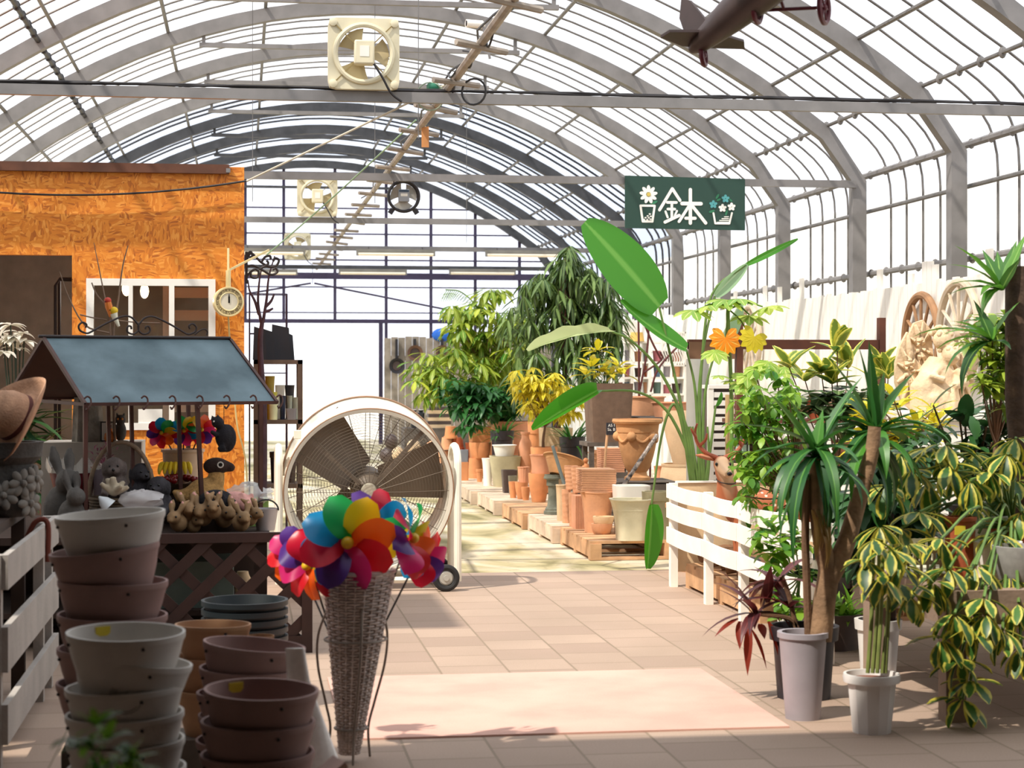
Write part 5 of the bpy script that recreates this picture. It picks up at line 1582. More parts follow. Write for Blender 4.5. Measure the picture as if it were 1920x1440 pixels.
# rubber plants
def rubber(label, px, Y, heads, dark):
    g = V((P(px, 900, Y).x, Y, .17 if px < 1600 else 0))
    t = potted('potted_rubber_plant', label, g, BLACKPL, .12, .16, .26, 'rim')
    tips = [P(x, y, Y + dy) - g for x, y, dy in heads]
    branches((0, 0, .2), (0, 0, .7), tips, .018).build('stem', STEM_B, t)
    b = MB()
    for c in tips:
        for i in range(7):
            e = R2(15, 75); b.leaf(c, rdir(e, e), R2(.17, .23), .085, R2(.2, .6), .2, 'oval', 6)
    b.build('foliage', L_RUB, t)
    if dark:
        b = MB()
        for p in crown(dark): whorl(b, p - g, 5, .17, .09, (-20, 25), .5, 'oval', seg=4)
        b.build('lower_leaves', L_RUBD, t)
    return t
rubber('rubber plant with yellow rimmed leaves in front of the display frame rail', 1570, 11.4, [(1570, 660, 0), (1540, 700, -.1), (1480, 690, .1), (1590, 690, .1), (1560, 720, -.1), (1510, 715, 0)], [(1560, 740, 60, 40, 11.3, .2, 14), (1580, 790, 50, 40, 11.3, .2, 9)])
rubber('small rubber plant with lemon leaves beside the display frame post', 1655, 12.0, [(1652, 690, 0), (1665, 710, -.1), (1640, 715, .1)], [(1660, 770, 35, 40, 12, .2, 8)])
# vine shrub by the fence
Yv = 10.4
g = V((P(1505, 900, Yv).x, Yv, 0))
t = potted('potted_vine', 'tall airy vine shrub of fresh green leaves beside the deer', g, BLACKPL, .13, .17, .25, 'rim')
tips = [p - g for p in crown([(1440, 740, 50, 60, Yv, .25, 34), (1420, 830, 55, 70, Yv, .25, 46), (1470, 820, 45, 90, Yv, .25, 34), (1440, 930, 50, 60, Yv, .2, 26), (1400, 780, 30, 40, Yv, .2, 12)])]
branches((0, 0, .2), (0, 0, .8), tips[::3], .016).build('stem', STEM_B, t)
b = MB()
for c in tips: whorl(b, c, 6, .075, .042, (-60, 30), .6, 'oval', seg=3)
b.build('foliage', L_VINE, t)
MB().tube(spline([P(1480, 780, Yv) - g, P(1500, 850, Yv - .1) - g, P(1490, 950, Yv) - g, V((0, 0, .2))], 5), .02, 7).build('trunk', STEM_B, t)
# papaya like tree with umbrella leaves
Yp = 12.7
g = V((P(1372, 900, Yp).x, Yp, .17))
t = potted('potted_papaya', 'slender papaya tree with umbrella leaves and one orange leaf', g, BLACKPL, .1, .13, .2, 'rim')
q = lambda x, y, dy=0: P(x, y, Yp + dy) - g
b = MB()
b.tube(spline([(0, 0, .15), q(1372, 800), q(1370, 700), q(1365, 600), q(1366, 575)], 5), .014, 8)
for x, y in ((1310, 580), (1330, 575), (1430, 575), (1405, 590), (1360, 650), (1413, 645), (1385, 570)):
    b.tube(spline([q(1366, 580), q((1366 + x) / 2, (575 + y) / 2 - 8), q(x, y)], 3), .006, 5)
b.build('stem', STEM_G, t)
def palmate(b, c, n, ln, w, nrm, spread=2.2, droop=.5):
    nrm = V(nrm).normalized(); _, a1, b1 = frame(nrm, V((0, 1, 0)))
    for i in range(n):
        a = -PI / 2 + (i / (n - 1) - .5) * spread * 1.9
        d = a1 * math.cos(a) + b1 * math.sin(a)
        b.leaf(c, d, ln * (1 - .25 * abs(i / (n - 1) - .5)), w, droop, .1, 'obov', 4, up=nrm)
b = MB()
for x, y in ((1300, 582), (1330, 572), (1440, 575), (1405, 592), (1385, 560), (1360, 562)): palmate(b, q(x, y), 9, .17, .07, (R2(-.2, .2), R2(-.3, .3), 1), 3, .5)
b.build('umbrella_leaves', L_PAP, t)
b = MB(); palmate(b, q(1360, 635, -.1), 9, .13, .06, (0, -1, .15), 2.4, .2); b.build('orange_leaf', L_ORA, t)
b = MB(); palmate(b, q(1414, 632, -.1), 9, .12, .055, (.1, -1, .2), 2.2, .2); b.build('yellow_leaf', L_YLF, t)
b = MB()
for x, y in ((1400, 705), (1440, 680), (1395, 720), (1340, 660), (1470, 690), (1420, 690)): palmate(b, q(x, y, -.4), 9, .12, .06, (R2(-.2, .2), -.4, .8), 3, .6)
for x, y in ((1350, 705), (1370, 715), (1385, 700)): palmate(b, q(x, y), 7, .08, .04, (0, -.2, 1), 3, .3)
b.build('lower_leaves', L_PAP, t)
# ---- white bird of paradise
Yb = 13.5
g = V((P(1312, 905, Yb).x, Yb, 0))
t = potted('potted_bird_of_paradise', 'giant bird of paradise with long stalks and paddle leaves behind the white fence', g, TERRAL, .2, .26, .5, 'lip')
q = lambda x, y, dy=0: P(x, y, Yb + dy) - g
def paddle(stalk, tip, w, m, droop, prof='paddle', fold=.3, curl=0.0, n=14, upv=None, sag_=0, wave=0.0):
    pts = [q(*s) for s in stalk]
    ns = len(pts)
    sp_ = spline(pts, 5)
    k = len(sp_)
    st = MB().tube(sp_, [.015 - .007 * i / (k - 1) for i in range(k)], 8).build('stalk', STEM_G, t)
    a, e = pts[-1], q(*tip)
    d = e - a
    u = V(upv) if upv else V((0, 0, 1))
    b = MB()
    d2 = d.normalized() + (frame(d, u)[2]) * droop * .5
    b.leaf(a, d2, d.length * (1 + droop * droop / 24), w, droop, fold, prof, n, rnd=.5, up=u, curl=curl, wave=wave)
    b.build('leaf', m, st)
paddle([(1303, 905), (1285, 800), (1262, 690), (1236, 575)], (1097, 416, -.1), .40, L_BOP, .2, fold=.1, upv=(.1, -1, .25), n=18)
paddle([(1312, 905), (1308, 800), (1302, 720), (1287, 655)], (1162, 566, -.1), .2, L_BOP, -.35, fold=.35, upv=(.2, -.8, .8))
paddle([(1300, 900), (1290, 810), (1240, 700), (1185, 640), (1147, 622)], (990, 656, -.3), .2, L_BOPW, .35, fold=.5, upv=(0, -.35, 1), wave=.2)
paddle([(1298, 905), (1290, 850), (1250, 770), (1195, 735), (1120, 733)], (998, 806, -.2), .15, L_BOP, .2, fold=1.6, upv=(.1, -.9, .6))
paddle([(1318, 900), (1308, 800), (1318, 660), (1340, 555)], (1400, 495), .1, L_BOPS, -.3, fold=.7, upv=(.6, -1, .3))
paddle([(1318, 900), (1312, 800), (1316, 680), (1335, 552), (1398, 497)], (1496, 448), .05, L_BOP, .05, fold=.4, upv=(.6, -1, .3))
paddle([(1320, 905), (1318, 800), (1325, 720), (1344, 650)], (1388, 568), .17, L_BOPS, -.2, fold=.7, upv=(1, -.9, .2))
paddle([(1296, 905), (1280, 800), (1262, 758), (1240, 820), (1222, 945, -.05)], (1214, 1066, .05), .16, L_BOP, .05, fold=.8, upv=(.3, -1, .0))
paddle([(1322, 905), (1332, 840), (1342, 760)], (1352, 735), .06, L_BOP, .05, fold=.6, upv=(1, -1, 0))
for i in range(5):
    x = 1296 + i * 7
    MB().tube(spline([q(x, 910), q(x + R2(-8, 8), 860), q(x + R2(-20, 20), 800)], 4), [.016 - .001 * i2 for i2 in range(9)], 8).build('stalk', STEM_G, t)
# ---- plants behind the pots
def tree(name, label, px, Y, z0, potspec, fork, regs, leafargs, lm, r0, m=STEM_B, nb=26):
    g = V((P(px, 800, Y).x, Y, z0))
    t = potted(name, label, g, *potspec[:5], **(potspec[5] if len(potspec) > 5 else {}))
    tips = [p - g for p in crown(regs)]
    branches((0, 0, potspec[3] * .8), P(fork[0], fork[1], Y) - g, tips[:nb], r0).build('trunk', m, t)
    b = MB()
    for c in tips: whorl(b, c, *leafargs[0], **leafargs[1])
    b.build('foliage', lm, t)
    return t, g
tree('potted_schefflera', 'large pale green schefflera tree with finger leaves behind the clay pots', 918, 25.3, 0, (TERRAB, .26, .34, .5, 'rim'), (925, 690), [(905, 625, 65, 50, 24.5, .5, 46), (845, 690, 70, 45, 24.2, .5, 46), (800, 710, 35, 30, 24, .3, 16), (960, 640, 45, 70, 24.5, .5, 34), (880, 580, 40, 18, 24.5, .4, 12), (925, 560, 30, 20, 24.5, .3, 8), (940, 720, 50, 40, 24.5, .4, 20)], ((8, .26, .07), dict(el=(-40, 15), droop=.7, prof='obov')), L_SCH, .055, TRUNK)
t, g = tree('potted_philodendron', 'dark green leafy plant in a square clay planter behind the clay pots', 906, 24.3, 0, (TERRA, .15, .185, .75, 'plain', dict(p=9)), (906, 775), [(905, 750, 58, 32, 23.3, .35, 60), (860, 740, 30, 30, 23.3, .3, 16), (955, 750, 40, 40, 23.5, .3, 24), (880, 790, 25, 18, 23.1, .15, 9)], ((7, .2, .075), dict(el=(-30, 30), droop=.8, prof='lance')), L_PHI, .02, STEM_G)
tree('potted_ficus', 'tall tree of drooping narrow leaves in a white fronted clay planter', 1042, 21.0, .16, (BUFF, .16, .18, .68, 'plain', dict(p=9)), (1060, 690), [(1062, 520, 26, 60, 21, .25, 34), (1010, 545, 35, 45, 21, .3, 26), (1112, 550, 45, 55, 21, .3, 36), (980, 610, 40, 45, 21, .3, 22), (1130, 610, 40, 60, 21, .3, 34), (1065, 600, 45, 50, 21, .3, 30), (1000, 690, 45, 40, 20.8, .3, 22), (1090, 680, 60, 40, 20.8, .3, 26), (1064, 470, 10, 18, 21, .1, 6)], ((7, .3, .05), dict(el=(-75, -15), droop=.5, prof='lance')), L_ALI, .04, mat('red brown bark', '#5c3a30', .8, 0, .2, 8))
tree('potted_croton', 'golden yellow croton between the two trees', 1020, 20.0, .16, (TERRA, .12, .15, .5, 'rim'), (1022, 800), [(1020, 735, 45, 40, 20, .3, 40), (985, 710, 22, 28, 20, .2, 14), (1060, 760, 25, 30, 20, .2, 12)], ((8, .17, .05), dict(el=(-35, 20), droop=.8, prof='lance')), L_YEL, .02)
# brown planter with golden plant
t = thing('tall_planter', 'tall dark brown square planter with a golden leaved plant in it', 'plant', BP)
wb = 43 * 18.3 / FPX; hb = 111 * 18.3 / FPX
pot_mesh('plain', wb * .86, wb, hb, p=10).build('pot', UMBER, t, False, 40)
tips = [P(x, y, 18.3) - BP for x, y in ((1130, 700), (1160, 690), (1110, 690), (1145, 705), (1165, 705), (1120, 660), (1098, 705))]
branches((0, 0, hb * .8), (0, 0, hb * .9), tips, .012).build('stem', STEM_G, t)
b = MB()
for c in tips: whorl(b, c, 7, .19, .075, (0, 60), .7, 'oval', seg=4)
b.build('foliage', L_VARL, t)
# thin palm
g = V((P(880, 800, 26).x, 26.0, 0))
t = potted('potted_palm', 'thin arching palm frond rising above the pale schefflera', g, BLACKPL, .15, .2, .35, 'rim')
b = MB(); s = MB()
sp_ = spline([V((0, 0, .3)), P(900, 640, 26) - g, P(895, 580, 26) - g, P(865, 548, 26) - g, P(835, 543, 26) - g], 8)
s.tube(sp_, .01, 6).build('stem', STEM_G, t)
for i in range(14, len(sp_) - 1):
    for sd in (-1, 1):
        d = (sp_[i + 1] - sp_[i - 1]).normalized()
        b.leaf(sp_[i], d * .6 + V((.2 * sd, -.5 * sd, -.5)), .28, .02, .3, .1, 'lance', 3)
b.build('foliage', L_ALI, t)
# strappy plants low behind the clay pots
for i, (px, py, Y, lab) in enumerate(((950, 780, 22.4, 'low strap leaved plant between barrel pot and orange trough'), (1085, 770, 20.2, 'low strap leaved plant beside the tall brown planter'))):
    g = V((P(px, 800, Y).x, Y + .4, .15))
    t = potted('potted_strap_plant', lab, g, BLACKPL, .12, .15, .6, 'rim')
    b = MB()
    for k in range(40): e = R2(20, 85); b.leaf((R2(-.06, .06), R2(-.06, .06), .5), rdir(e, e), R2(.3, .5), .03, R2(.6, 1.5), .3, 'strap', 5)
    b.build('foliage', L_YUC, t)

# low plants on the floor between fence and bench
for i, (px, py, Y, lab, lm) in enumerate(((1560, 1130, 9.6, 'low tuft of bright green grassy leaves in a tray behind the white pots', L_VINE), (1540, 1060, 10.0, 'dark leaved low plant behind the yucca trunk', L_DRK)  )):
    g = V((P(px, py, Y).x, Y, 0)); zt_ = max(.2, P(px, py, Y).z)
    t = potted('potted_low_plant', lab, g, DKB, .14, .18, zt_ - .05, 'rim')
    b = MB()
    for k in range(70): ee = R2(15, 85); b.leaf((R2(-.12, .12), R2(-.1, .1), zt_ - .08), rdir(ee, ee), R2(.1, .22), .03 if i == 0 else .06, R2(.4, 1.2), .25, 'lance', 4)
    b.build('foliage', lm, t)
# lantern behind the deer
q_ = P(1392, 868, 13.05)
tag(MB().bx(q_.x - .12, q_.x + .12, 12.93, 13.17, 0, q_.z).build('buff_block', BUFF, smooth=0), 'buff block carrying the black lantern behind the deer', 'block')
t = thing('garden_lantern', 'black lantern with a hooped handle behind the deer', 'lantern', q_)
MB().lathe([(.08, 0), (.085, .02), (.05, .03), (.05, .15), (.09, .16), (.05, .2), (.02, .22)], 6).build('case', BLK, t, False, 20)
for k in range(6):
    a = k * PI / 3 + PI / 6
    MB().box((0, 0, 0), (.035, .004, .09), M=Matrix.Translation((.047 * math.cos(a), .047 * math.sin(a), .09)) @ Matrix.Rotation(a + PI / 2, 4, 'Z')).build('pane', mat('pale green glass', '#9fb8a8', .2), t, False, 0)
MB().tube([(.055 * math.cos(PI * i / 12), 0, .19 + .1 * math.sin(PI * i / 12)) for i in range(13)], .005, 6).build('handle', BLK, t)
# ================================================================ big drum fan
random.seed(31)
FANW = mat('cream enamel', '#e4ddcc', .35, 0, .04, 6)
WIRE = mat('fan guard wire', '#6e6254', .5, .3, .1)
BLADE = mat('grey brown fan blade', '#7d6f60', .5, .1, .12, 4)
RUB = mat('black rubber', '#1c1a1a', .7)
fg = G(828, 1104)
Yf2 = fg.y + .12
c = P(688, 908, Yf2)
t = thing('drum_fan', 'large cream drum fan with wire guard on a wheeled tube stand', 'fan', (c.x, Yf2, 0))
tl = math.radians(-10)
M0 = Matrix.Translation((0, 0, c.z)) @ Matrix.Rotation(-tl, 4, 'X') @ Matrix.Rotation(PI / 2, 4, 'X')   # local +Z points to the viewer, tipped down
RD = 152 * Yf2 / FPX
dp = .42
MB().lathe([(RD, -dp / 2), (RD, dp / 2), (RD + .012, dp / 2 + .004), (RD + .012, dp / 2 + .016), (RD - .012, dp / 2 + .012), (RD - .008, -dp / 2), (RD - .012, -dp / 2 - .012), (RD + .014, -dp / 2 - .012)], 72, M=M0, closed=True).build('drum', FANW, t, smooth=50)
EDGE = mat('brown rim edge', '#a07c62', .5, .1)
for zz in (dp / 2 + .01, -dp / 2 - .008):
    MB().ring(M0 @ V((0, 0, zz)), RD + .016, .006, M0.to_3x3() @ V((0, 0, 1)), 72, 6).build('rim_edge', EDGE, t)
def guard(z, bulge):
    b = MB()
    for i in range(24):
        r_ = RD * (.16 + .82 * i / 23)
        b.ring(M0 @ V((0, 0, z + bulge * (1 - (r_ / RD) ** 2))), r_, .0013, M0.to_3x3() @ V((0, 0, 1)), 56, 4)
    for i in range(24):
        a = i * PI / 12
        pts = [M0 @ V((r_ * math.cos(a), r_ * math.sin(a), z + bulge * (1 - (r_ / RD) ** 2))) for r_ in (RD * .13, RD * .4, RD * .7, RD)]
        b.tube(pts, .0022, 4)
    return b
guard(dp / 2 - .01, .04).build('front_guard', WIRE, t)
guard(-dp / 2 + .01, -.04).build('rear_guard', WIRE, t)
for k in range(4):
    a = PI / 4 + k * PI / 2 + .06
    p0 = M0 @ V((RD * .14 * math.cos(a), RD * .14 * math.sin(a), dp / 2 - .01)); p1 = M0 @ V((RD * .99 * math.cos(a), RD * .99 * math.sin(a), dp / 2 - .03))
    MB().bar(p0, p1, .028, .012, up=M0.to_3x3() @ V((0, 0, 1))).build('guard_strut', BLADE, t, False, 0)
MB().lathe([(0.0, .22), (.05, .22), (.055, .2), (.055, .16), (0, .16)], 28, M=M0).build('badge', mat('pale badge', '#d5cdb8', .4), t)
MB().lathe([(.10, -.1), (.12, -.05), (.12, .1), (.085, .17), (.06, .19)], 28, M=M0).build('motor', BLADE, t)
for k, a in enumerate((2.35, .2, 4.3)):
    b = MB(); n, m = 6, 4; vs = []
    for i in range(n + 1):
        r_ = .09 + (RD * .93 - .09) * i / n
        for j in range(m + 1):
            s = j / m - .5
            wv = .13 + .10 * i / n
            vs.append(M0 @ V((r_ * math.cos(a) - s * 2 * wv * math.sin(a), r_ * math.sin(a) + s * 2 * wv * math.cos(a), s * .16 + .02 * math.sin(PI * (s + .5)))))
    fs = []
    for i in range(n):
        for j in range(m):
            q_ = i * (m + 1) + j; fs.append((q_, q_ + 1, q_ + m + 2, q_ + m + 1))
    b.add(vs, fs).build('blade', BLADE, t)
# stand: an inverted U each side
def xat(px): return P(px, 950, Yf2).x - c.x
zt_ = P(850, 836, Yf2).z
for sd, px in ((1, 852), (-1, 522)):
    x = xat(px)
    hw = .2
    rr = .026
    pts = [(x, -hw, .06), (x, -hw, zt_ - .12)] + [(x, -hw * math.cos(PI * i / 10), zt_ - .12 + .12 * math.sin(PI * i / 10)) for i in range(1, 10)] + [(x, hw, zt_ - .12), (x, hw, .06)]
    MB().tube(pts, rr, 10).build('side_tube', FANW, t)
    MB().bar((x, 0, c.z), (sd * (RD + .0), 0, c.z), .03).box((sd * (RD + .015), 0, c.z), (.03, .1, .12)).build('pivot', FANW, t, False, 0)
    MB().tube([(x, -hw, c.z), (x, hw, c.z)], .018, 8).build('cross_tube', FANW, t)
MB().tube([(xat(522), -.2, .075), (xat(852), -.2, .075)], .022, 8).build('base_tube', FANW, t)
MB().tube([(xat(522), .2, .075), (xat(852), .2, .075)], .022, 8).build('base_tube', FANW, t)
rw = 25 * Yf2 / FPX
for y in (-.28, .26):
    x = P(828, 1078, Yf2).x - c.x
    w = MB().ring((x, y, rw), rw * .78, rw * .235, (0, 1, 0), 36, 10).build('wheel', RUB, t)
    MB().lathe([(rw * .62, -.02), (rw * .62, .0), (rw * .45, .012), (rw * .2, .012), (rw * .2, .025), (0.0, .025)], 28, M=Matrix.Translation((x, y, rw)) @ Matrix.Rotation(PI / 2, 4, 'X')).build('hub', mat('grey wheel hub', '#b4b0a6', .4, .3), w)
MB().tube([(P(828, 1078, Yf2).x - c.x, -.27, rw), (P(828, 1078, Yf2).x - c.x, .26, rw)], .014, 8).build('axle', STEEL, t)
MB().bar(V((P(828, 1078, Yf2).x - c.x, -.2, rw)), V((xat(852), -.2, .12)), .03).bar(V((P(828, 1078, Yf2).x - c.x, .2, rw)), V((xat(852), .2, .12)), .03).build('axle_bracket', FANW, t, False, 0)
MB().box((xat(556), -.19, P(556, 813, Yf2).z), (.05, .03, .06)).build('latch', FANW, t, False, 0, .005)
# ---------------------------------------------------------------- floor mat
a, b_ = G(645, 1386), G(1485, 1368)
y0, y1 = (a.y + b_.y) / 2, (G(610, 1270).y + G(1320, 1258).y) / 2
tag(MB().bx(a.x, b_.x, y0, y1, 0.0, .008).build('floor_mat', mat('faded coral mat', '#cda293', .9, 0, .1, 2.5, bump=.2, bs=90), smooth=0), 'flat coral pink mat lying on the pavers', 'mat')
# ---------------------------------------------------------------- wicker cone with pinwheels
WICK = mat('grey wicker', '#d2c4bc', .8, 0, .2, 30, bump=.3)
cg = G(655, 1428)
t = thing('wicker_cone', 'tall grey wicker cone basket in a bent wire stand', 'basket', cg)
hc = P(672, 1070, cg.y).z
ox = P(673, 1070, cg.y).x - cg.x
rt_ = 66 * cg.y / FPX
rb_ = .035
b = MB()
nst = 22
for i in range(nst):
    a = 2 * PI * i / nst
    b.tube([(rb_ * math.cos(a), rb_ * math.sin(a), .03), (ox * .5 + (rb_ + rt_) / 2 * math.cos(a), (rb_ + rt_) / 2 * math.sin(a), hc / 2), (ox + rt_ * math.cos(a), rt_ * math.sin(a), hc)], .004, 5)
nr_ = 64
for k in range(nr_):
    s = (k + .5) / nr_
    r_ = rb_ + (rt_ - rb_) * s
    pts = []
    for i in range(nst * 2):
        a = PI * i / nst
        w = .005 * (1 if (i % 2 == 0) else 0) * (1 if (i // 2 + k) % 2 else -1)
        pts.append((ox * s + (r_ + w) * math.cos(a), (r_ + w) * math.sin(a), .03 + (hc - .03) * s))
    b.tube(pts, .0045, 4, closed=True)
b.build('weave', WICK, t)
MB().lathe([(rb_ * .85, .03), (rt_ * .93, hc * .96)], 24, M=Matrix(((1, 0, ox / hc, 0), (0, 1, 0, 0), (0, 0, 1, 0), (0, 0, 0, 1)))).build('lining', mat('wicker lining', '#94877f', .9), t)
MB().ring((ox, 0, hc), rt_, .009, (0, 0, 1), 36, 8).build('rim', WICK, t)
SW = mat('stand wire', '#857a70', .5, .3)
for k in range(3):
    a = .6 + k * 2 * PI / 3
    def wv(r_, z): return (ox * z / hc + r_ * math.cos(a), r_ * math.sin(a), z)
    MB().tube(spline([wv(.115, .60), wv(.155, .48), wv(.15, .36), wv(.11, .22), wv(.085, .12), wv(.1, .005)], 6), .005, 6).build('leg', SW, t)
for z, r_ in ((.47, .118), (.13, .062)):
    MB().ring((ox * z / hc, 0, z), r_, .005, (0, 0, 1), 32, 6).build('hoop', SW, t)
PCOL = [('#1f9fe0', 'blue'), ('#2bb05a', 'green'), ('#f2c41c', 'yellow'), ('#f2661a', 'orange'), ('#d8202c', 'red'), ('#d82a78', 'pink'), ('#5a3590', 'purple'), ('#e01f3c', 'crimson')]
PMAT = [mat('pinwheel ' + n, h, .35, 0, .02, 3, transl=.45) for h, n in PCOL]
HUBY = mat('yellow pinwheel hub', '#e0b020', .4)
def pinwheel(label, c, rad, nrm, a0, foot, group='pinwheels in the wicker cone'):
    c = V(c)
    t = thing('pinwheel', label, 'pinwheel', c, 0, group)
    nrm = V(nrm).normalized(); _, a1, b1 = frame(nrm, V((0, 0, 1)))
    a1 = -a1
    for k in range(8):
        b = MB(); vs, fs = [], []
        n, m = 8, 5
        for i in range(n + 1):
            s = i / n
            for j in range(m + 1):
                u = j / m - .5
                w = rad * .8 * (max(0.02, math.sin(PI * (.08 + .84 * s))) ** .6) * (1 if s < .75 else 1 - (s - .75) * .8)
                r_ = rad * (.1 + .95 * s)
                g = a0 - k * PI / 4
                p = (a1 * math.cos(g) + b1 * math.sin(g)) * r_ + (b1 * math.cos(g) - a1 * math.sin(g)) * (u * w + .12 * rad * s * s)
                p += nrm * (rad * .5 * math.sin(PI * s) * (u + .25) + .02 * rad * (1 if k % 2 else -1))
                vs.append(p)
        for i in range(n):
            for j in range(m):
                q_ = i * (m + 1) + j; fs.append((q_, q_ + 1, q_ + m + 2, q_ + m + 1))
        b.add(vs, fs).build('petal', PMAT[k], t, smooth=180)
    MB().ell(nrm * rad * .12, rad * .14, 12).build('hub', HUBY, t)
    f = V(foot) - c
    MB().tube([nrm * -.01, (nrm * -.02).lerp(f, .5), f], .004, 6).build('stick', BLK, t)
    return t
Yc = cg.y
def pc(x, y, dy): return P(x, y, Yc + dy)
foot = lambda dx, dy, z=.3: V((cg.x + ox * z / hc + dx, cg.y + dy, z))
pinwheel('largest pinwheel facing forward over the wicker cone', pc(652, 1018, -.1), .175, (-.1, -1, .1), 2.5, foot(0, 0))
pinwheel('pinwheel seen edge on with blue and green petals on top, at the fan wheel side', pc(768, 1010, .02), .15, (1, -.55, .15), 1.5, foot(.03, .03))
pinwheel('low pinwheel beside the lattice panel, behind the largest one', pc(578, 1060, .08), .13, (-.7, -1, -.1), .9, foot(-.03, .03))
pinwheel('pinwheel low at the cone rim, under the largest one', pc(640, 1085, -.06), .1, (-.3, -1, -.5), 2.6, foot(-.02, -.03))
pinwheel('pinwheel mostly hidden behind the largest one', pc(700, 985, .1), .14, (.2, -1, .3), .3, foot(.01, .05))
pinwheel('small turned pinwheel between the largest and the edge on one', pc(790, 1040, .12), .12, (.7, -.9, .1), 3.6, foot(.02, .06))
pinwheel('pinwheel behind the lattice corner with yellow petal showing', pc(552, 1040, .3), .11, (-.4, -1, .2), .1, foot(-.01, .06))
# ================================================================ display under the little roof
TW = mat('dark table timber', '#3a2a22', .8, 0, .2, 6)
lx0, lx1 = P(250, 1000, 9.9).x, P(584, 1000, 9.9).x
zt = P(584, 996, 9.9).z
t = thing('lattice_panel', 'dark brown wooden lattice panel standing before the display table', 'lattice', (lx0, 9.86, 0))
w = lx1 - lx0
LAT = mat('dark brown lattice', '#3c2620', .7, 0, .15, 8)
MB().bx(0, w, -.02, .02, zt - .05, zt).build('top_rail', LAT, t, False, 0)
MB().bx(0, w, -.02, .02, .04, .09).build('bottom_rail', LAT, t, False, 0)
for x in (0.025, w - .025): MB().bx(x - .028, x + .028, -.022, .022, 0, zt).build('post', LAT, t, False, 0)
st = .235
k = 0
b1_, b2_ = MB(), MB()
x = -zt
while x < w:
    for b, sgn, yy in ((b1_, 1, -.006), (b2_, -1, .006)):
        pa, pb = (x, .05), (x + zt - .06, zt - .02)
        if sgn < 0: pa, pb = (x, zt - .02), (x + zt - .06, .05)
        u0 = max(0, (0.02 - pa[0]) / (pb[0] - pa[0])); u1 = min(1, (w - .02 - pa[0]) / (pb[0] - pa[0]))
        if u1 > u0 + .02:
            f = lambda u: (pa[0] + (pb[0] - pa[0]) * u, yy, pa[1] + (pb[1] - pa[1]) * u)
            b.bar(f(u0), f(u1), .012, .042, up=V((0, 1, 0))) if 0 else b.bar(f(u0), f(u1), .058, .012, up=V((0, 1, 0)))
    x += st
b1_.build('slats', LAT, t, False, 0); b2_.build('slats', LAT, t, False, 0)
TZ = .62
tx0, tx1, ty0, ty1 = -1.75, P(505, 980, 10.2).x, 9.95, 11.5
t = thing('display_table', 'dark timber display table under the little gable roof', 'table', (tx0, ty0, 0))
MB().bx(0, tx1 - tx0, 0, ty1 - ty0, TZ - .04, TZ).build('table_top', TW, t, False, 0)
for x in (.05, tx1 - tx0 - .05):
    for y in (.05, ty1 - ty0 - .05): MB().bx(x - .035, x + .035, y - .035, y + .035, 0, TZ - .04).build('leg', TW, t, False, 0)
MB().bx(.02, tx1 - tx0 - .02, .1, ty1 - ty0, .18, .21).build('lower_shelf', TW, t, False, 0)
MB().bx(.02, tx1 - tx0 - .02, ty1 - ty0 - .5, ty1 - ty0 - .48, .0, TZ - .04).build('shade_board', TW, t, False, 0)  # dark board added to stand in for shade behind the lattice
# things on its lower shelf, seen through the lattice
tag(MB().bx(-.62, -.05, 10.15, 10.6, .21, .46).build('plastic_crate', mat('sage plastic', '#6f8078', .5), smooth=0), 'sage green plastic box on the lower shelf behind the lattice', 'box')
o = MB().lathe([(.03, 0), (.05, .14), (.035, .17), (.03, .19)], 16).build('clay_figure', BUFF); o.location = (.0, 10.2, .46 - .25); tag(o, 'small buff clay jar beside the sage box behind the lattice', 'jar')
# gable roof stand
gA, gB = P(82, 634, 10.55), P(432, 634, 10.95)
rl = (gB - gA).length
ang = math.atan2(gB.y - gA.y, gB.x - gA.x)
sx = thing('gable_stand', 'display stand with blue grey gable roof, scroll crest and eave hooks', 'stand', (gA.x, gA.y, TZ), ang)
zr = gA.z - TZ
e1 = P(160, 758, 10.1) - V(sx.location)
e1 = Matrix.Rotation(-ang, 3, 'Z') @ e1
ED, EZ, ES = -e1.y, e1.z, e1.x      # eave: how far forward, how high, how far along
SL = mat('blue grey painted board', '#4d626a', .7, 0, .15, 3, hex2='#6b8088')
SLU = mat('brown board underside', '#5a3a2c', .8, 0, .15, 4)
rr_ = rl + .12
def quad(pts, th):
    n = (pts[1] - pts[0]).cross(pts[3] - pts[0]).normalized() * th
    vs = [V(p) for p in pts] + [V(p) - n for p in pts]
    return MB().add(vs, [(0, 1, 2, 3), (7, 6, 5, 4), (0, 4, 5, 1), (1, 5, 6, 2), (2, 6, 7, 3), (3, 7, 4, 0)])
rg = V((0, 0, zr))
fe0, fe1 = V((ES, -ED, EZ)), V((ES + 351 * 10.1 / FPX / math.cos(ang) * 1.0, -ED, EZ))
ed1 = V((rl, 0, zr))
be0, be1 = V((-ES * .9, ED, EZ + .02)), V((-ES * .9 + (fe1 - fe0).x, ED, EZ + .02))
quad([fe0, fe1, ed1, rg], .012).build('roof_board', SL, sx, False, 0)
quad([ed1 + V((0, .004, 0)), be1, be0, rg + V((0, .004, 0))], -.012).build('roof_board', SLU, sx, False, 0)
for a, c in ((rg, fe0), (rg, be0), (fe0, be0), (ed1, fe1), (ed1, be1), (fe0, fe1), (be0, be1)):
    MB().bar(a, c, .018).build('frame_bar', IRONB, sx, False, 0)
MB().tube([rg + V((-.03, 0, .01)), ed1 + V((.0, 0, .01))], .009, 7).build('ridge_rod', IRON, sx)
for a in (fe0, be0, fe1 - V((.1, 0, 0)), be1):
    MB().bar((a.x, a.y, 0), a, .022).build('post', IRONB, sx, False, 0)
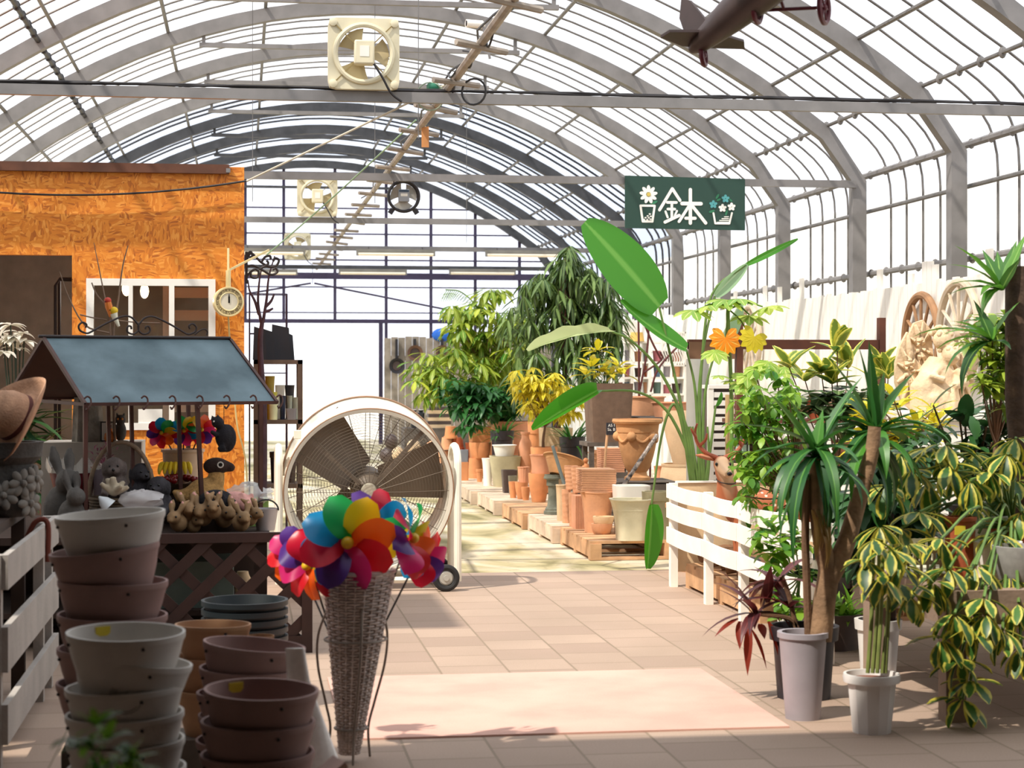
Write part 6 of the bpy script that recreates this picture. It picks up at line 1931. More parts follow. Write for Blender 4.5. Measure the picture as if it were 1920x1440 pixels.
for u in (.18, .30, .55):
    p = fe0.lerp(fe1, u); MB().bar((p.x + .02, p.y + .25, 0), (p.x, p.y + .25, EZ + .1), .02).build('post', IRONB, sx, False, 0)
p = fe0.lerp(fe1, .57); MB().bar((p.x + .035, p.y, 0), p, .022).build('post', IRONB, sx, False, 0)
# scrolls
def spiral(c, r0, r1, a0, turns, n=22):
    return [V(c) + V((math.cos(a0 + turns * 2 * PI * i / n), 0, math.sin(a0 + turns * 2 * PI * i / n))) * (r0 + (r1 - r0) * i / n) for i in range(n + 1)]
sc = rl / 350 / math.cos(0)        # metres per photo pixel along the ridge
def S_(x, y): return V(((x - 82) * sc, 0, zr + .01 + (634 - y) * sc * .95))
for mir in (1, -1):
    f = lambda x, y: S_(255 + mir * (x - 255), y)
    pts = [f(256, 612), f(243, 597), f(228, 594), f(208, 602), f(185, 614), f(165, 626), f(157, 627), f(147, 622), f(145, 613), f(152, 607), f(159, 611), f(157, 617)]
    MB().tube(spline(pts, 4), .006, 6).build('scroll', IRON, sx)
    pts = [f(256, 612), f(254, 622), f(246, 628), f(237, 626), f(233, 620), f(236, 613), f(241, 614), f(242, 619)]
    MB().tube(spline(pts, 4), .006, 6).build('scroll', IRON, sx)
MB().tube(spline([S_(362, 628), S_(372, 620), S_(381, 617), S_(387, 622), S_(385, 629)], 4), .005, 6).build('scroll', IRON, sx)
for i in range(8):
    p = fe0.lerp(fe1, i / 7.0)
    hk = [p + V((0, -.01, -.02)), p + V((.0, -.03, -.03)), p + V((0.02, -.03, .0)), p + V((.022, -.02, .03)), p + V((.005, -.02, .042)), p + V((-.012, -.02, .03))]
    MB().tube(spline(hk, 4), .005, 6).build('hook', IRONB, sx)
# ---------------------------------------------------------------- goods on the table
def org(name, label, cat, loc, m, mb, rz=0, group=None, vox=.008, scale=1.0):
    t = thing(name, label, cat, loc, rz, group)
    t.scale = (scale,) * 3
    mb.build('body', m, t, remesh=vox, sm=3)
    return t
def eyes(t, pts, r, m=None):
    for p in pts: MB().ell(p, r, 8).build('eye', m or MATS['glossy black'], t)
FURB = mat('black plush', '#17141a', .95, 0, .2, 30, bump=.5, bs=120)
STRAW = mat('woven straw', '#b98f55', .9, 0, .25, 40, bump=.6, bs=90)
FURBR = mat('dark brown plush', '#3a2822', .95, 0, .25, 30, bump=.5, bs=120)
FURG = mat('charcoal plush', '#3d3a3e', .95, 0, .25, 25, bump=.5, bs=100)
TANP = mat('tan carved wood', '#8d6f4c', .8, 0, .2, 12, bump=.2)
PINKP = mat('pink plush', '#d9a096', .9, 0, .1, 20, bump=.3, bs=120)
GST = mat('grey cast stone', '#56524e', .9, 0, .2, 10, bump=.4, bs=50)
Yd = 10.35
def at(x, y, dy=0): return P(x, y, Yd + dy)
def onT(x, dy=0): return V((P(x, 950, Yd + dy).x, Yd + dy, TZ))
k_ = Yd / FPX
# duck
o = onT(385, .2); o.z = P(385, 962, o.y).z
b = MB().ell((0, 0, .1), (.115, .09, .1), 16).tube([(.03, 0, .12), (.06, 0, .19), (.065, 0, .235)], [.07, .05, .045], 12).tube([(-.08, 0, .1), (-.15, 0, .1), (-.18, 0, .13)], [.06, .035, .01], 10)
t = org('straw_duck', 'straw bodied duck with a dark brown head on the display table', 'duck', o, STRAW, b)
MB().ell((.06, 0, .265), (.075, .055, .05), 14).tube([(.11, 0, .265), (.15, 0, .255), (.165, 0, .25)], [.035, .025, .012], 10).build('head', FURBR, t, remesh=.007)
MB().ell((.085, -.052, .275), (.014, .006, .014), 10).build('eye', MATS['glossy black'], t)
MB().ring((.085, -.055, .275), .015, .004, (0, 1, 0), 20, 6).build('eye_ring', WHITEP, t)
o = onT(372, .25)
tag(MB().lathe([(.12, 0), (.13, P(385, 964, o.y).z - TZ)], 20, c=o).build('upturned_pot', BUFF), 'buff pot upside down under the straw duck', 'pot')
# pig and mouse plush
o = onT(440, -.02); o.z = P(440, 958, o.y).z
b = MB().ell((0, 0, .05), (.1, .06, .06), 14).ell((.075, -.02, .035), (.045, .045, .042), 12).tube([(.1, -.04, .03), (.13, -.05, .028)], [.022, .022], 10).ell((.05, -.03, .085), (.015, .01, .025), 8).ell((.095, .01, .08), (.015, .01, .025), 8)
t = org('pig_toy', 'pink pig soft toy lying beside the straw duck', 'soft toy', o, PINKP, b, -.3)
eyes(t, [(.095, -.06, .05)], .005)
o = onT(405, -.05); o.z = P(405, 955, o.y).z
b = MB().ell((0, 0, .05), (.1, .07, .06), 14).ell((.07, -.05, .03), (.05, .045, .04), 12).ell((.02, -.06, .07), (.03, .012, .035), 8)
t = org('mouse_toy', 'charcoal mouse soft toy lying in front of the pink pig', 'soft toy', o, FURB, b)
eyes(t, [(.1, -.085, .035)], .005)
tag(MB().bx(P(330, 960, 10.25).x, P(455, 960, 10.25).x, 10.2, 10.5, TZ, P(400, 960, 10.3).z - .005).build('display_box', TW, smooth=0), 'low dark box raising the soft toys on the table', 'box')
# carved rabbits
random.seed(6)
names = ['nearest the lattice corner', 'beside the table post', 'with an ear over the lattice rail', 'half hidden behind the white pots', 'at the far side', 'near the metal pail', 'on top', 'in the middle']
for i, (x, y, rz, s) in enumerate(((452, 985, .3, 1), (380, 975, -.2, 1.1), (420, 978, .5, 1.05), (335, 985, -.5, 1), (350, 968, .2, 1), (468, 975, .9, .9), (400, 962, 0, .9), (362, 988, .6, .9))):
    o = P(x, y, 10.08 + .05 * (i % 3)); o.z -= .03; o.z = max(o.z, TZ)
    b = MB().ell((0, 0, .045), (.05, .05, .05), 12).ell((.0, -.05, .075), (.038, .045, .036), 12).ell((0, -.085, .065), (.02, .018, .018), 8)
    for sd in (-1, 1): b.tube([(sd * .02, -.04, .1), (sd * .035, -.01, .14), (sd * .05, .03, .165)], [.012, .02, .006], 8)
    t = org('carved_rabbit', 'tan carved rabbit in the table heap, ' + names[i], 'rabbit', o, TANP, b, rz, 'heap of carved rabbits', .006, s)
    eyes(t, [(.03, -.078, .082), (-.03, -.078, .082)], .006)
    for sd in (-1, 1): MB().ell((sd * .035, -.018, .142), (.009, .007, .022), 8).build('inner_ear', PINKP, t)
# wicker basket with arched handle and plush dogs
o = onT(228, .1); o.z = TZ
zb = P(228, 935, o.y).z - TZ
t = thing('handled_basket', 'round wicker basket with a tall arched handle holding soft toys', 'basket', o)
BSK = mat('dark wicker', '#54432f', .85, 0, .3, 30, bump=.6, bs=80)
b = MB()
for i in range(10): b.ring((0, 0, .02 + i * zb / 10), .15 + .0025 * i, .011, (0, 0, 1), 28, 6)
b.build('bowl', BSK, t)
hr = 59 * o.y / FPX; ht = P(228, 829, o.y).z - TZ
b = MB()
for off_ in (-.01, .01):
    b.tube([(hr * math.cos(PI * i / 20), off_, zb + (ht - zb) * math.sin(PI * i / 20)) for i in range(21)], .012, 8)
b.build('handle', mat('wicker handle', '#86705a', .8, 0, .25, 30), t)
for i, (x, y, m, lab, rz) in enumerate(((262, 900, FURG, 'charcoal dog soft toy sitting in the handled basket', .4), (300, 925, FURG, 'charcoal dog soft toy lying between basket and straw duck', -.3), (215, 890, mat('grey brown plush', '#5f5450', .95, 0, .2, 25, bump=.5, bs=100), 'grey brown soft toy with pink ear in the handled basket', 0))):
    q_ = P(x, y + 30, 10.5 - .06 * i)
    q_.z = max(TZ, q_.z - .05)
    b = MB().ell((0, 0, .07), (.075, .07, .09), 14).ell((0, -.03, .18), (.06, .058, .058), 14).ell((0, -.08, .165), (.03, .03, .025), 10).ell((-.055, -.02, .17), (.018, .02, .045), 8).ell((.055, -.02, .17), (.018, .02, .045), 8).tube([(-.04, -.04, .06), (-.05, -.1, .03)], [.028, .022], 8).tube([(.04, -.04, .06), (.05, -.1, .03)], [.028, .022], 8)
    t = org('dog_toy', lab, 'soft toy', q_, m, b, rz)
    eyes(t, [(-.022, -.083, .19), (.022, -.083, .19)], .007)
    MB().ell((0, -.108, .17), .009, 8).build('nose', MATS['glossy black'], t)
# cat / squirrel hanging by the clock
o = P(420, 815, 10.35)
b = MB().ell((0, 0, -.01), (.05, .045, .07), 14).ell((-.035, -.02, .07), (.035, .035, .033), 12).ell((.015, .01, -.02), (.055, .04, .08), 12).tube([(-.03, -.03, .09), (-.035, -.03, .115)], [.014, .003], 8).tube([(-.06, -.02, .085), (-.065, -.02, .11)], [.014, .003], 8).tube([(-.04, -.03, -.0), (-.07, -.05, .02)], [.016, .012], 8).tube([(0, -.02, -.07), (-.03, -.03, -.085)], [.03, .015], 8)
t = org('squirrel_figure', 'black squirrel figure hanging from the little roof before the orange wall', 'figure', o, FURB, b, vox=.006)
MB().tube([(0, 0, .06), (0, -.01, .12), (0, -.01, EZ + TZ - o.z)], .002, 5).build('string', IRON, t)
eyes(t, [(-.055, -.048, .075)], .005, WHITEP)
# statues of rabbits, stone
for i, (x, y, dy, lab) in enumerate(((118, 915, -.1, 'grey stone rabbit statue standing behind the carved stone planter'), (135, 928, -.25, 'smaller grey stone rabbit statue crouching by the maroon bowl'))):
    o = onT(x, dy); o.z = TZ
    s = (P(x, 835 if i == 0 else 880, o.y).z - TZ) / .34
    b = MB().ell((0, 0, .09), (.075, .08, .1), 14).ell((0, -.05, .2), (.05, .055, .05), 12).tube([(-.02, -.02, .23), (-.03, .01, .29), (-.035, .02, .34)], [.015, .024, .01], 8).tube([(.02, -.02, .23), (.03, .01, .29), (.035, .02, .33)], [.015, .024, .01], 8).ell((-.04, -.07, .03), (.03, .05, .03), 8).ell((.04, -.07, .03), (.03, .05, .03), 8).tube([(.02, -.06, .12), (.03, -.09, .06)], [.025, .02], 8)
    t = org('rabbit_statue', lab, 'statue', o, GST, b, .5, None, .008, s)
# maroon bowl with white zigzag rim
o = onT(138, .35)
zz = P(138, 893, o.y).z
t = thing('zigzag_bowl', 'maroon bowl with a white zigzag rim on the display table', 'bowl', (o.x, o.y, TZ))
hb_ = zz - TZ + .13
MB().lathe([(.06, 0), (.11, hb_ * .5), (.14, hb_ * .8), (.125, hb_ * .8), (.05, hb_ * .3)], 28).build('bowl', mat('maroon glaze', '#6a1420', .4), t)
b = MB(); n = 32
vs = []; fs = []
for i in range(n):
    a = 2 * PI * i / n; s = hb_ * .8 + (.0 if i % 4 in (0,) else (.03 if i % 4 in (1, 3) else .065))
    vs += [(.141 * math.cos(a), .141 * math.sin(a), hb_ * .74), (.155 * math.cos(a), .155 * math.sin(a), s)]
fs = [(2 * i, 2 * ((i + 1) % n), 2 * ((i + 1) % n) + 1, 2 * i + 1) for i in range(n)]
b.add(vs, fs).build('zigzag_rim', WHITEC, t, smooth=0)
# grey stump vase, flowers, cards, owl
o = onT(164, .75)
zz = P(164, 828, o.y).z
tag(MB().bx(o.x - .25, o.x + .32, o.y - .15, o.y + .3, TZ, zz).build('display_riser', mat('white riser board', '#cfc6b8', .8), smooth=0), 'long pale riser at the back of the display table', 'riser')
RZ = zz
o.z = RZ
t = thing('stump_vase', 'grey weathered tree stump vase on the riser under the roof', 'vase', o)
pot_mesh('flare', .09, .075, P(164, 745, o.y).z - RZ, flute=9, famp=.05).build('body', mat('grey driftwood', '#8d857a', .9, 0, .25, 14, bump=.6), t)
o = onT(203, .7); o.z = RZ
t = thing('card_sign', 'white framed card on the riser under the window', 'sign', o)
MB().bx(-.045, .045, 0, .01, 0, .12).build('frame', mat('dark card frame', '#3a3632', .6), t, False, 0); MB().bx(-.037, .037, -.003, 0, .01, .112).build('card', WHITEP, t, False, 0)
o = V((P(278, 800, HY).x, HY - .012, wZ0 + fw))
t = thing('card_sign', 'wide white card standing on the window sill of the hut', 'sign', o)
ch = .1
MB().bx(-.07, .1, 0, .008, 0, ch + .0).build('card', WHITEP, t, False, 0)
o = onT(225, .5); o.z = RZ
o.y = onT(164, .75).y - .05; o.x = P(226, 800, o.y).x
b = MB().ell((0, 0, .06), (.035, .035, .06), 12).ell((0, -.01, .13), (.032, .03, .03), 12).tube([(-.02, 0, .155), (-.022, 0, .175)], [.01, .002], 6).tube([(.02, 0, .155), (.022, 0, .175)], [.01, .002], 6)
t = org('owl_figure', 'small grey owl figure between the roof posts', 'figure', o, GST, b, vox=.005)
eyes(t, [(-.012, -.038, .135), (.012, -.038, .135)], .007, mat('amber', '#d8822a', .4))
o2 = V((P(208, 815, o.y).x, o.y - .06, RZ)); t = thing('orange_gourd', 'small orange gourd beside the owl figure', 'gourd', o2)
MB().lathe([(.02, 0), (.035, .02), (.03, .05), (.012, .065), (.012, .08)], 16, flute=8, famp=.05).build('body', mat('orange gourd skin', '#d0762a', .5), t); MB().tube([(0, 0, .08), (.005, 0, .1)], .004, 6).build('stem', STEM_B, t)
# dried flowers in a pot
o = onT(195, .3)
t = thing('dried_flowers', 'bunch of dusty pink dried flowers behind the handled basket', 'flowers', o)
zz = P(195, 880, o.y).z - TZ
pot_mesh('plain', .05, .06, zz).build('pot', mat('grey mauve pot', '#8d8088', .7), t)
b = MB(); random.seed(2)
for i in range(90):
    e = R2(20, 90); d = rdir(e, e); b.leaf(V((0, 0, zz)) + d * R2(.02, .13), d + V((R2(-.5, .5), R2(-.5, .5), 0)), R2(.03, .06), .012, .8, .2, 'lance', 2)
b.build('blooms', leafmat('dusty pink petals', '#8f3f5c', '#cf8aa2'), t)
# pot of pinwheels on the table
o = onT(343, .55); o.z = P(343, 925, o.y).z
tag(MB().bx(o.x - .2, o.x + .2, o.y - .15, o.y + .18, TZ, o.z).build('display_box', TW, smooth=0), 'dark box raising the pale pot of pinwheels', 'box')
t = thing('pinwheel_pot', 'pale pot holding three pinwheels in front of the orange wall', 'pot', o)
hp = P(343, 842, o.y).z - o.z
rp_ = 40 * o.y / FPX
pot_mesh('lip', rp_ * .8, rp_, hp).build('body', mat('pale buff pot', '#d8b79a', .6), t)
MB().lathe([(.01, hp * .8), (rp_ * .9, hp * .8), (rp_ * .9, hp * .82), (.01, hp * .82)], 20).build('filling', SOIL, t)
for i, (x, y, lab) in enumerate(((303, 812, 'pinwheel nearest the window mullion in the pale table pot'), (345, 808, 'middle pinwheel leaning in the pale table pot'), (378, 806, 'pinwheel nearest the black squirrel in the pale table pot'))):
    pinwheel(lab, P(x, y, o.y - .08), .085, (-.2 + .2 * i, -1, .1), 1.5 + i, (o.x - .04 + .04 * i, o.y, o.z + hp * .81), 'pinwheels in the pale pot')
# bananas and cherries
o = V((P(325, 868, o.y - .2).x, o.y - .2, P(325, 868, o.y - .2).z))
oz = o.z
t = thing('fruit_bowl', 'brown bowl heaped with red cherries on the display table', 'bowl', (P(333, 890, o.y).x, o.y, P(333, 905, o.y).z - .0))
MB().lathe([(.06, -.06), (.13, 0), (.125, 0), (.05, -.05)], 24).build('bowl', BSK, t)
CH = mat('dark red cherry', '#7a0f14', .25, 0, .2, 20)
cp = None
random.seed(12)
cb = V(t.location)
tag(MB().lathe([(.05, 0), (.05, cb.z - .06 - TZ)], 16, c=(cb.x, cb.y, TZ)).build('bowl_stand', TW), 'turned dark stand under the bowl of cherries', 'stand')
for i in range(26):
    a, r_ = R2(0, 2 * PI), .11 * math.sqrt(random.random())
    p = cb + V((r_ * math.cos(a), r_ * math.sin(a) * .8, .015 + (.11 - r_) * .25))
    if cp is None:
        cp = MB().ell((0, 0, 0), .018, 10).build('cherry', CH); cp.location = p
        tag(cp, 'small dark red cherry heaped in the brown bowl', 'cherry', 'cherries in the brown bowl')
    else: dup(cp, loc=p)
t = thing('banana_bunch', 'bunch of small yellow bananas above the red cherries', 'fruit', cb + V((-.01, .05, .06)))
YB = mat('banana yellow', '#ecc61e', .5, 0, .06, 8)
for i in range(7):
    x = -.085 + i * .027
    MB().tube(spline([(x * .6, .03, .03), (x * .9, -.02, .045), (x * 1.05, -.06, .02), (x * 1.1, -.075, -.01)], 3), [.006, .01, .014, .016, .016, .016, .014, .012, .009, .005], 8).build('banana', YB, t)
# plastic bags, green box, pail, white cone
BAG = mat('clear bag', '#f2eeee', .12, 0, .02, 3, alpha=.45)
def bag(label, c, s, seed):
    random.seed(seed)
    b = MB(); n, m = 18, 12; vs = []
    for i in range(m + 1):
        for j in range(n):
            a = 2 * PI * j / n; t_ = PI * i / m
            k = 1 + R2(-.16, .16)
            vs.append((s[0] * math.sin(t_) * math.cos(a) * k, s[1] * math.sin(t_) * math.sin(a) * k, s[2] * (1 - math.cos(t_)) * .5 * (1 + R2(-.12, .12))))
    fs = [(i * n + j, i * n + (j + 1) % n, (i + 1) * n + (j + 1) % n, (i + 1) * n + j) for i in range(m) for j in range(n)]
    o = b.add(vs, fs).build('plastic_bag', BAG, smooth=60); o.location = c
    return tag(o, label, 'bag')
bag('crumpled clear plastic bag on the table end near the drum fan', P(465, 950, 10.5), (.13, .08, .13), 1)
bag('crumpled clear plastic bag in front of the handled basket', P(265, 955, 10.12), (.12, .07, .1), 2)
q_ = P(470, 965, 10.6); tag(MB().bx(q_.x - .09, q_.x + .1, 10.5, 10.75, TZ, P(470, 938, 10.5).z).build('green_box', mat('lime box', '#9cc36a', .6), smooth=0), 'lime green box at the table end under the clear bag', 'box')
o = onT(498, -.1)
t = thing('metal_pail', 'pale metal pail with wire handle at the table corner', 'pail', o)
hp = P(498, 966, o.y).z - TZ
b = pot_mesh('plain', .05, .07, max(.12, hp), t=.006).build('body', mat('pale zinc', '#b9b4b4', .4, .3), t)
MB().tube([(-.07 * math.cos(PI * i / 12), -.03, .11 + .06 * math.sin(PI * i / 12)) for i in range(13)], .005, 6).build('handle', BLACKC, t)
b = MB(); b.tube([(0, 0, 0), (-.03, 0, .03), (-.055, 0, .055)], [.045, .03, .004], 14)
o = b.build('white_cone', mat('pale blue white shell', '#d2d8dc', .4)); o.location = P(205, 950, 10.05); tag(o, 'small white pointed shell in front of the handled basket', 'shell')
b = MB(); random.seed(15)
for i in range(14):
    e = R2(10, 90); d = rdir(e, e); b.tube([(0, 0, 0), d * .06, d * .09], [.02, .017, .012], 7)
t = org('coral_ornament', 'pale coral ornament with stubby branches by the basket', 'ornament', P(212, 925, 10.1), mat('pale coral', '#a79a84', .9, 0, .15, 20), b, vox=.007)
# bare branch with lovebirds
o = onT(215, .62); o.z = RZ
t = thing('bare_branch', 'bare twig tree rising behind the little roof', 'branch', o)
q = lambda x, y, dy=0: P(x, y, o.y + dy) - o
b = MB()
b.tube(spline([(0, 0, 0), q(212, 640), q(222, 560), q(230, 500), q(240, 460)], 5), [.009 - .0003 * i for i in range(21)], 6)
b.tube(spline([(0, 0, .05), q(206, 610), q(197, 560), q(185, 500), q(176, 455)], 5), [.008 - .0003 * i for i in range(21)], 6)
b.tube(spline([q(206, 625), q(160, 610), q(130, 560), q(112, 510)], 5), [.007 - .0003 * i for i in range(16)], 6)
b.tube(spline([q(200, 600), q(175, 596), q(150, 590)], 4), .004, 5).tube(spline([q(196, 570), q(180, 550), q(172, 530)], 4), .004, 5).tube(spline([q(215, 600), q(250, 604), q(300, 606)], 4), .004, 5)
b.build('twigs', mat('bare twig', '#7f6a58', .8, 0, .2, 12), t)
for nm, lab, x, y, m1, m2, d in (('lovebird_figure', 'orange and red bird figure clinging to the bare twig', 204, 575, mat('orange feathers', '#d87a2a', .6), mat('red feathers', '#c03a24', .6), -1), ('lovebird_figure', 'yellow and white bird figure perched below the orange one', 213, 588, mat('white feathers', '#e4e0c8', .6), mat('yellow feathers', '#e8c21c', .6), 1)):
    c = P(x, y, o.y - .03)
    t2 = thing(nm, lab, 'bird', c)
    if d < 0: MB().tube([(.01, 0, -.06), (0, 0, 0), (-.005, 0, .025)], [.008, .022, .02], 10).build('body', m1, t2); MB().ell((-.006, 0, .035), (.021, .02, .02), 12).build('head', m2, t2)
    else: MB().tube([(.03, 0, -.075), (.01, 0, -.03), (0, 0, 0)], [.008, .016, .024], 10).build('body', m1, t2); MB().ell((.002, -.002, .018), (.024, .022, .022), 12).build('head', m2, t2)
    MB().ell((-.02 * d if d > 0 else -.02, -.014, .03 if d < 0 else .02), .004, 6).build('eye', MATS['glossy black'], t2)
# clock on its bracket
YC = HY - .25
c = P(428, 566, YC)
t = thing('wall_clock', 'round cream double faced station clock on the hut corner', 'clock', c)
CLK = mat('cream clock enamel', '#e3cf98', .4, 0, .03)
rc = 27 * YC / FPX
Rx = Matrix.Rotation(PI / 2, 4, 'X') 
Ry = Matrix.Rotation(.12, 4, 'Z') @ Rx
MB().lathe([(rc * .95, -.06), (rc * 1.03, -.05), (rc * 1.03, .04), (rc * 1.0, .055), (rc * .9, .055), (rc * .9, .045), (0.0, .045)], 48, M=Ry).build('case', CLK, t)
MB().lathe([(0, .0462), (rc * .9, .0462), (rc * .9, .0472), (0, .0472)], 48, M=Ry).build('dial', mat('clock band', '#8f7f5c', .5), t)
MB().lathe([(0, .048), (rc * .62, .048), (rc * .62, .05), (0, .05)], 40, M=Ry).build('inner_dial', mat('dial white', '#cfc6b0', .5), t)
MB().ring(Ry @ V((0, 0, .05)), rc * .62, .005, Ry.to_3x3() @ V((0, 0, 1)), 40, 6).build('dial_ring', CLK, t)
for i in range(12):
    a = PI / 2 - (i + 1) * PI / 6
    s_ = ['I', 'II', 'III', 'IV', 'V', 'VI', 'VII', 'VIII', 'IX', 'X', 'XI', 'XII'][i]
    p = Ry @ V((rc * .76 * math.cos(a), rc * .76 * math.sin(a), .05))
    e = (Matrix.Rotation(.12, 4, 'Z') @ Rx @ Matrix.Rotation(a - PI / 2, 4, 'Z')).to_euler()
    text(s_, rc * .3, p, CLK, t, e, .001)
for ln, w_ in ((rc * .5, .007), (rc * .36, .011)):
    MB().bar(Ry @ V((0, -.01, .053)), Ry @ V((0, ln, .053)), w_, .002, up=V((0, 1, 0))).build('hand', BLK, t, False, 0)
MB().tube([(0, 0, rc), (0, 0, rc + .05), (0, 0, rc + .12)], .018, 8).tube([(0, 0, rc + .1), (0, .02, rc + .28)], .008, 6).bar((0, 0, rc + .12), (.29, .2, rc + .28), .014).bar((.0, 0, rc + .1), (.0, .24, rc + .1), .014).build('bracket', CLK, t)
tag(MB().tube(spline([c + V((0, .02, -rc)), P(431, 640, YC + .1), P(438, 720, YC + .1), P(445, 800, YC + .1), P(462, 880, YC + .12), V((P(466, 900, YC + .1).x, YC + .12, 0.0))], 6), .006, 6).build('clock_cable', mat('straw coloured cable', '#c9b278', .6)), 'straw coloured cable hanging down from the clock', 'cable')
# scroll bracket at the hut corner
o = P(462, 512, HY + .05)
t = thing('scroll_bracket', 'black wrought iron scroll bracket fixed to the hut corner', 'bracket', o)
q = lambda x, y: P(x, y, HY + .05) - o
MB().bar(q(462, 472), q(462, 532), .02).build('back_bar', IRON, t, False, 0)
for L_ in ([q(462, 488), q(470, 475), q(480, 482), q(490, 492), q(505, 500), q(518, 498), q(523, 488), q(516, 484), q(512, 490)], [q(462, 500), q(475, 498), q(490, 505), q(508, 515), q(520, 510), q(517, 503), q(511, 506)], [q(462, 520), q(468, 512), q(478, 505), q(485, 510), q(482, 520), q(472, 520), q(470, 512)], [q(462, 478), q(470, 472), q(473, 480), q(467, 483)], [q(490, 492), q(497, 482), q(506, 480), q(508, 487)], [q(485, 505), q(495, 500), q(503, 494), q(500, 488)]):
    MB().tube(spline(L_, 5), .009, 7).build('scroll', IRON, t)
# ---------------------------------------------------------------- shelf beside the hut
YS_ = 15.6
sx0, sx1 = P(462, 700, YS_).x + .06, P(566, 700, YS_).x
t = thing('goods_shelf', 'weathered timber shelf rack standing beside the hut wall', 'shelf', (sx0, YS_, 0))
GW = mat('weathered shelf wood', '#6b5c50', .85, 0, .25, 6)
w = sx1 - sx0
zs = [P(500, y, YS_).z for y in (675, 786, 905)]
for z in zs: MB().bx(0, w, -.22, .22, z - .035, z).build('shelf', GW, t, False, 0)
for x in (.02, w - .02):
    for y in (-.2, .2): MB().bx(x - .02, x + .02, y - .02, y + .02, 0, zs[0]).build('post', GW, t, False, 0)
MB().bx(0, w, .2, .22, zs[1], zs[0]).build('back_panel', mat('dark shelf back', '#3a302c', .9), t, False, 0) if 0 else None
random.seed(17)
DC = mat('dark slate planter', '#26252b', .6, 0, .15, 5)
for i, (a, c, y) in enumerate(((474, 500, 612), (490, 516, 616), (508, 545, 608), (532, 552, 622))):
    q_ = P(a, y, YS_ - .12 + .1 * i); q2 = P(c, y, YS_ - .12 + .1 * i)
    b = MB().add([(q_.x, YS_ - .16 + .1 * i, zs[0]), (q2.x, YS_ - .16 + .1 * i, zs[0]), (q2.x - .015, YS_ - .13 + .1 * i, q_.z - .03), (q_.x + .01, YS_ - .13 + .1 * i, q_.z), (q_.x, YS_ - .08 + .1 * i, zs[0]), (q2.x, YS_ - .08 + .1 * i, zs[0]), (q2.x - .015, YS_ - .09 + .1 * i, q_.z - .03), (q_.x + .01, YS_ - .09 + .1 * i, q_.z)], [(0, 1, 2, 3), (7, 6, 5, 4), (0, 4, 5, 1), (1, 5, 6, 2), (2, 6, 7, 3), (3, 7, 4, 0)])
    tag(b.build('slate_board', DC, smooth=0), 'dark slate board standing on the rack ' + ('nearest the hut wall', 'second from the hut wall', 'broadest of the boards', 'at the open end')[i], 'board', 'slate boards on the rack')
vs_ = [(497, 515, 705, 786, mat('mustard glaze', '#a89238', .5), 'tall mustard vase', -.02), (500, 520, 735, 787, mat('lime yellow glaze', '#c9c04a', .5), 'lime yellow vase', -.14), (503, 522, 742, 788, mat('pale lemon glaze', '#d9dcae', .5), 'pale lemon vase', -.2), (516, 534, 722, 785, WHITEC, 'white square vase', .1), (524, 536, 742, 785, mat('navy glaze', '#26304a', .4), 'navy vase', -.12), (534, 552, 722, 784, BLACKPL, 'black jar with grey top', .14), (538, 548, 742, 785, mat('pale green grey glaze', '#b7bfae', .5), 'grey green pointed vase', -.05), (548, 564, 745, 785, mat('pale celadon glaze', '#c8cebc', .5), 'celadon pointed vase at the end', -.02), (536, 556, 766, 786, mat('zinc grey', '#8c8e92', .4), 'grey cube pot', -.19)]
for i, (a, c, y0, y1, m, lab, dy) in enumerate(vs_):
    Y = YS_ + dy
    cx = (P(a, y1, Y).x + P(c, y1, Y).x) / 2
    r_ = (c - a) / 2 * Y / FPX
    pot('glazed_vase', lab + ' on the middle board of the rack beside the hut', m, (cx, Y, zs[1]), r_ * .8, r_, P(a, y0, Y).z - zs[1], 'plain' if i in (3, 8) else 'flare', 'vase', 'glazed vases on the rack', p=8 if i in (3, 8) else 2.0)
for i, (a, c, h, m) in enumerate(((478, 500, .2, DC), (505, 530, .26, BLACKPL), (533, 556, .18, DKB))):
    cx = P((a + c) / 2, 900, YS_).x
    pot('dark_pot', ('dark pot on the lowest board of the rack near the hut', 'black pot at the middle of the lowest rack board', 'brown pot on the lowest rack board near the drum fan')[i], m, (cx, YS_, zs[2]), .04, .055, h, 'rim', group='dark pots on the lowest board')
o = V((P(492, 700, YS_ - .35).x, YS_ - .38, 0))
t = thing('bare_tree', 'dark bare ornamental tree trunk standing before the rack', 'tree', o)
q = lambda x, y: P(x, y, o.y) - o
b = MB()
b.tube(spline([(0, 0, 0), q(494, 780), q(490, 700), q(488, 640), q(492, 600)], 5), [.035 - .0009 * i for i in range(21)], 9)
for L_ in ([q(491, 610), q(484, 570), q(486, 530), q(490, 505)], [q(493, 605), q(500, 560), q(504, 520), q(515, 480)], [q(486, 590), q(478, 565), q(468, 545), q(465, 525)], [q(498, 575), q(508, 565), q(514, 552)], [q(495, 585), q(505, 582), q(512, 578)]):
    b.tube(spline(L_, 4), [.016 - .0009 * i for i in range(4 * (len(L_) - 1) + 1)], 6)
b.build('trunk', mat('dark plum bark', '#45303a', .8, 0, .25, 12), t)
# wire rack behind
t = thing('wire_rack', 'thin dark wire rack standing behind the slate boards', 'rack', (P(468, 545, 16.4).x, 16.4, 0))
w = P(538, 545, 16.4).x - t.location.x; zt2 = P(500, 551, 16.4).z
for x in (0, w):
    for y in (0, .25): MB().tube([(x, y, 0), (x, y, zt2)], .007, 6).build('upright', MULL, t)
for z in (zt2, zt2 - .35, zt2 - .7): MB().tube([(0, 0, z), (w, 0, z), (w, .25, z), (0, .25, z)], .005, 5, closed=True).build('rail', MULL, t)
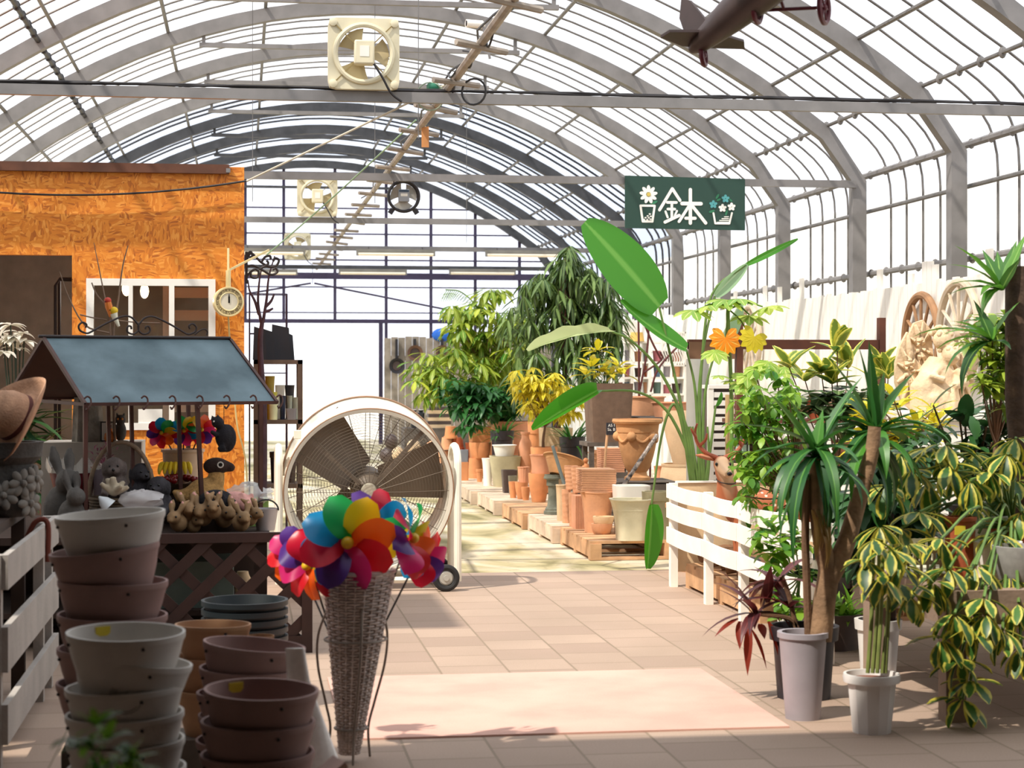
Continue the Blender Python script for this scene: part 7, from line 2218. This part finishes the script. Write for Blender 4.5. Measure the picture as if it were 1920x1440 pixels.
# ---------------------------------------------------------------- lilies in the hut doorway
o = V((P(25, 700, 12.4).x, 12.6, 0))
t = thing('lily_plant', 'pale lilies in a dark pot in the hut doorway', 'plant', o)
pot_mesh('lip', .14, .18, .7).build('pot', DKB, t)
q = lambda x, y, dy=0: P(x, y, o.y + dy) - o
b = MB(); s = MB(); random.seed(19)
for x, y in ((12, 640), (30, 655), (38, 625), (20, 610), (45, 640), (8, 660), (28, 632), (5, 625)):
    c = q(x, y, R2(-.1, .1)); s.tube(spline([(0, 0, .65), V((0, 0, .65)).lerp(c, .6), c], 3), .005, 5)
    for k in range(6): e = R2(-10, 40); b.leaf(c, (rdir(e, e) + V((0, -.4, 0))), .11, .06, .9, .3, 'lance', 4)
s.build('stem', mat('dark stem', '#1f2f1a', .7), t); b.build('petals', leafmat('pale lily petal', '#d8d4c4', '#efeadd'), t)
b = MB()
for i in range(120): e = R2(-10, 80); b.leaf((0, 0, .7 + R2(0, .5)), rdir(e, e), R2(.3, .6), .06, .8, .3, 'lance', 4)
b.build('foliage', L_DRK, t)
t = thing('iron_shelf', 'black iron frame shelf standing inside the doorway beside the lilies', 'shelf', (P(104, 600, 14.0).x, 14.0, 0))
z2 = P(104, 523, 14.0).z
MB().tube([(0, 0, 0), (0, 0, z2 - .05), (.03, 0, z2), (.3, 0, z2), (.3, .3, z2), (0, .3, z2), (0, .3, 0)], .012, 6).build('frame', IRON, t)
for z in (.4, .9, 1.4): MB().bx(0, .3, 0, .3, z, z + .02).build('shelf', IRON, t, False, 0)
# ================================================================ foreground pots and rails
random.seed(41)
FPW = mat('pale grey white clay', '#ccc7c0', .75, 0, .06, 6)
FPM = mat('mauve clay', '#9a7c76', .75, 0, .08, 6)
FPT = mat('tan clay', '#b48d6a', .75, 0, .08, 6)
FPG = mat('dark green plastic', '#0f1a1f', .5, 0, .08, 6)
def fpot(label, m, c, r, h, tilt=(0, 0), name='flower_pot', group=None, sticker=None, knots=True, emblem=False, prof_=None, rz=0):
    t = thing(name, label, 'pot', c, 0, group, rot=(tilt[0], tilt[1], rz))
    pr = prof_ or [(r * .68, 0), (r * .78, h * .3), (r * .9, h * .62), (r * .965, h * .86), (r * .99, h * .9), (r, h * .93), (r * 1.0, h), (r * .95, h), (r * .9, h * .7), (r * .66, h * .12)]
    MB().lathe(pr, 48).build('body', m, t)
    if knots:
        for a in (-1.2, .35, 2.4): MB().ell((r * .985 * math.cos(a - PI / 2), r * .985 * math.sin(a - PI / 2), h * .86), .006, 8).build('knot', IRON, t)
    if sticker:
        a = PI / 2 + sticker
        M = Matrix.Translation((r * .925 * math.cos(a), r * .925 * math.sin(a), h * .88)) @ Matrix.Rotation(a + PI / 2, 4, 'Z')
        s = MB().box((0, 0, 0), (.05, .004, .03), M=M).build('price_sticker', mat('yellow sticker', '#e0c838', .6), t, False, 0)
        for k in range(3): MB().box((0, 0, 0), (.005, .002, .016), M=M @ Matrix.Translation((-.012 + k * .012, -.003, 0))).build('sticker_mark', mat('orange print', '#d07a20', .6), s, False, 0)
    if emblem:
        b = MB()
        for k in range(3): b.ring((0.0, -r * .9, h * .52), .035 + .007 * k, .0015, (0, 1, -.25), 28, 4)
        b.tube([(-.02, -r * .905, h * .45), (.0, -r * .91, h * .6), (.022, -r * .905, h * .48)], .002, 5)
        b.build('stamped_emblem', mat('stamp relief', '#989590', .8), t)
    return t
def stack(cx, ytop, Y, rpx, m, n, step, labels, group, tilts=None, h=.2, stickers=None, emblem=None, floor=0.0):
    """n pots nested on one another, listed from the top"""
    top = P(cx, ytop, Y)
    r = rpx * Y / FPX
    for i in range(n):
        z = top.z - h - i * step
        tl_ = tilts[i] if tilts and i < len(tilts) else (R2(-.02, .02), R2(-.02, .02))
        mm = m[i] if isinstance(m, (list, tuple)) else m
        fpot(labels[min(i, len(labels) - 1)], mm, (top.x + R2(-.006, .006), Y + R2(-.006, .006), z), r, h, tl_, group=group, sticker=(stickers or {}).get(i), emblem=(emblem == i))
    return top.z - h - (n - 1) * step, top.x, r
# stack of white pots
zb, x, r = stack(236, 1183, 5.75, 108, FPW, 6, .083, ['top white pot of the near stack, with a yellow price sticker inside', 'white pot with a stamped round emblem, second from the top of the near stack', 'white pot third from the top of the near stack', 'white pot fourth from the top of the near stack', 'white pot fifth from the top of the near stack', 'white pot sixth from the top of the near stack'], 'near stack of white pots', [(.03, .01), (-.02, .14), (0, -.03), (0, -.02), (0, -.02), (0, 0)], stickers={0: .5}, emblem=1)
tag(MB().bx(x - .17, x + .17, 5.55, 5.95, 0, max(.02, zb)).build('wooden_block', PALLETD, smooth=0), 'timber block under the near stack of white pots', 'block')
# stack of mauve pots
zb, x, r = stack(484, 1291, 5.6, 106, FPM, 5, .095, ['top mauve pot of the near stack, with a yellow price sticker inside', 'mauve pot second from the top beside the wicker cone', 'mauve pot third from the top beside the wicker cone', 'mauve pot fourth from the top beside the wicker cone', 'mauve pot fifth from the top beside the wicker cone'], 'near stack of mauve pots', [(.03, .03), (0, .02), (0, -.02)], stickers={0: .5})
tag(MB().bx(x - .16, x + .16, 5.45, 5.75, 0, max(.02, zb)).build('wooden_block', PALLETD, smooth=0), 'timber block under the near stack of mauve pots', 'block')
# far stack, white over mauve
zb, x, r = stack(212, 962, 6.45, 100, [FPW, FPM, FPM, FPM, FPM, FPM], 6, .115, ['white pot on top of the tall stack beside the white rail', 'tilted mauve pot under the white one on the tall stack', 'mauve pot third from the top of the tall stack', 'mauve pot fourth from the top of the tall stack', 'mauve pot fifth from the top of the tall stack', 'mauve pot sixth from the top of the tall stack'], 'tall stack of pots beside the rail', [(.02, -.06), (.02, -.12), (0, .02)], h=.21)
tag(MB().bx(x - .16, x + .16, 6.3, 6.6, 0, max(.02, zb)).build('wooden_block', PALLETD, smooth=0), 'timber block under the tall stack of pots', 'block')
# mauve stack behind
zb, x, r = stack(467, 1207, 6.35, 95, FPM, 5, .08, ['tilted mauve pot on top of the stack behind the near mauve stack', 'mauve pot second on the stack behind the near mauve stack', 'mauve pot third on the stack behind the near mauve stack', 'mauve pot fourth on the stack behind', 'mauve pot lowest on the stack behind'], 'rear stack of mauve pots', [(.0, .1), (0, .03)], h=.2)
tag(MB().bx(x - .15, x + .15, 6.2, 6.5, 0, max(.02, zb)).build('wooden_block', PALLETD, smooth=0), 'timber block under the rear stack of mauve pots', 'block')
# tan oval pot
q_ = P(396, 1168, 7.0); r = 71 * 7.0 / FPX
zb, x, r = stack(396, 1170, 7.0, 70, FPT, 3, .12, ['tan pot with squarish rim behind the mauve pots', 'tan pot under the squarish tan pot', 'lowest tan pot of the tan stack'], 'stack of tan pots', h=.17)
tag(MB().bx(x - .12, x + .12, 6.88, 7.12, 0, max(.02, zb)).build('wooden_block', PALLETD, smooth=0), 'timber block under the tan pots', 'block')
q_ = P(489, 1195, 6.9)
fpot('small tan pot between the mauve stack and the green buckets', FPT, (q_.x, 6.95, q_.z - .16), .05, .16, knots=False)
tag(MB().bx(q_.x - .05, q_.x + .05, 6.9, 7.0, 0, q_.z - .16).build('wooden_block', PALLETD, smooth=0), 'narrow timber block under the small tan pot', 'block')
# green buckets
top = P(459, 1124, 8.3); r = 80 * 8.3 / FPX
n = 5
st_ = .055
hh = .2
st_ = (top.z - hh) / 7
n = 8
for i in range(n):
    z = top.z - hh - i * st_
    pr = [(r * .72, 0), (r * .93, hh * .88), (r * 1.0, hh * .89), (r * 1.0, hh), (r * .93, hh), (r * .7, .02)]
    fpot(('topmost dark green bucket in front of the lattice', 'dark green bucket second from the top', 'dark green bucket third from the top', 'dark green bucket fourth from the top', 'dark green bucket fifth from the top')[i] if i < 5 else f'dark green bucket low in the stack before the lattice', FPG, (top.x, 8.3, z), r, hh, name='plant_bucket', group='stack of dark green buckets', knots=False, prof_=pr)
# white rail fence on the left
RW = mat('worn white rail', '#a8a19a', .75, 0, .1, 5, bump=.2)
Xr = P(6, 1040, 7.1).x
zr_ = P(10, 1040, 7.1).z
t = thing('white_rail', 'worn white slatted rail running along the pot stacks', 'rail', (Xr, 7.1, 0))
Lr = 1.85
for y, m_ in ((0, 0), (Lr, 0), (Lr * .8, 0)):
    MB().bx(-.05, -.005, y - .03, y + .03, 0, zr_).build('post', RW, t, False, 0)
MB().bx(-.005, .02, -.02, Lr + .05, zr_ - .13, zr_).build('slat', RW, t, False, 0)
MB().bx(-.005, .02, -.02, Lr + .05, zr_ - .44, zr_ - .27).build('slat', RW, t, False, 0)
MB().bx(-.005, .02, -.02, Lr + .05, .1, .25).build('slat', RW, t, False, 0)
MB().tube(spline([(.03, Lr * .7, zr_ - .16), (.03, Lr * .7, zr_ + .01), (-.02, Lr * .7, zr_ + .02), (-.06, Lr * .7, zr_ - .05)], 5), .012, 8).build('hook', mat('rust red rope', '#6a2f20', .8), t)
# side bench carrying the carved planter
t = thing('side_bench', 'dark timber side bench behind the white rail', 'bench', (Xr - 1.0, 7.4, 0))
zbn = P(30, 965, 8.3).z
MB().bx(0, .9, 0, 1.5, zbn - .04, zbn).build('top', TW, t, False, 0)
for x in (.05, .85):
    for y in (.05, 1.45): MB().bx(x - .03, x + .03, y - .03, y + .03, 0, zbn - .04).build('leg', TW, t, False, 0)
c = P(28, 962, 8.25)
t = thing('carved_planter', 'dark stone planter with carved flowers and a straw hat on it', 'planter', (c.x - .04, 8.25, zbn))
hpz = P(28, 828, 8.25).z - zbn
DS = mat('dark carved stone', '#4a4744', .9, 0, .25, 10, bump=.5, bs=40)
MB().lathe([(.11, 0), (.125, .02), (.13, hpz * .4), (.125, hpz * .62), (.12, hpz * .7), (.155, hpz * .8), (.16, hpz * .97), (.165, hpz), (.13, hpz), (.11, hpz * .5)], 40, flute=0).build('body', DS, t)
for a, z in ((-.95, hpz * .45), (-.7, hpz * .18), (-1.5, hpz * .3), (-.45, hpz * .5), (-2.2, hpz * .4)):
    b = MB()
    cc = V((.135 * math.cos(a), .135 * math.sin(a), z)); nn = V((math.cos(a), math.sin(a), .1)); _, a1, b1 = frame(nn)
    b.attr = False
    for k in range(7):
        g = k * 2 * PI / 7; dd = (a1 * math.cos(g) + b1 * math.sin(g)); b.ell(cc + dd * .036 + nn * .012, (.03, .02, .012), 10, M=Matrix((dd, nn.normalized().cross(dd), nn.normalized())).transposed())
    b.ell(cc + nn * .022, .016, 8)
    b.build('carved_flower', mat('worn carved stone', '#757069', .9, 0, .2, 12), t)
hq = P(32, 784, 8.2)
t = thing('straw_hat', 'woven straw hat with dark band propped on the carved planter', 'hat', hq, rot=V((-.66, -.45, .42)).to_track_quat('Z', 'Y').to_euler())
t.scale = (1.2,) * 3
STH = mat('pale straw', '#b98e70', .85, 0, .12, 30, bump=.5, bs=120)
b = MB(); n, m = 40, 10
pr = [(.0, .105), (.03, .105), (.06, .095), (.078, .06), (.088, .0), (.105, -.008), (.13, -.004), (.155, .008), (.172, .022)]
vs = []
for i, (r_, z) in enumerate(pr):
    for j in range(n):
        a = 2 * PI * j / n
        wob = .03 * math.cos(2 * a) * max(0, (r_ - .09) / .08)
        vs.append((r_ * 1.12 * math.cos(a), r_ * math.sin(a), z + wob))
fs = [(i * n + j, i * n + (j + 1) % n, (i + 1) * n + (j + 1) % n, (i + 1) * n + j) for i in range(len(pr) - 1) for j in range(n)]
o = b.add(vs, fs).build('crown', STH, t, smooth=180)
q_ = o.modifiers.new('thick', 'SOLIDIFY'); q_.thickness = .004
MB().lathe([(.0895, .004), (.087, .02), (.089, .02), (.0915, .004)], 40, M=Matrix.Diagonal((1.12, 1, 1, 1)), closed=True).build('band', mat('dark hat band', '#5a2a26', .7), t)
# white sack beside the mauve stack
t = thing('white_sack', 'crumpled white sack standing between mauve pots and wicker cone', 'sack', (P(590, 1400, 6.0).x, 6.0, 0))
b = MB()
zt_ = P(575, 1215, 6.0).z
pts = []
random.seed(3)
secs = [(0, .13, .10), (.12, .11, .09), (.25, .085, .07), (.38, .06, .045), (.5, .035, .02), (zt_, .03, .006)]
n = 20; vs = []
for i, (z, rx, ry) in enumerate(secs):
    for j in range(n):
        a = 2 * PI * j / n
        k = 1 + .12 * math.sin(3 * a + i) + R2(-.05, .05)
        vs.append((-.06 * (z / zt_) + rx * k * math.cos(a), ry * k * math.sin(a), z))
fs = [(i * n + j, i * n + (j + 1) % n, (i + 1) * n + (j + 1) % n, (i + 1) * n + j) for i in range(len(secs) - 1) for j in range(n)]
b.add(vs, fs + [tuple(range(n))[::-1], tuple((len(secs) - 1) * n + j for j in range(n))]).build('bag', mat('white woven sack', '#f6f0ea', .8, 0, .04, 60), t, smooth=60)
q_ = P(612, 1425, 5.3)
o = MB().bx(-.06, .06, -.05, .05, 0, .02).build('pink_card', mat('pale pink paper', '#c9a89c', .8), smooth=0)
o.location = (q_.x, 5.3, q_.z - .05); o.rotation_euler = (0, -.6, .3)
tag(o, 'pale pink card leaning at the bottom edge before the wicker cone', 'card')
tag(MB().bx(q_.x - .08, q_.x + .08, 5.22, 5.4, 0, q_.z - .06).build('wooden_block', PALLETD, smooth=0), 'timber block under the pale pink card', 'block')
# blurred fern in front
g = V((P(190, 1420, 3.2).x, 3.2, 0))
hp = P(190, 1470, 3.2).z
t = thing('potted_fern', 'blurred small green plant at the bottom edge in front of the white pots', 'plant', g)
pot_mesh('rim', .08, .11, hp).build('pot', DKB, t)
b = MB(); random.seed(44)
for i in range(46):
    e = R2(10, 85); d = rdir(e, e); b.leaf(V((R2(-.05, .05), R2(-.05, .05), hp)), d, R2(.04, .1), .016, R2(.3, 1), .2, 'lance', 3)
for x, y in ((145, 1385), (180, 1365), (160, 1400), (230, 1420), (250, 1430), (200, 1390)):
    whorl(b, P(x, y, 3.2) - g, 7, .045, .02, (-20, 60), .6, 'oval')
b.build('foliage', L_VINE, t)
# ================================================================ back of the house
# white shelving with garden pots
Yk = 24.0
kx0, kx1 = P(1152, 680, Yk).x, P(1285, 680, Yk).x
t = thing('pot_shelving', 'white shelving with garden pots at the back by the fence', 'shelf', (kx0, Yk, 0))
w = kx1 - kx0
zz = [P(1200, y, Yk).z for y in (640, 678, 707, 738, 770)]
for z in zz: MB().bx(0, w, 0, .4, z - .025, z).build('shelf', WHITEP, t, False, 0)
for x in (0.0, w * .25, w * .5, w): MB().bx(x - .02, x + .02, -.01, .4, 0, zz[0]).build('upright', WHITEP, t, False, 0)
random.seed(51)
PK = mat('pink plastic', '#c07078', .5); BLs = mat('blue plastic', '#5a7890', .5); GRs = mat('dull green tin', '#5f7a72', .5)
ci = 0
rows = ['second board', 'third board', 'fourth board', 'lowest board']
poss = ['near the yellow plant', 'next to the upright', 'left of the middle', 'at the middle', 'right of the middle', 'behind the tall stalks', 'near the far end']
for k in range(1, 5):
    for j in range(7):
        x = .09 + j * (w - .18) / 6
        m, nm = [(PK, 'pink'), (TERRAL, 'clay'), (BLs, 'blue'), (DKB, 'brown'), (GRs, 'green tin'), (GREYP, 'grey'), (TERRAB, 'brick red')][(j * 3 + k * 2) % 7]
        r_ = R2(.05, .065)
        pot('garden_pot', f'small {nm} pot on the {rows[k - 1]} of the white shelving, {poss[j]}', m, (kx0 + x, Yk + .15, zz[k]), r_ * .75, r_, R2(.11, .16), 'lip', group='pots on the white shelving')
q_ = P(1181, 620, Yk)
t = thing('arched_board', 'white arched board on top of the white shelving', 'board', (q_.x, Yk + .1, zz[0]))
b = MB(); hw = .16; ht = P(1181, 598, Yk).z - zz[0]
poly = [(-hw, 0), (hw, 0)] + [(hw * math.cos(PI * i / 12), ht - hw + hw * math.sin(PI * i / 12)) for i in range(13)]
b.prism(poly, Matrix(((1, 0, 0, 0), (0, 0, 1, 0), (0, 1, 0, 0), (0, 0, 0, 1))), .03).build('board', WHITEP, t, False, 0)
q_ = P(1192, 640, Yk)
o = MB().lathe([(.1, 0), (.08, .12), (.075, .12), (.09, 0)], 20).build('lamp_shade_form', mat('ochre cloth', '#d8b060', .8)); o.name = 'ochre_drum'; o.location = (q_.x + .02, Yk - .0 + .02, zz[0]); tag(o, 'ochre cloth drum on the white shelving before the arched board', 'drum')
t = thing('wave_trellis', 'white wavy trellis panel at the end of the white shelving', 'trellis', (P(1242, 660, 22.5).x, 22.5, 0))
w2 = P(1286, 660, 22.5).x - t.location.x; z0_, z1_ = P(1242, 684, 22.5).z, P(1242, 622, 22.5).z
for x in (0, w2): MB().bx(x - .012, x + .012, 0, .03, 0, z1_).build('stile', WHITEP, t, False, 0)
for z in (z0_, z1_): MB().bx(0, w2, 0, .03, z - .02, z).build('rail', WHITEP, t, False, 0)
for i in range(9):
    x = w2 * (i + .6) / 9.5
    MB().tube([(x + .018 * math.sin(k * .9), .015, z0_ + (z1_ - z0_) * k / 12) for k in range(13)], .009, 5).build('wavy_slat', WHITEP, t)
# red brown ornamental twigs
Yt2 = 19.5
t = thing('twig_trellis', 'red brown crossing sticks standing behind the wide clay pots', 'trellis', (P(1215, 750, Yt2).x, Yt2, 0))
o = V(t.location)
q = lambda x, y: P(x, y, Yt2) - o
for L_ in ([q(1198, 760), q(1198, 680), q(1197, 590)], [q(1200, 730), q(1213, 660), q(1217, 600)], [q(1205, 700), q(1240, 675), q(1238, 660)], [q(1220, 735), q(1235, 690), q(1280, 640)], [q(1205, 600), q(1222, 640), q(1240, 675)]):
    MB().tube(spline(L_, 4), .012, 6).build('stick', mat('red brown stick', '#54201c', .7), t)
for px_ in (1199, 1219): MB().tube([q(px_, 740), V((q(px_, 740).x, 0, 0.0))], .012, 6).build('stick', MATS['red brown stick'], t)
# pans on the grey board fence
def tray(label, px, py, rpx, m, m2):
    c = P(px, py, 36.9)
    t = thing('round_tray', label, 'tray', c)
    r_ = rpx * 36.5 / FPX
    Mr = Matrix.Rotation(PI / 2, 4, 'X')
    MB().lathe([(0, 0), (r_ * .62, 0.0), (r_ * .7, .03), (r_, .05), (r_, .06), (r_ * .66, .04), (r_ * .6, .012), (0, .012)], 32, M=Mr).build('dish', m, t)
    MB().lathe([(0, .013), (r_ * .58, .013), (r_ * .58, .018), (0, .018)], 28, M=Mr).build('centre', m2, t)
    MB().bar((0, 0.03, r_ - .04), (0, 0.06, P(px, 636, 36.9).z - c.z), .05, .1).build('strap', BLK, t, False, 0)
tray('black round tray hung on the grey board fence, lowest', 744, 686, 15, BLK, DKB)
tray('brown round tray hung on the grey board fence', 778, 662, 15, mat('brown lacquer', '#6b4a38', .4), mat('dark tray centre', '#4a3a34', .6))
tray('brown round tray on the fence, mostly behind the pale leaves', 829, 660, 13, MATS['brown lacquer'], DKB)
# striped basket, buckets, garden clutter by the back fence
c = P(822, 802, 31.0)
t = thing('striped_basket', 'cream and brown striped basket by the grey board fence', 'basket', (c.x, 31, c.z))
for i in range(6): MB().bx(-.2 + .006 * i, .2 - .006 * i * 0, -.15, .15, i * .06, i * .06 + .058).build('band', (DKB if i % 2 else BUFF), t, False, 0)
tag(MB().bx(c.x - .6, c.x + .5, 30.7, 31.4, 0, c.z).build('garden_bench', PALLETD, smooth=0), 'grey timber staging under the striped basket', 'bench')
c2 = P(797, 800, 30.9)
for i, x in enumerate((-.42, -.3)):
    o = MB().lathe([(.05, 0), (.06, .25), (.03, .27), (.05, .3)], 16).build('milk_can', mat('dark tin', '#2d3034', .4, .3)); o.location = (c.x + x, 30.95, c.z); tag(o, ('dark tin can behind the drum fan, nearer the doorway', 'dark tin can between the other can and the striped basket')[i], 'can')
    MB().lathe([(0, .302), (.04, .302), (.04, .31), (0, .31)], 14).build('cap', WHITEP, o)
# ornaments seen through the fan
random.seed(61)
cl = [(640, 860, 'grey'), (745, 830, 'white'), (770, 862, 'white'), (792, 850, 'clay'), (812, 868, 'clay'), (730, 872, 'dark'), (620, 880, 'dark')]
for i, (x, y, k) in enumerate(cl):
    g = G(x, y, 0)
    g = V((P(x, y, 25.5 + .8 * i).x, 25.5 + .8 * i, 0))
    m = dict(grey=GST, white=STONE, clay=TERRAL, dark=DKB)[k]
    b = MB().ell((0, 0, .1), (.12, .11, .1), 12).ell((0, -.05, .26), (.08, .08, .09), 12).ell((0.05, -.1, .06), (.05, .07, .05), 8)
    t = org('garden_ornament', ('grey', 'white crouching', 'white sitting', 'clay', 'clay round', 'dark', 'dark low')[i] + ' garden ornament on the floor, seen through the drum fan', 'ornament', g, m, b, R2(-1, 1), 'garden ornaments behind the fan', .014, 1.0 + .2 * (i % 3))

# thin bars and wires at the far end
t = thing('curtain_bar', 'pair of thin bars rising to a point before the gable end', 'bar', P(586, 532, YK(8) - .07))
o = V(t.location); q = lambda x, y: P(x, y, YK(8) - .07) - o
for L_ in ([q(462, 551), q(583, 531)], [q(589, 531), q(850, 583)]):
    MB().tube([L_[0], (L_[0] + L_[1]) / 2, L_[1]], .02, 6).build('bar', MULL, t)
MB().tube([V((0, 0, 0)), V((0, 0, .4)), V((0, 0, BZ - o.z))], .006, 5).build('wire', MULL, t)
wl = ['beside the large ventilator fan', 'above the round black fan', 'over the pale leafy tree', 'past the hut corner']
for i, (px, Y) in enumerate(((792, 13.12), (707, 18.4), (880, 24.0), (474, 18.4))):
    z = BZ - .04
    x = P(px, 200, Y).x
    zt_ = roof(x) + .145
    tag(MB().tube([(x, Y + .3, BZ - .25), (x, Y + .3, (BZ + zt_) / 2), (x, Y + .3, zt_)], .004, 5).build('hanging_wire', PIPE), 'thin wire hanging from the roof ' + wl[i], 'wire')
for x, y, lab in ((828, 628, 'blue cloth scrap on top of the grey board fence'), (999, 632, 'blue cloth scrap on the board fence behind the drooping tree')):
    o = MB().ell((0, 0, 0), (.2, .08, .14), 10).build('blue_cloth', mat('blue cloth', '#2f6fd0', .8)); o.location = P(x, y, 37.0); tag(o, lab, 'cloth')
